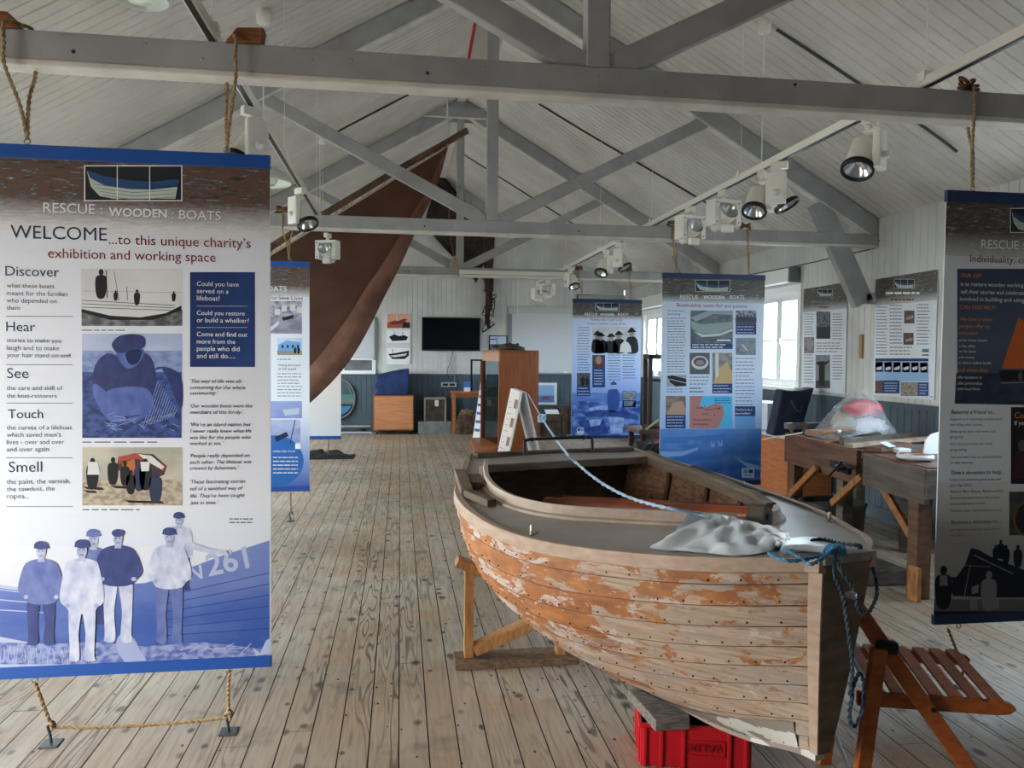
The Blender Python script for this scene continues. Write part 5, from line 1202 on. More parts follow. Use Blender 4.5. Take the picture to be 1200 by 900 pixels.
# red crate, upside down, with a block on it
mRed = mat('red_plastic', 'c01a26', .3, 'a8141f', 3); mRedD = mat('red_recess', '8a1018', .4)
yf = 2.70; xa, xb = at(764, 872, Y=yf).x, at(886, 872, Y=yf).x; zt = .165; yk = yf+.27
t = thing('crate', 'upturned red plastic crate under the bow of the boat', 'crate', ((xa+xb)/2, (yf+yk)/2, 0))
m = MB(); m.box((xa, yf, 0), (xb, yk, zt), mRed)
for f in (.02, .17, .37, .78, .93): x = xa+(xb-xa)*f; m.box((x, yf-.008, 0), (x+.016, yf+.002, zt-.004), mRed)
for f in (.1, .5, .86): y = yf+(yk-yf)*f; m.box((xa-.008, y, 0), (xa+.002, y+.016, zt-.004), mRed)
m.box((xa-.008, yf-.008, zt-.016), (xb+.008, yk+.008, zt), mRed); m.build('body', t, bevel=.004)
m = MB(); x0 = xa+(xb-xa)*.42; x1 = xa+(xb-xa)*.74; m.box((x0-.008, yf-.005, .05), (x1+.008, yf, .055), mRed); m.box((x0-.008, yf-.005, .105), (x1+.008, yf, .11), mRed); m.box((x1+.004, yf-.005, .05), (x1+.008, yf, .11), mRed)
m.build('label_frame', t)
vs, fs, tx0, tw, th = glyphs('VAUX', True); sc = (x1-x0)/tw; m = MB(); k = m.mi(mRedD); q = []
for dep in (.005, 0):
    q.append([m.bm.verts.new((x1-(v.x-tx0)*sc, yf-dep, .098-v.y*sc*.9)) for v in vs])
for f in fs:
    g_ = m.bm.faces.new([q[0][i] for i in f]); g_.material_index = k
m.build('embossed_lettering', t)
t.rotation_euler.z = math.radians(-14)
m = MB(); bx = at(810, 845, Y=yf-.03).x; m.prism([(xa-.02, yk-.02, zt), (xa+.005, yf-.02, zt), (bx, yf-.02, zt), (bx+.06, yk-.02, zt)], (0, 0, .044), mat('grey_block', '7d7770', .75, '5c5751', 8, (3, 9, 9), bump=.15)); o = m.build('wood_block', bevel=.004); tag(o, 'short grey wooden block on the red crate, under the keel of the boat', 'wood block')

# folding slatted chair
mChair = mat('chair_wood', 'a4592a', .45, '8f4b22', 6, (3, 9, 9))
cf = V((.96, -.28, 0)).normalized(); cs = V((.36, .933, 0)).normalized(); c0 = V((1.475, 2.24, .45))     # near back corner of the seat
t = thing('folding_chair', 'varnished wooden folding chair with slatted seat beside the bow of the boat', 'chair', c0+cf*.22+cs*.2-V((0, 0, .45)))
def cp_(f, s, z): return V((c0.x, c0.y, 0))+cf*f+cs*s+V((0, 0, z))
SW = .40
for s in (0, SW):
    m = MB(); pts = [(-.02, .437), (.40, .437), (.435, .443), (.45, .455), (.452, .462), (.44, .475), (.40, .480), (-.02, .480)]
    m.prism([cp_(x, s-.012, z) for x, z in pts], cs*.024, mChair); m.build('seat_rail', t, bevel=.003)
for i in range(7):
    m = MB(); f = .045+i*.058; m.bar(cp_(f, -.012, .484), cp_(f, SW+.012, .484), .04, .012, mChair); m.build('seat_slat', t, bevel=.003)
for s, o_ in ((-.03, -1), (SW+.03, 1)):
    m = MB(); m.bar(cp_(-.04, s, .77), cp_(.50, s, .0), .024, .05, mChair); m.build('upright', t, bevel=.004)
    m = MB(); m.bar(cp_(.03, s+o_*.026, .645-.0), cp_(-.035, s+o_*.026, .0), .024, .05, mChair); m.build('rear_leg', t, bevel=.004)
    m = MB(); m.box((-.032, -.018, -.022), (.035, .018, .022), mBlack, Matrix.Translation(cp_(.055, s+o_*.012, .645)) @ Matrix.Rotation(math.atan2(cf.y, cf.x), 4, 'Z')); m.build('hinge_bracket', t, bevel=.012)
    m = MB(); q = cp_(.2, s-.014*1, .455); m.tube([q-cs*.004, q+cs*.006], .008, mBlack, 10); m.build('bolt', t)
m = MB(); m.bar(cp_(-.04, -.03, .75), cp_(-.04, SW+.03, .75), .016, .045, mChair); m.build('back_rail', t, bevel=.004)
m = MB(); m.bar(cp_(.02, -.03, .67), cp_(.02, SW+.03, .67), .016, .05, mChair); m.build('back_slat', t, bevel=.004)
for f, z in ((.012, .50), (-.02, .18)):
    m = MB(); m.tube([cp_(f, -.05, z), cp_(f, SW+.05, z)], .008, mSteel, 8); m.build('cross_rod', t)

# timber baulk and small board on the floor to the right
mBaulk = mat('tarred_timber', '4a423b', .6, '6a6460', 4, (2, 2, 6), bump=.1)
a, b = at(1043, 687, Z=0), at(1066, 686, Z=0); m = MB(); dx = .5
m.prism([(a.x-.33, a.y, 0), (b.x, b.y, 0), (b.x, b.y, .11), (a.x-.33, a.y, .11)], (-.15, 1.5, 0), mBaulk); o = m.build('timber_baulk', bevel=.008); tag(o, 'dark heavy timber lying on the floor between the boat and the workbench leg', 'timber')

# ------------------------------------------------------------------ workbench
mBench = mat('bench_wood', '73503a', .55, '452f23', 2.6, (5, .9, 9), .3, .75, bump=.1); mBenchG = mat('bench_grey', '6b6056', .6, '3f3832', 2.6, (5, .9, 9), .3, .75, bump=.1); mBenchL = mat('bench_light', 'a4703f', .6, '84552e', 6, (6, 6, 2))
X0, Y0, Y1, ZB = 3.30, 4.40, 6.46, .865
def bx(y): return X0+(y-Y0)*.075     # the bench stands slightly askew
t = thing('workbench', 'heavy old wooden workbench with deep aprons and bracing, covered in tools, right of the boat', 'workbench', (3.65, 5.4, 0))
def slab(m, ya, yb, xi, xo, z0, z1, mm): m.prism([(bx(ya)+xi, ya, z0), (bx(yb)+xi, yb, z0), (bx(yb)+xo, yb, z0), (bx(ya)+xo, ya, z0)], (0, 0, z1-z0), mm)
ym = at(1004, 530, Z=ZB).y
for i, (xi, xo) in enumerate(((.0, .24), (.245, .5), (.505, .76))):
    m = MB(); slab(m, Y0, Y1, xi, xo, ZB-.05, ZB, mBenchG if i else mBench); m.build('top_board', t, bevel=.004)
m = MB(); slab(m, ym+.06, Y1, -.035, .005, ZB-.25, ZB+.012, mBench); m.build('apron', t, bevel=.005, label='brown left front apron')
m = MB(); slab(m, Y0-.02, ym-.03, -.035, .005, ZB-.235, ZB-.01, mBenchG); m.build('apron', t, bevel=.005, label='grey right front apron')
m = MB(); m.box((X0-.03, Y0-.03, ZB-.2), (X0+.76, Y0+.01, ZB-.012), mBenchG); m.build('end_apron', t, bevel=.005)
def leg(y, xi, w, mm, z1=ZB-.05):
    m = MB(); m.box((bx(y)+xi, y-w/2, 0), (bx(y)+xi+w, y+w/2, z1), mm); return m.build('leg', t, bevel=.005)
leg(4.5, -.03, .1, mBench); leg(4.52, .6, .09, mBenchG); leg(5.55, .02, .09, mBenchG); leg(5.6, .6, .09, mBenchG); leg(6.38, 0, .09, mBench); leg(6.38, .6, .09, mBenchG)
m = MB(); m.box((bx(4.5)-.055, 4.4, 0), (bx(4.5)-.03, 4.5, .22), mBenchL); m.build('leg_splint', t, bevel=.004)
for p_, q_ in (((1035, 572), (1078, 645)), ((1010, 558), (975, 590)), ((957, 548), (914, 592))):
    a = at(*p_, X=3.33); b = at(*q_, X=3.36); m = MB(); m.bar(a, b, .03, .055, mBenchL); m.build('brace', t, bevel=.003)
m = MB(); a = at(985, 545, X=3.22); m.bar(a+V((0, .12, 0)), a-V((0, .12, .03)), .03, .05, mBlack); m.tube([a+V((-.07, -.06, -.02)), a+V((-.02, -.06, .0))], .025, mBlack, 10); m.tube([a+V((-.06, -.12, .05)), a+V((-.06, .05, -.09))], .008, mBlack, 6); m.build('vice', t)

def onb(px, py, h=0): return at(px, py, Z=ZB+.004+h)
def lay(name, label, cat, a, b, w, h, mm, z=0, group=None, bev=.003):
    p, q = onb(*a, z), onb(*b, z); m = MB(); up_ = V((0, 0, h/2+.002)); m.bar(p+up_, q+up_, w, h, mm); o = m.build(name, bevel=bev); return tag(o, label, cat, group)
mTool = mat('tool_steel', '6c7074', .35, metal=.7); mBoxw = mat('tool_handle', 'a26a3a', .4, '84502a', 8)
lay('wood_beam', 'long blue-grey painted beam along the left back of the workbench', 'wood', (921, 503), (1000, 502), .07, .055, mat('blue_grey_paint', '53647a', .5, '7a6a58', 6), .03)
lay('wooden_plane', 'thick pinkish wood block on the left end of the workbench with a chisel on it', 'wood block', (948, 511), (990, 509), .1, .05, mat('pink_wood', '93705a', .6, '76553f', 8), .0)
p, q = onb(940, 507, .055), onb(893, 515, .03); m = MB(); m.tube([p, q], [.006, .004], mat('pale_stick', 'b5a68c', .6), 8); tag(m.build('thin_stick'), 'thin pale stick poking out over the left end of the workbench', 'stick')
t2 = thing('chisel', 'chisel with brown handle and pale ferrules lying across the workbench top', 'chisel', onb(985, 506, .065))
p, q = onb(962, 507, .065), onb(1005, 504, .065); d_ = q-p
m = MB(); m.tube([p, p+d_*.25, p+d_*.42], [.012, .018, .014], mBoxw, 12); m.build('handle', t2)
m = MB(); m.tube([p+d_*.42, p+d_*.52], .014, mWhite, 12); m.build('ferrule', t2)
m = MB(); m.tube([p+d_*.52, p+d_*.58], .013, mBlack, 12); m.build('band', t2)
m = MB(); m.tube([p+d_*.58, q], [.012, .01], mBoxw, 12); m.build('blade', t2)
lay('file', 'dark file lying behind the chisel on the workbench', 'file', (985, 513), (1020, 511), .03, .012, mBlack, .0)
lay('plank', 'long brown plank on edge across the middle of the workbench', 'plank', (986, 521), (1073, 514), .045, .05, mBenchG, .0, None)
lay('plank', 'long pale plank across the workbench under the paper tag', 'plank', (994, 525), (1090, 516), .075, .028, mat('pale_plank', '9b8a74', .6, '7c6a56', 6), .012, None)
lay('plank', 'short stubby brown plank at the near end of the workbench', 'plank', (1024, 530), (1060, 524), .11, .035, mBench, .0, None)
lay('plank', 'small brown offcut left of the long planks on the workbench', 'offcut', (970, 520), (990, 518), .05, .02, mBoxw, 0, None)
p = onb(1040, 521, .05); m = MB(); X = Matrix.Translation(p) @ Matrix.Rotation(.5, 4, 'Z') @ Matrix.Rotation(.35, 4, 'X'); m.box((-.05, -.04, 0), (.05, .04, .003), mat('pale_blue_paper', 'c3d3ea', .6), X); tag(m.build('paper_tag'), 'pale blue paper tag lying on the planks of the workbench', 'paper')
p = onb(1074, 535, .022); t2 = thing('tape_roll', 'flat wooden hoop wound with white tape at the near end of the workbench', 'hoop', p-V((0, 0, .018)))
m = MB(); m.lathe([(.055, -.016), (.1, -.016), (.105, 0), (.1, .014), (.055, .014), (.05, 0), (.055, -.016)], mat('hoop_wood', 'b5814e', .5, '98683c', 8), Matrix.Translation(p), 28); m.build('hoop', t2)
m = MB(); m.lathe([(.1, -.012), (.111, -.014), (.116, 0), (.111, .013), (.1, .0145)], mat('tape_white', 'cdd3da', .5), Matrix.Translation(p+V((-.012, -.004, .003))), 28); m.build('tape', t2)
p = onb(1056, 531, .0); m = MB(); m.prism([p+V((-.05, -.04, 0)), p+V((.06, -.03, 0)), p+V((.05, .05, 0)), p+V((-.04, .04, 0))], (0, 0, .035), mat('tape_white', 'cdd3da', .5)); tag(m.build('cloth_pad', bevel=.008), 'small white folded cloth beside the taped hoop on the workbench', 'cloth')
p = onb(1096, 532, 0); m = MB(); m.prism([p+V((-.09, 0, 0)), p+V((.1, 0, 0)), p+V((.1, .02, .17)), p+V((-.02, .02, .14)), p+V((-.07, .01, .1))], (0, .012, 0), mat('card_white', 'd6dade', .5)); tag(m.build('card'), 'white card propped on the workbench beside the Individuality banner', 'card')

# clear plastic sheeting heaped over something red
mClear = bpy.data.materials.new('clear_plastic'); mClear.use_nodes = True; _N = mClear.node_tree.nodes; _L = mClear.node_tree.links
_b = _N['Principled BSDF']; _b.inputs['Base Color'].default_value = lin('dfe4ea'); _b.inputs['Roughness'].default_value = .22
_t = _N.new('ShaderNodeBsdfTransparent'); _x = _N.new('ShaderNodeMixShader'); _nz = _N.new('ShaderNodeTexNoise'); _nz.inputs['Scale'].default_value = 5; _nz.inputs['Detail'].default_value = 5
_mr = _N.new('ShaderNodeMapRange'); _mr.inputs[1].default_value = .35; _mr.inputs[2].default_value = .7; _mr.inputs[3].default_value = .10; _mr.inputs[4].default_value = .42
_L.new(_nz.outputs['Fac'], _mr.inputs[0]); _L.new(_mr.outputs[0], _x.inputs[0]); _L.new(_t.outputs[0], _x.inputs[1]); _L.new(_b.outputs[0], _x.inputs[2]); _L.new(_x.outputs[0], _N['Material Output'].inputs[0])
YP = 6.14; pc = at(1003, 512, Y=YP); pc.z = ZB+.004
prof = [(-.38, 0), (-.34, .06), (-.25, .17), (-.16, .27), (-.08, .35), (-.01, .39), (.06, .40), (.12, .37), (.17, .28), (.23, .19), (.31, .09), (.39, 0)]
rows = []
for k in range(15):
    f = k/14*2-1; sc = math.sqrt(max(.03, 1-abs(f)**2.4)); row = []
    for i, (x, z) in enumerate(smoothpath([V((a_, 0, b_)) for a_, b_ in prof], 3)) if False else enumerate([(q.x, q.z) for q in smoothpath([V((a_, 0, b_)) for a_, b_ in prof], 3)]):
        n_ = noise.noise(V((x*5, f*2.2, z*5))); cr_ = abs(noise.noise(V((x*7+f*3, f*1.5, z*3+4))))
        row.append(pc+V((x*(.55+.45*sc)+.03*n_, f*.22+.02*n_, max(0, z*sc*(1-.14*cr_)+.015*n_))))
    rows.append(row)
m = MB(); m.grid(rows, mClear); t = thing('plastic_sheeting', 'heap of clear plastic sheeting over red and white bundles on the back of the workbench', 'plastic sheeting', pc); m.build('sheet', t)
def lump(c, r, mm, sx, sy, sz, sd):
    m = MB(); m.ball((0, 0, 0), 1, mm, 3)
    for v in m.bm.verts: d_ = v.co.normalized(); k = 1+.25*noise.noise(d_*2+V((sd, 0, 0))); v.co = V(c)+V((d_.x*sx*r*k, d_.y*sy*r*k, max(d_.z*sz*r*k, -r*sz*.8)))
    return m
m = lump(pc+V((.04, -.03, .245)), .13, mat('red_cloth', 'cf2f3c', .6), 1.25, .9, .6, 1); o = m.build('bundle'); tag(o, 'red cloth bundle seen through the clear plastic sheeting', 'bundle')
m = lump(pc+V((.08, -.02, .09)), .12, mat('white_cloth', 'ccd2da', .6), 1.5, .9, .75, 4); o = m.build('bundle'); tag(o, 'white bundle under the red one inside the clear plastic sheeting', 'bundle')
m = lump(pc+V((-.11, .0, .11)), .11, mat('grey_cloth', 'a9a399', .6), 1., .9, 1., 7); o = m.build('bundle'); tag(o, 'grey bundle at the left inside the clear plastic sheeting', 'bundle')

# cabinet under the window with a navy bag
mBeech = mat('beech', 'b9744a', .4, 'a9653e', 4, (1.5, 1.5, 9)); mBeechD = mat('beech_edge', '9c5d38', .45)
def cabinet(root, x0, x1, y0, y1, z0, z1, nm='carcass', ndoor=2, axis='y'):
    m = MB(); m.box((x0, y0, z0), (x1, y1, z1), mBeech); m.build(nm, root, bevel=.003)
Xa, Ya, Yb_ = 4.06, 7.55, 9.0
t = thing('cupboard', 'orange-brown cupboard standing below the window behind the workbench', 'cupboard', (4.3, 8.27, 0))
m = MB(); m.box((Xa, Ya, .05), (XR-.04, Yb_, .68), mBeech); m.box((Xa+.03, Ya+.02, 0), (XR-.06, Yb_-.02, .05), mBlack); m.build('carcass', t, bevel=.003)
m = MB(); m.box((Xa-.02, Ya-.02, .68), (XR-.035, Yb_+.02, .705), mat('pale_top', 'bfc6cf', .4)); m.build('top', t, bevel=.003)
for k in range(2):
    y = Ya+.01+k*.72; m = MB(); m.box((Xa-.018, y, .07), (Xa, y+.705, .665), mBeech); o = m.build('door', t, bevel=.003)
    h_ = MB(); h_.tube([(Xa-.03, y+(.66 if k == 0 else .045), .36), (Xa-.03, y+(.66 if k == 0 else .045), .46)], .006, mSteel, 8); h_.build('handle', o)
mNavy = mat('navy_cloth', '1e2638', .75, '2a3348', 6, bump=.2)
pts = [(905, 494), (915, 466), (917, 456), (926, 458), (940, 457.5), (955, 454), (951, 466), (944, 490), (940, 500)]; YB_ = 7.75
m = MB(); q = [at(x, y, Y=YB_) for x, y in pts]
for v in q: v.z = max(v.z, .707)
q[0].z = q[-1].z = .707
m.prism(q, (.02, .2, 0), mNavy)
t = thing('bag', 'slumped navy cloth bag standing on the orange-brown cupboard below the window', 'bag', (q[4].x, YB_, .706)); m.build('body', t, bevel=.02)
m = MB(); a = at(932, 478, Y=YB_-.02); m.tube(smoothpath([a+V((-.06, -.02, .08)), a+V((-.03, -.05, .0)), a+V((.03, -.05, -.04)), a+V((.07, -.02, .03))], 5), .01, mat('strap', '3a3f48', .8), 6); m.build('strap', t)
m = MB(); c_ = at(934, 488, Y=6.34); c_.z = ZB+.055
for i in range(4): m.tube([c_+V((.07*math.cos(a)+.01*i, .03*math.sin(a), .05*math.sin(a+.3*i)-.0)) for a in [j*2*PI/14 for j in range(14)]], .006, mat('brown_cord', '5a4a3c', .8), 6, closed=True)
tag(m.build('cord_coil'), 'coil of dark brown cord at the left end of the workbench before the navy bag', 'cord')
p = at(900, 502, Y=7.9); m = MB(); m.box((4.2, 8.35, .706), (4.5, 8.9, 1.02), mat('white_box', 'c6ced8', .4)); tag(m.build('box', bevel=.006), 'white box on the cupboard, left of the navy bag', 'box')
# tub under the bench
c = V((3.62, 6.0, 0)); m = MB(); m.lathe([(.0, .02), (.24, .02), (.26, .3), (.275, .335), (.255, .345), (.235, .33), (.22, .1), (0, .09)], mat('dark_tub', '3c3530', .55, '2b2622', 5), Matrix.Translation(c), 28); m.lathe([(0, 0), (.235, 0), (.24, .03)], mat('dark_tub', '3c3530'), Matrix.Translation(c), 28)
m.lathe([(0, .29), (.225, .3)], mat('tub_lid', '57504a', .6), Matrix.Translation(c), 28); tag(m.build('tub'), 'round dark tub on the floor beneath the workbench', 'tub')
# small things on the right wall
p = at(1010, 420, X=XR); m = MB(); m.box((XR-.02, p.y-.025, p.z), (XR, p.y+.025, p.z+.24), mat('peg_wood', 'a5805a', .6)); tag(m.build('wall_batten', bevel=.003), 'small upright wooden batten on the right wall between the two posters', 'batten')
a, b = at(898, 338, X=XR-.1), at(935, 338, X=XR-.1); m = MB(); z = at(915, 345, X=XR-.1).z; t = thing('blind_box', 'boxed white roller blind above the window beside the posters', 'blind', (XR-.08, (a.y+b.y)/2, z))
y0 = RW[0][0]-.05; y1 = RW[0][1]+.1; z = 2.43
m = MB(); m.box((XR-.14, y0+.04, z), (XR-.02, y1, z+.16), mTrim); m.build('box', t, bevel=.005); m = MB(); m.box((XR-.145, y0, z-.01), (XR-.02, y0+.04, z+.17), mat('grey_cap', '6f7276', .5)); m.build('end_cap', t, bevel=.004)
y0 = RW[1][0]-.05; y1 = RW[1][1]+.1; t = thing('blind_box', 'boxed white roller blind above the farther window, between the two hanging banners', 'blind', (XR-.08, (y0+y1)/2, z))
m = MB(); m.box((XR-.14, y0+.04, z), (XR-.02, y1, z+.2), mTrim); m.build('box', t, bevel=.005); m = MB(); m.box((XR-.145, y0, z-.01), (XR-.02, y0+.04, z+.21), mat('grey_cap', '6f7276', .5)); m.build('end_cap', t, bevel=.004)
m = MB(); m.tube(smoothpath([(XR-.015, 6.95, 2.62), (XR-.015, 8.6, 2.62), (XR-.015, 10.4, 2.66)], 6), .007, mCond, 6); tag(m.build('wall_cable'), 'thin cable along the top of the right wall above the windows', 'cable')
# ================================================================== SAIL AND THE FAR END
mSail = mat('tanned_sail', '5e3c2e', .8, '4c2f24', 3.2, (1, 1, 1.3), .35, .7, bump=.08); mHem = mat('sail_hem', '785342', .8, '5f3f31', 5, bump=.08)
YS = 9.0
def sp_(px, py, y=YS): return at(px, py, Y=y)
pk = sp_(540, 157); q0 = sp_(262, 328)
t = thing('sail', 'large brown sail hanging from a sloping yard below the roof on the left', 'sail', (-.5, YS, 1.0))
m = MB(); pts = [sp_(548, 153), pk, sp_(520, 169), sp_(470, 197), sp_(420, 227), sp_(370, 257), sp_(320, 288), q0]
m.tube(smoothpath(pts, 4), [.035]*5+[.045]*24 if False else .038, mat('yard_wood', '4f3a2f', .7, '6b4f3d', 8), 12); m.build('yard', t)
# cloth: head along the yard, leech falling in a curve to the foot
leech = [sp_(x, y) for x, y in ((524, 172), (510, 222), (492, 258), (478, 290), (463, 322), (449, 349), (431, 386), (413, 417), (397, 438), (380, 456), (360, 474), (335, 488))]
leech = smoothpath(leech, 4); n = len(leech)
hd = [sp_(523, 171).lerp(sp_(262, 334), i/30) for i in range(31)]
rows = []
for i in range(n):
    f = i/(n-1); L = leech[i]; row = []
    # luff side: out of sight behind the welcome banner
    R0 = hd[-1].lerp(sp_(250, 500), f)
    H = [hd[0].lerp(hd[-1], j/40) for j in range(41)]
    for j in range(41):
        g_ = j/40; top = H[j]; bot = sp_(335, 488).lerp(sp_(250, 500), g_)
        a = top.lerp(bot, f); c = L.lerp(R0, g_)
        e = leech[0].lerp(leech[-1], f)
        P = c.copy(); P += (top-hd[0].lerp(hd[-1], g_))*(1-f)
        fold = .05*math.sin(g_*9+f*3)*f*(1-.2*g_)+.06*noise.noise(V((g_*3, f*2.2, 1.)))
        P.y = YS-.02-(.16*math.sin(PI*min(1, g_*1.2))*f + fold)*.8
        row.append(P)
    rows.append(row)
m = MB(); m.grid(rows, mSail); m.grid([[p+V((0, .006, 0)) for p in r] for r in rows], mSail); m.build('sail_cloth', t)
# broad rolled hem along the leech
hem = []
for i in range(n):
    f = i/(n-1); w = (.03+.26*min(1, f*1.6))*(1-.25*max(0, f-.75)*2); d = (leech[min(i+1, n-1)]-leech[max(i-1, 0)]).normalized(); nx = V((-d.z, 0, d.x)); 
    if nx.x > 0: nx = -nx
    hem.append([leech[i]+nx*(w*k/8)+V((.012 if k == 0 else 0, -.03-.07*math.sin(PI*(k/8)**.8)*min(1, f*2+.3)-.02*noise.noise(V((f*7, k*.4, 3)))-.1*f, 0)) for k in range(9)])
m = MB(); m.grid(hem, mHem); m.grid([[p+V((0, .012, 0)) for p in r] for r in hem], mHem); m.build('folded_hem', t)
m = MB(); mLace = mat('lacing', 'b9a88c', .8)
for i in range(14):
    p = pk.lerp(q0, .07+i*.068); m.tube([p+V((.045*math.cos(a), .05*math.sin(a), .05*math.sin(a+.6)-.01)) for a in [j*2*PI/10 for j in range(10)]], .006, mLace, 5, closed=True)
m.tube([p_+V((0, -.045, -.06)) for p_ in (pk.lerp(q0, .05), pk.lerp(q0, .5), q0)], .009, mLace, 6); m.build('lacing', t)
m = MB(); a = sp_(523, 168); z = at(523, 145, Y=YS).z; twist_rope(m, smoothpath([a, V((a.x+.01, YS, z)), V((a.x+.01, YS+.0, ceil_z(a.x)-.005))], 6), .01, mat('white_line', 'd5d4cb', .7), .05)
tag(m.build('halyard'), 'white line hanging the peak of the brown sail from the ridge', 'rope')
# support line for the lower end of the yard
m = MB(); a = sp_(375, 253); m.tube([a+V((0, 0, .05)), V((a.x, YS, ceil_z(a.x)))], .005, mWhite, 6); tag(m.build('support_line'), 'thin pale line hanging the middle of the sail yard from the left roof slope', 'rope')

# dark net and spar hung high on the end wall
mNet = mat('dark_net', '3a312c', .9, '221d1a', 22, bump=.6); mNetR = mat('rusty_net', '4a3730', .9, '2a211d', 26, bump=.6)
YN = YB-.12
t = thing('fishing_net', 'dark bundled fishing net draped on a pole high on the end wall', 'fishing net', at(545, 300, Y=YN))
m = MB(); pts = [at(x, y, Y=YN) for x, y in ((514, 206), (530, 232), (552, 252), (574, 268))]; P = smoothpath(pts, 6); m.tube(P, [.05+.09*math.sin(PI*min(1, i/(len(P)-1)+.12))+.02*noise.noise(V((i*.7, 0, 0))) for i in range(len(P))], mNet, 12); m.build('roll', t)
m = MB(); rows = []
edge = [((514, 210), (505, 236)), ((536, 236), (500, 262)), ((552, 252), (520, 290)), ((566, 262), (548, 318)), ((580, 276), (558, 332))]
for f in range(13):
    r = []
    for (a, b) in edge: r.append(at(a[0], a[1], Y=YN).lerp(at(b[0], b[1], Y=YN), f/12)+V((.02*noise.noise(V((f*.9, a[0]*.1, 0))), .05*noise.noise(V((f*.6, a[0]*.05, 4))), 0)))
    rows.append(smoothpath(r, 5))
m.grid(rows, mNet); m.build('drape', t)
P = smoothpath([at(x, y, Y=YN) for x, y in ((574, 268), (572, 300), (573, 330), (573, 352), (571, 372), (573, 385))], 5)
m = MB(); m.tube(P, [.13-.10*(i/(len(P)-1))+.03*noise.noise(V((i*.8, 3, 0))) for i in range(len(P))], mNetR, 12)
m.build('tail', t)
m = MB()
for k in range(14):
    i = random.randrange(4, len(P)); c = P[i]; m.tube(smoothpath([c+V((random.uniform(-.14, .14), -.05, random.uniform(-.12, .12))) for _ in range(5)], 5), .008, mNet, 5)
m.build('loose_twine', t)
m = MB(); c = at(513, 202, Y=YN); m.tube([c+V((.05*math.cos(a), 0, .12*math.sin(a))) for a in [j*2*PI/16 for j in range(16)]], .012, mIron, 6, closed=True); m.build('ring', t)
m = MB()
for i in range(3):
    c = at(533, 309, Y=B3-.07); m.tube([c+V((.06*math.cos(a)*(1-.2*i), -.02*i, .07*math.sin(a)*(1-.1*i)+.02*i)) for a in [j*2*PI/16 for j in range(16)]], .009, mLace, 6, closed=True)
m.tube(smoothpath([at(533, 305, Y=B3-.07), at(530, 290, Y=B3-.06), at(526, 262, Y=B3-.05), at(527, 240, Y=B3-.05)], 5), .008, mat('tan_cord', '7d5236', .8), 6)
tag(m.build('rope_hank'), 'small hank of pale rope hung on the farthest tie beam below its king post', 'rope')

def wbox(px0, py0, px1, py1, Y, d, m, mm):
    a, b = at(px0, py0, Y=Y), at(px1, py1, Y=Y); m.box((min(a.x, b.x), Y, min(a.z, b.z)), (max(a.x, b.x), Y+d, max(a.z, b.z)), mm)
YW = YB-.002
# television
t = thing('television', 'black flat screen television on the end wall', 'television', at(529, 411, Y=YB-.1))
m = MB(); wbox(494.5, 371.5, 562.5, 411.5, YB-.1, .06, m, mBlack); m.build('frame', t, bevel=.006)
m = MB(); wbox(496, 373, 561, 409.5, YB-.103, .003, m, mat('screen', '06080d', .25, spec=.2)); m.build('screen', t)
m = MB(); wbox(515, 385, 542, 400, YB-.05, .05, m, mBlack); m.build('bracket', t)
m = MB(); m.tube(smoothpath([at(530, 411, Y=YB-.03), at(532, 420, Y=YB-.03), at(530, 432, Y=YB-.03), at(533, 440, Y=YB-.045), at(532, 450, Y=YB-.045)], 6), .009, mat('grey_cable', '8a8d90', .6), 6); m.tube(smoothpath([at(531, 411, Y=YB-.03), at(528, 424, Y=YB-.03), at(524, 436, Y=YB-.03), at(528, 446, Y=YB-.045)], 6), .006, mBlack, 6); m.build('cable', t)
t = thing('socket_strip', 'pale twin electrical socket box on the dark dado below the television', 'socket', at(526, 453, Y=YB-.06))
m = MB(); wbox(517, 448, 535, 453.5, YB-.075, .055, m, mat('grey_plastic', 'b9c2c8', .4)); m.build('box', t, bevel=.004)
m = MB(); wbox(519, 449.5, 525, 452, YB-.078, .003, m, mBlack); m.build('outlet', t); m = MB(); wbox(527, 449.5, 533, 452, YB-.078, .003, m, mBlack); m.build('outlet', t)
# pictures
def picture(x0, y0, x1, y1, fm, label, paint, inset=.9, group=None, Y=None, nm='framed_picture'):
    Y = Y or YB-.026; t = thing(nm, label, 'picture', at((x0+x1)/2, y1, Y=Y), group)
    m = MB(); wbox(x0, y0, x1, y1, Y, .022, m, fm); m.build('frame', t, bevel=.003)
    q = Print((0, Y, 0), (1, 0, 0), (0, -1, 0), dict(Y=Y)); paint(q, x0+inset, y0+inset, x1-inset, y1-inset); q.mb.build('picture', t, fixn=False)
def pt1(q, a, b, c, d):
    q.rect(a, b, c, d, flat('pink_sand', 'd8a38c'), 1); q.poly([(a, d-6), (a+9, d-9), (c, d-7), (c, d), (a, d)], flat('russet', 'a8573c'), 2); q.poly([(a+3, d-7), (a+12, d-8), (a+20, d-11), (a+24, d-10), (a+17, d-5), (a+5, d-4)], flat('brown_boat', '6a3a30'), 3); q.poly([(c-8, d-7), (c, d-6), (c, d), (c-9, d)], K, 3); q.line(a+11, b+1, a+12, d-8, .6, mInkW, 4)
def pt2(q, a, b, c, d):
    q.rect(a, b, c, d, mInkW, 1); q.rect(a, d-4, c, d, G2, 2); q.poly([(a+2, b+8), (a+8, b+5), (a+14, b+7), (a+20, b+6), (c-2, b+8), (c-4, b+12), (a+6, b+13)], K, 3); q.line(a+8, b+1, a+9, b+8, .6, K, 4); q.line(a+18, b+2, a+18, b+8, .6, K, 4)
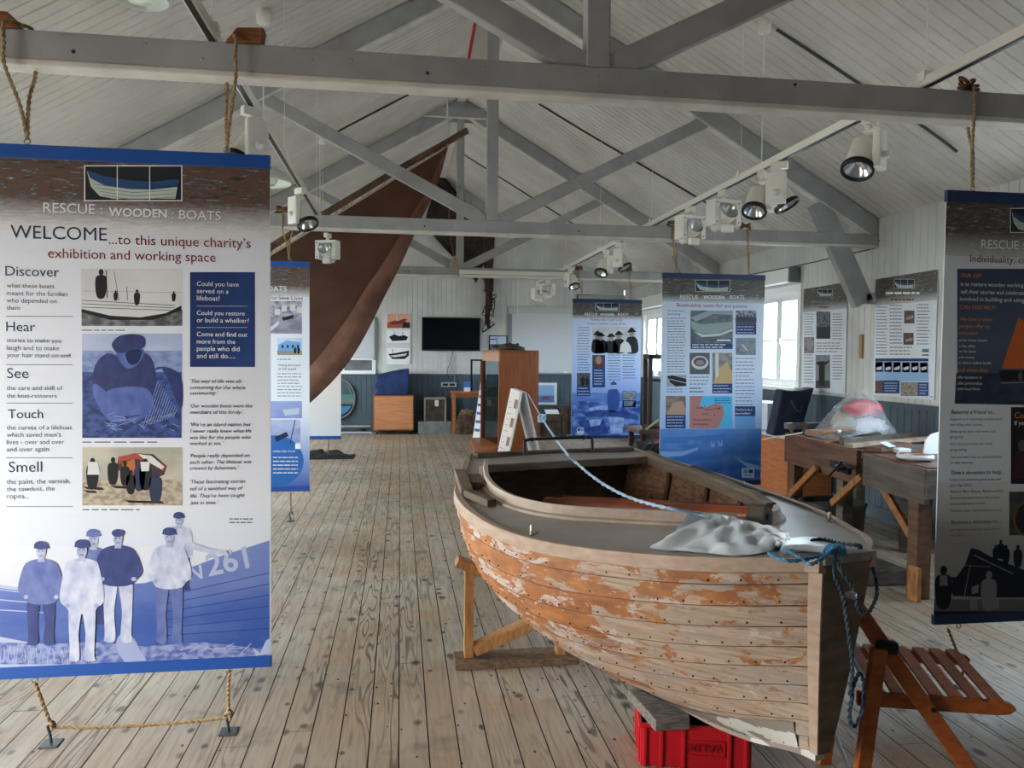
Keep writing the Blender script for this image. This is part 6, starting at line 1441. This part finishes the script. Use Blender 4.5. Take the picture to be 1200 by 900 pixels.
def pt3(q, a, b, c, d):
    q.rect(a, b, c, d, mInkW, 1); q.poly([(a+1, b+7), (a+10, b+6), (c-1, b+3), (c-1, b+9), (c-6, b+13), (a+6, b+13)], K, 3); q.poly([(a+3, b+9), (a+12, b+8), (c-3, b+6), (c-5, b+9), (a+8, b+11)], G2, 4); q.line(a+6, b+1, a+7, b+7, .6, K, 4)
picture(453, 367, 481, 385, mTrim, 'red-toned boat picture, topmost of three on the end wall', pt1, .6, 'pictures left of the television')
picture(453, 386, 481, 406.5, mTrim, 'black and white boat picture in the middle of three left of the television', pt2, .8, 'pictures left of the television')
picture(453, 407, 481, 427, mTrim, 'black and white picture of a beached boat, lowest of three left of the television', pt3, .8, 'pictures left of the television')
def pt4(q, a, b, c, d): q.rect(a, b, c, d, mInkL, 1); q.rect(a, b+9, c, d, flat('slate_sea', '5b6672'), 2); q.line(a+8, b+1, a+8, b+11, .7, K, 3); q.poly([(a+2, b+11), (a+14, b+10), (a+13, b+13), (a+4, b+13)], K, 3); q.rect(a, b+3, a+7, b+4, K, 3)
picture(573, 393, 594.5, 416, mBlack, 'small black-framed picture between the television and the whiteboard', pt4, 1.2)
def pt5(q, a, b, c, d): q.rect(a, b, c, d, flat('sky_print', '8fb7e2'), 1); q.rect(a, b+12, c, d, flat('sea_print2', '5a86bf'), 2); q.poly([(a+5, d-4.5), (a+9, d-7.5), (a+14, d-6.5), (a+17, d-4), (a+6, d-3)], flat('red_grey_boat', '7a4f5a'), 3)
picture(626, 448.5, 652.5, 474.5, mTrim, 'white-framed picture of a boat under blue sky on the dado below the whiteboard', pt5, 3.0, Y=YB-.06)
picture(676.5, 345, 733, 352, mBlack, 'long dark-framed panel on the end wall just above the fishing banner', lambda q, a, b, c, d: q.rect(a, b, c, d, flat('pale_panel', 'a9adaf'), 1), .9)
# whiteboard
t = thing('whiteboard', 'large whiteboard on the end wall left of the fishing banner', 'whiteboard', at(632, 437, Y=YB-.04))
m = MB(); wbox(598, 362, 672, 437, YB-.04, .03, m, mat('whiteboard_face', 'c9ced3', .25)); m.build('board', t, bevel=.003)
m = MB(); wbox(595, 359, 675, 368, YB-.055, .05, m, mat('whiteboard_top', 'b6bbbf', .4)); wbox(631, 357, 641, 361, YB-.055, .05, m, mat('whiteboard_top', 'b6bbbf', .4)); m.build('top_rail', t, bevel=.004)
m = MB(); wbox(596, 368, 599.5, 437, YB-.05, .04, m, mat('whiteboard_edge', '7d8388', .4)); m.build('edge_strip', t)
m = MB(); wbox(598, 436.5, 672, 438.5, YB-.11, .08, m, mSteel); wbox(660, 435, 665, 437, YB-.1, .04, m, mTrim); m.build('pen_tray', t)
# hatch and panel at the left of the end wall
t = structure('window_7', at(420, 437, Y=YB-.05)); m = MB(); wbox(399, 434, 440, 438.5, YB-.08, .07, m, mTrim); wbox(399, 420, 403.5, 434, YB-.05, .04, m, mTrim); wbox(436, 420, 440, 434, YB-.05, .04, m, mTrim); wbox(399, 419.5, 440, 422, YB-.05, .04, m, mTrim); struct(m.build('window_frame', t, bevel=.004))
m = MB(); wbox(403, 422, 436.5, 434, YB-.03, .02, m, mat('hatch_dark', '6d7176', .2, '4c5054', 3)); struct(m.build('pane', t))
m = MB(); wbox(398, 340, 438.5, 419, YB-.03, .02, m, mat('white_panel', 'c4c9cd', .5)); struct(m.build('trim_5')); m = MB(); wbox(438.8, 372, 441.5, 422, YB-.06, .05, m, mat('grey_strip', '73777a', .5)); struct(m.build('trim_6'))
# round painted panel on the dado
YR_ = YB-.06; c = at(397, 467, Y=YR_); R = abs(at(416, 467, Y=YR_).x-c.x)
t = thing('round_sign', 'round hoop with teal and blue panels leaning against the end wall', 'hoop', V((c.x, YR_, c.z-R)))
m = MB(); m.tube([c+V((R*math.cos(a), 0, R*1.22*math.sin(a))) for a in [j*2*PI/28 for j in range(28)]], .018, mat('hoop_grey', '7d7f7c', .6), 8, closed=True); m.build('rim', t)
def disc(a0, a1, mm, nm):
    m = MB(); m.prism([c+V((R*.86*math.cos(a0+(a1-a0)*i/14), -.01, R*1.05*math.sin(a0+(a1-a0)*i/14))) for i in range(15)], (0, .02, 0), mm); m.build(nm, t)
disc(PI*1.15, PI*1.85, mat('bright_blue_paint', '3f7fb5', .5), 'blue_panel'); disc(PI*.0+.05, PI*.32, mat('teal_paint', '4f8080', .5), 'teal_panel'); disc(PI*.68, PI-.05, mat('teal_paint', '4f8080', .5), 'teal_panel')
m = MB(); wbox(388, 462, 415.5, 474, YR_-.012, .02, m, mat('teal_paint', '4f8080', .5)); wbox(388, 468.5, 416, 471.5, YR_-.02, .03, m, mat('hoop_grey', '7d7f7c')); m.build('cross_bar', t)
# poles and pipes on the floor by the wall
for k, (y0, r, mm, lb) in enumerate(((15.2, .03, mat('grey_pole', '9aa0a3', .5), 'pale grey pole lying along the end wall, nearest the wall'), (15.08, .022, mat('blue_pole', '4f6f95', .5), 'blue pole lying in front of the grey pole by the end wall'), (15.0, .018, mat('pale_pole', 'b7bcc0', .5), 'thin pale pole lying on the floor, front one by the end wall'))):
    m = MB(); z = r+.003+(.09 if k == 0 else 0); 
    if k == 0: m.box((-1.9, y0-.05, 0), (-1.8, y0+.05, .09), mBlack); m.box((-.75, y0-.05, 0), (-.65, y0+.05, .09), mBlack)
    m.tube([(-2.3, y0, z), (-.58+.02*k, y0, z)], r, mm, 10); tag(m.build('pole'), lb, 'pole')
# beech cabinet on castors with a navy cover on top
Yc = 14.85; a, b = at(437.5, 500, Y=Yc), at(485, 500, Y=Yc); zt = at(460, 463.5, Y=Yc).z
t = thing('cabinet', 'beech cabinet on castors against the end wall', 'cabinet', ((a.x+b.x)/2, Yc+.25, 0))
m = MB(); m.box((a.x, Yc, .08), (b.x, Yc+.5, zt), mBeechD); m.build('carcass', t, bevel=.004)
m = MB(); m.box((a.x+.02, Yc-.012, .1), (b.x-.02, Yc, zt-.02), mat('pale_beech', 'cf9068', .45, 'c08158', 3, (1, 1, 9))); m.build('back_panel', t, bevel=.002)
for x in (a.x+.07, b.x-.07):
    for y in (Yc+.06, Yc+.44): m = MB(); m.tube([(x-.015, y, .035), (x+.015, y, .035)], .034, mBlack, 14); m.box((x-.02, y-.02, .06), (x+.02, y+.02, .082), mSteel); m.build('castor', t)
mBlueBag = mat('royal_blue_cloth', '1d3a6e', .5, '16294f', 5, bump=.15)
pts = [(440, 440), (441, 446), (438, 452), (441, 457), (438.5, 463.3), (460, 463.3), (478, 463.3), (479, 450), (479.5, 432), (470, 433), (455, 436)]
q = [at(x, y, Y=Yc+.06) for x, y in pts]
for v in q: v.z = max(v.z, zt+.003)
m = MB(); m.prism(q, (.0, .34, 0), mBlueBag); o = m.build('cover', bevel=.02); tag(o, 'creased royal blue cloth cover standing on the beech cabinet', 'cover')
# small framed trunk on a grey box
Yt = 14.9; a, b = at(490, 500, Y=Yt), at(529, 500, Y=Yt); z1 = at(510, 494, Y=Yt).z
m = MB(); m.box((a.x, Yt, 0), (b.x, Yt+.42, z1), mat('galvanised', '8d9496', .45, '767c7e', 4)); o = m.build('metal_box', bevel=.006); tag(o, 'grey metal box on the floor beneath the small dark trunk', 'box')
a2, b2 = at(497, 480, Y=Yt+.06), at(523, 480, Y=Yt+.06); z2 = at(510, 466, Y=Yt+.06).z; t = thing('trunk', 'small dark trunk with pale edging and a white tag, standing on the grey metal box', 'trunk', ((a2.x+b2.x)/2, Yt+.2, z1))
m = MB(); m.box((a2.x+.02, Yt+.06, z1+.002), (b2.x-.02, Yt+.36, z2-.02), mat('trunk_dark', '4f463c', .6, '3b342d', 8)); m.build('body', t)
m = MB(); pl = mat('pale_edging', '9d988c', .5)
for x in (a2.x, b2.x-.03): m.box((x, Yt+.05, z1+.002), (x+.03, Yt+.37, z2), pl)
m.box((a2.x, Yt+.05, z2-.035), (b2.x, Yt+.37, z2), pl); m.build('edging', t, bevel=.006)
m = MB(); wbox(509.5, 469, 514, 476, Yt+.045, .006, m, mTrim); m.build('tag', t)
# table with leaflets
Yd = 14.7; a, b = at(530, 500, Y=Yd), at(568, 500, Y=Yd); zt = at(545, 459, Y=Yd).z
t = thing('table', 'narrow beech table by the end wall holding a leaflet stand', 'table', ((a.x+b.x)/2, Yd+.25, 0))
m = MB(); m.box((a.x-.02, Yd-.02, zt-.03), (b.x+.02, Yd+.5, zt), mBeech); m.build('table_top', t, bevel=.004)
m = MB(); m.box((a.x+.02, Yd+.01, zt-.11), (b.x-.02, Yd+.03, zt-.03), mBeechD); m.build('apron', t)
for x in (a.x, b.x-.06):
    for y in (Yd, Yd+.42): m = MB(); m.box((x, y, 0), (x+.06, y+.06, zt-.03), mBeech); m.build('leg', t, bevel=.003)
m = MB(); wbox(543.5, 447, 551.5, 459, Yd+.12, .07, m, flat('leaflet_blue', '4a78b8')); wbox(544, 454, 551, 458.9, Yd+.1, .02, m, mTrim); o = m.build('leaflet_stand', bevel=.003); tag(o, 'blue and white leaflet stand on the narrow beech table', 'leaflet stand')
t = thing('photo_stand', 'tall empty dark metal stand on the narrow beech table', 'stand', at(558, 459, Y=Yd+.3)); m = MB()
for q in ((551.5, 421, 553.5, 459.2), (563, 421, 565, 459.2), (551.5, 421, 565, 423)): wbox(*q, Yd+.3, .02, m, mBlack)
o = m.build('tubing', t)
# basket under the table
c = at(547, 497, Y=14.95); c.z = 0
m = MB(); rows = []
for i in range(9):
    z = .42*i/8; r = .2*(1-.35*(i/8)**2)
    rows.append([c+V((r*1.15*math.cos(2*PI*j/20)+.02*noise.noise(V((j*.5, i*.4, 0))), r*.8*math.sin(2*PI*j/20), z+.02*noise.noise(V((j, i, 4))))) for j in range(20)])
m.grid(rows, mat('sacking', '6d5847', .9, '4b3c31', 12, bump=.3), True, True); m.face(rows[-1], mat('sacking', '6d5847')); m.face(rows[0][::-1], mat('sacking', '6d5847'))
for i in range(4): m.tube([c+V((.12*math.cos(a), .1*math.sin(a)-.02*i, .36+.03*i+.02*math.sin(3*a+i))) for a in [j*2*PI/16 for j in range(16)]], .012, mRope, 6, closed=True)
tag(m.build('sack'), 'brown sack with coiled rope on the floor beneath the beech table', 'sack')

# tall wooden display cabinet with glass side
mTeak = mat('teak', 'ad6530', .4, '925022', 4, (6, 6, .8), .3, .75)
P0 = at(584, 529, Z=.0); P1 = at(631, 527, Z=0); P1.y = P0.y+.12; P1.x = at(631, 470, Y=P1.y).x; HZ = at(600, 411, Y=P0.y).z
dx = (P1-P0).normalized(); P2 = at(565.5, 470, Y=P0.y+1.15); P2.z = 0; P3 = P1+(P2-P0)
t = thing('display_cabinet', 'tall orange wooden display cabinet with a glazed side, standing behind the boat', 'display cabinet', (P0+P3)/2)
U = V((0, 0, 1)); dl = (P2-P0).normalized()
m = MB(); m.prism([P0+U*.1, P1+U*.1, P1+U*HZ, P0+U*HZ], V((-dx.y, dx.x, 0))*.03, mTeak); m.build('side_panel', t, bevel=.003)
m = MB(); m.prism([P0+U*(HZ-.02), P1+U*(HZ-.02), P3+U*(HZ-.02), P2+U*(HZ-.02)], U*.03, mTeak); m.build('top', t)
pk_ = mat('pink_fascia', 'b98a78', .4); m = MB(); m.prism([P0+U*(HZ-.17), P2+U*(HZ-.17), P2+U*(HZ-.01), P0+U*(HZ-.01)], V((.02, .0, 0)), pk_); m.build('fascia', t)
m = MB(); X2 = P2; m.box((X2.x-.03, X2.y-.03, .1), (X2.x+.05, X2.y+.05, HZ-.17), mat('teak_dark', '74401f', .45)); m.build('corner_post', t, bevel=.003)
m = MB(); m.prism([P1, P3, P3+U*HZ, P1+U*HZ], V((-.02, 0, 0)), mTeak); m.build('right_panel', t)
m = MB(); m.prism([P0+U*.1+dl*.05, P2+U*.1-dl*.05, P2+U*(HZ-.17)-dl*.05, P0+U*(HZ-.17)+dl*.05], V((.006, 0, 0)), glass_mat('cabinet_glass', 'd5e0e2', .1)); m.build('glass', t)
f0 = at(556, 536, Z=0); m = MB(); m.prism([P0+V((.02, -.25, 0)), P1+V((0, -.0, 0)), P3, P2+V((-.2, 0, 0)), f0], U*.1, mTeak); m.build('plinth', t, bevel=.004)
c = (P0+P3)/2+U*(HZ+.012); m = MB()
for i in range(9): m.tube([c+V(((.24-.016*i)*math.cos(a)+.02*math.sin(i), (.2-.012*i)*math.sin(a), .012+.011*i+.012*math.sin(3*a+i))) for a in [j*2*PI/22 for j in range(22)]], .014, mat('tarred_rope', '5b4f3e', .9, '3a3228', 30), 6, closed=True)
tag(m.build('rope_coil'), 'flat coil of dark rope on top of the tall orange display cabinet', 'rope')
# green machine standing behind the glass
g_ = mat('green_enamel', '55635a', .4, '434e47', 4); c = P2.lerp(P3, .45)+V((0, .6, 0)); t = thing('machine', 'grey-green machine on the floor seen through the glass of the tall display cabinet', 'machine', V((c.x, c.y, 0)))
m = MB(); m.box((c.x-.2, c.y-.15, 0), (c.x+.2, c.y+.15, .32), mat('pale_base', '8e9693', .5)); m.build('base', t, bevel=.01); m = MB(); m.tube([(c.x, c.y, .32), (c.x, c.y, .75)], [.12, .16], g_, 16); m.tube([(c.x-.02, c.y-.2, .82), (c.x-.02, c.y+.15, .82)], .17, g_, 18); m.build('body', t)
# A-boards
def aboard(px, label, ps, lean=False):
    """two hinged panels"""
    t = thing('a_board', label, 'a-board', ps[0])
    for k, q in enumerate(px):
        q = [V(v) for v in q]; n = (q[1]-q[0]).cross(q[3]-q[0]).normalized(); m = MB(); m.prism(q, n*.02, mat('white_frame', 'd3d8dc', .4)); m.build('panel', t, bevel=.003)
        if k == 0:
            o = q[0]; u = q[1]-q[0]; v = q[3]-q[0]; m = MB(); s_ = -.002 if n.y > 0 else .022
            def R_(a, b, c_, d, mm, l=0): m.face([o+u*a+v*b+n*(s_-.001*l if s_ < 0 else s_+.001*l), o+u*c_+v*b+n*(s_-.001*l if s_ < 0 else s_+.001*l), o+u*c_+v*d+n*(s_-.001*l if s_ < 0 else s_+.001*l), o+u*a+v*d+n*(s_-.001*l if s_ < 0 else s_+.001*l)], mm)
            R_(.08, .05, .92, .95, mat('poster_cream', 'd9d2cd', .5))
            for b_ in range(9): R_(.15, .12+b_*.085, .55-.1*(b_ % 3), .13+b_*.085, flat('faded_ink', 'a29b9a'), 1)
            for b_ in (.18, .45, .72): R_(.62, b_, .88, b_+.13, flat('board_photo', '8a6a5a'), 2)
            m.build('printed_poster', t, fixn=False)
    return t
Ya = 11.15
# front panel faces left towards the aisle, back panel to the right; the ridge runs away from the camera
r0_, r1_ = at(613, 460, Y=Ya+.05), at(600, 455, Y=Ya+.62)
zb = 0.0
f0_ = at(596, 534, Y=Ya); f0_.z = 0; f1_ = f0_+(r1_-r0_); f1_.z = 0; b0_ = at(634, 533, Y=Ya+.05); b0_.z = 0; b1_ = b0_+(r1_-r0_); b1_.z = 0
aboard([[f1_, f0_, r0_, r1_], [b0_, b1_, r1_+V((.03, 0, 0)), r0_+V((.03, 0, 0))]], 'white folding A-board with a printed poster, standing open in front of the orange cabinet', [(f0_+b0_)/2])
mm_ = MB(); p = r0_; 
w0 = at(553.5, 516, Z=0); top = at(566, 428, Y=w0.y+.35); wv = V((.02, .55, 0))
q = [w0, w0+V((.12, -.12, 0)), top+V((.06, -.1, 0)), top]
m = MB(); m.prism(q, (.01, .012, 0), mat('white_frame', 'd3d8dc', .4)); t = thing('a_board', 'narrow white printed board leaning against the left side of the orange display cabinet', 'a-board', w0); m.build('panel', t)
m = MB(); 
for b_ in range(7): a0, a1 = q[0].lerp(q[3], .12+b_*.11), q[1].lerp(q[2], .12+b_*.11); m.face([a0.lerp(a1, .15)+V((-.004, -.004, 0)), a0.lerp(a1, .85)+V((-.004, -.004, 0)), a0.lerp(a1, .85)+V((-.004, -.004, .05)), a0.lerp(a1, .15)+V((-.004, -.004, .05))], mInkM)
m.build('print', t, fixn=False)
# blue-white line from the A-board down to the bow of the boat
mLine = mat('pale_blue_line', 'a9c0d4', .6, '86a3bd', 50)
a = at(619, 462, Y=Ya+.05); e_ = deckpt(828, 603, .045); P = [a]
s1 = at(657, 522, Y=3.96)
P.append(at(635, 490, Y=7.6)); P.append(s1)
for x, y, yy in ((676, 543, 3.55), (705, 566, 3.2), (740, 584, 2.9), (785, 596, 2.6)): P.append(at(x, y, Y=yy))
P.append(e_); m = MB(); twist_rope(m, smoothpath(P, 14), .008, mLine, .05); t = thing('rope', 'long pale blue rope stretched from the A-board down across the boat to the plastic sack', 'rope', e_); m.build('line', t)
m = MB(); c = P[1]
for i in range(3): m.tube([c+V((.035*math.cos(a_), .03*math.sin(a_), .035*math.sin(a_+i))) for a_ in [j*2*PI/12 for j in range(12)]], .01, mLine, 6, closed=True)
m.build('knot', t)
# wooden crates at the far right of the end wall
mCrate = mat('crate_wood', '5a4a3c', .8, '40352b', 7, bump=.15)
for k, (x0, y0, x1, y1, Y, d, lb) in enumerate(((634, 486, 664, 506, 14.3, .4, 'wide old brown crate on the floor below the white-framed picture'), (636, 474, 640, 490, 14.75, .3, ''), (655, 478, 672, 505, 14.75, .4, 'taller brown crate behind the wide one, beside the fishing banner'))):
    if not lb: continue
    a, b = at(x0, y0, Y=Y), at(x1, y1, Y=Y); t = thing('crate', lb, 'crate', ((a.x+b.x)/2, Y+d/2, 0)); m = MB(); H_ = a.z; n_ = 3
    for i in range(n_): m.box((a.x, Y, H_*i/n_+.005), (b.x, Y+.02, H_*(i+1)/n_-.005), mCrate)
    m.box((a.x, Y+.021, 0), (a.x+.02, Y+d, H_), mCrate); m.box((b.x-.02, Y+.021, 0), (b.x, Y+d, H_), mCrate); m.box((a.x, Y+d-.02, 0), (b.x, Y+d, H_), mCrate); m.box((a.x, Y+.02, H_-.03), (b.x, Y+d, H_-.012), mCrate); m.build('boards', t)
    m = MB(); m.box((a.x+.03, Y-.018, 0), (a.x+.09, Y, H_), mCrate); m.box((b.x-.09, Y-.018, 0), (b.x-.03, Y, H_), mCrate); m.build('cleats', t)
a = at(634, 486, Y=14.3); X = Matrix.Translation((a.x+.12, 14.42, a.z-.0)) @ Matrix.Rotation(.35, 4, 'X'); m = MB(); m.box((0, 0, .004), (.26, .2, .01), mTrim, X); tag(m.build('paper'), 'sheet of white paper lying on the wide old brown crate', 'paper')
# dark display case and oddments between the two right-hand banners
mDk = mat('dark_case_wood', '3a2a22', .5, '2a1f19', 5)
Yk = 9.3; a, b = at(760, 470, Y=Yk), at(800, 470, Y=Yk); zb, zt = at(760, 503, Y=Yk).z, at(760, 415, Y=Yk).z
t = thing('glass_case', 'dark-framed glass case on a bench, between the fishing and boatbuilding banners', 'display case', ((a.x+b.x)/2, Yk+.2, zb))
m = MB()
for x in (a.x, b.x-.05): m.box((x, Yk, zb), (x+.05, Yk+.05, zt), mDk); m.box((x, Yk+.2, zb), (x+.05, Yk+.25, zt), mDk)
m.box((a.x, Yk, zt-.06), (b.x, Yk+.25, zt), mDk); m.box((a.x, Yk, zb), (b.x, Yk+.25, zb+.05), mDk); m.build('frame', t, bevel=.004)
m = MB(); m.box((a.x+.05, Yk+.02, zb+.05), (b.x-.05, Yk+.026, zt-.06), glass_mat('cabinet_glass', 'd5e0e2', .1)); m.build('glass', t)
m = MB(); m.box((a.x+.05, Yk+.22, zb+.05), (b.x-.05, Yk+.23, zb+(zt-zb)*.62), mat('case_back', 'b9c2c8', .5)); m.build('back', t)
m = MB(); m.box((a.x-.15, Yk-.1, zb-.05), (b.x+.1, Yk+.55, zb-.002), mat('shelf_wood', '6e5140', .6, '543c2f', 6)); 
for x in (a.x-.1, b.x+.02):
    for y in (Yk-.05, Yk+.45): m.box((x, y, 0), (x+.06, y+.06, zb-.05), mDk)
tag(m.build('bench', bevel=.003), 'rough bench carrying the dark-framed glass case', 'bench')
c = at(766, 520, Y=9.0); t = thing('engine', 'dark oily engine with hoses on the floor under the rough bench', 'engine', V((c.x, 9.1, 0))); m = MB(); mE = mat('engine_dark', '2b2d2c', .5, '191a1a', 6)
m.box((c.x-.2, 8.95, 0), (c.x+.3, 9.4, .3), mE); m.tube([(c.x-.2, 9.1, .38), (c.x+.3, 9.1, .38)], .12, mE, 14); m.build('block', t, bevel=.01)
for i in range(5): m = MB(); m.tube(smoothpath([(c.x-.2+.1*i, 8.95, .1), (c.x-.25+.1*i, 8.85, .3+.03*i), (c.x-.1+.09*i, 8.9, .5), (c.x+.0+.09*i, 9.0, .4)], 5), .016, mat('hose', '4b564a' if i % 2 else '23282a', .5), 7); m.build('hose', t)
m = MB(); m.lathe([(0, .03), (.04, .03), (.045, 0)], mat('red_cap', 'a02a30', .4), Matrix.Translation((c.x+.05, 9.0, .5)), 14); m.build('cap', t)
m = MB(); a, b = at(757, 503, Y=8.7), at(772, 492, Y=8.7); m.tube([V((a.x, 8.7, a.z)), V((b.x, 8.7, b.z))], .014, mat('pale_stick', 'b5a68c'), 8); m.build('lever', t)
a, b = at(735, 526, Y=7.6), at(775, 548, Y=6.4); m = MB(); m.bar((2.15, 7.75, .235), (2.33, 6.55, .235), .22, .04, mat('red_brown_board', '8a5640', .55, '6d4130', 6))
for y in (7.6, 6.7): m.box((2.12+(7.75-y)*.15, y-.04, 0), (2.2+(7.75-y)*.15, y+.04, .215), mDk)
tag(m.build('low_bench', bevel=.004), 'low red-brown bench board just beyond the stern of the boat', 'bench')
# black cloth heap under the cream banner
c = at(385, 537, Z=0); m = MB(); rows = []
for i in range(15):
    r = []
    for j in range(26):
        x, y = (j/25-.55)*1.1, (i/14-.5)*.5; e = max(0, 1-(x/.56)**2-(y/.26)**2-.5*abs(noise.noise(V((x*4, y*6, 9))))); h_ = (.085*e**.6)*(1+1.1*noise.noise(V((x*9, y*12, 2)))+.5*noise.noise(V((x*22, y*26, 5))))+.003; r.append(V((c.x-.12+x, c.y+y+.1, max(.003, h_))))
    rows.append(r)
m.grid(rows, mat('black_cloth', '1d1e20', .85, '2b2c2e', 9)); m.grid([[V((q.x, q.y, .0015)) for q in r] for r in rows], mat('black_cloth', '1d1e20')); tag(m.build('cloth'), 'heap of black cloth on the floor below the plain cream banner', 'cloth')
m = MB(); rr = random.Random(3)
for i in range(26):
    p = at(474+rr.uniform(-8, 12), 529+rr.uniform(-2, 2), Z=.0014); m.face([p+V((-.02, -.006, 0)), p+V((.02, -.008, 0)), p+V((.025, .006, 0)), p+V((-.015, .008, 0))], mat('yellow_paint', 'b5a768', .7))
struct(m.build('trim_7'))
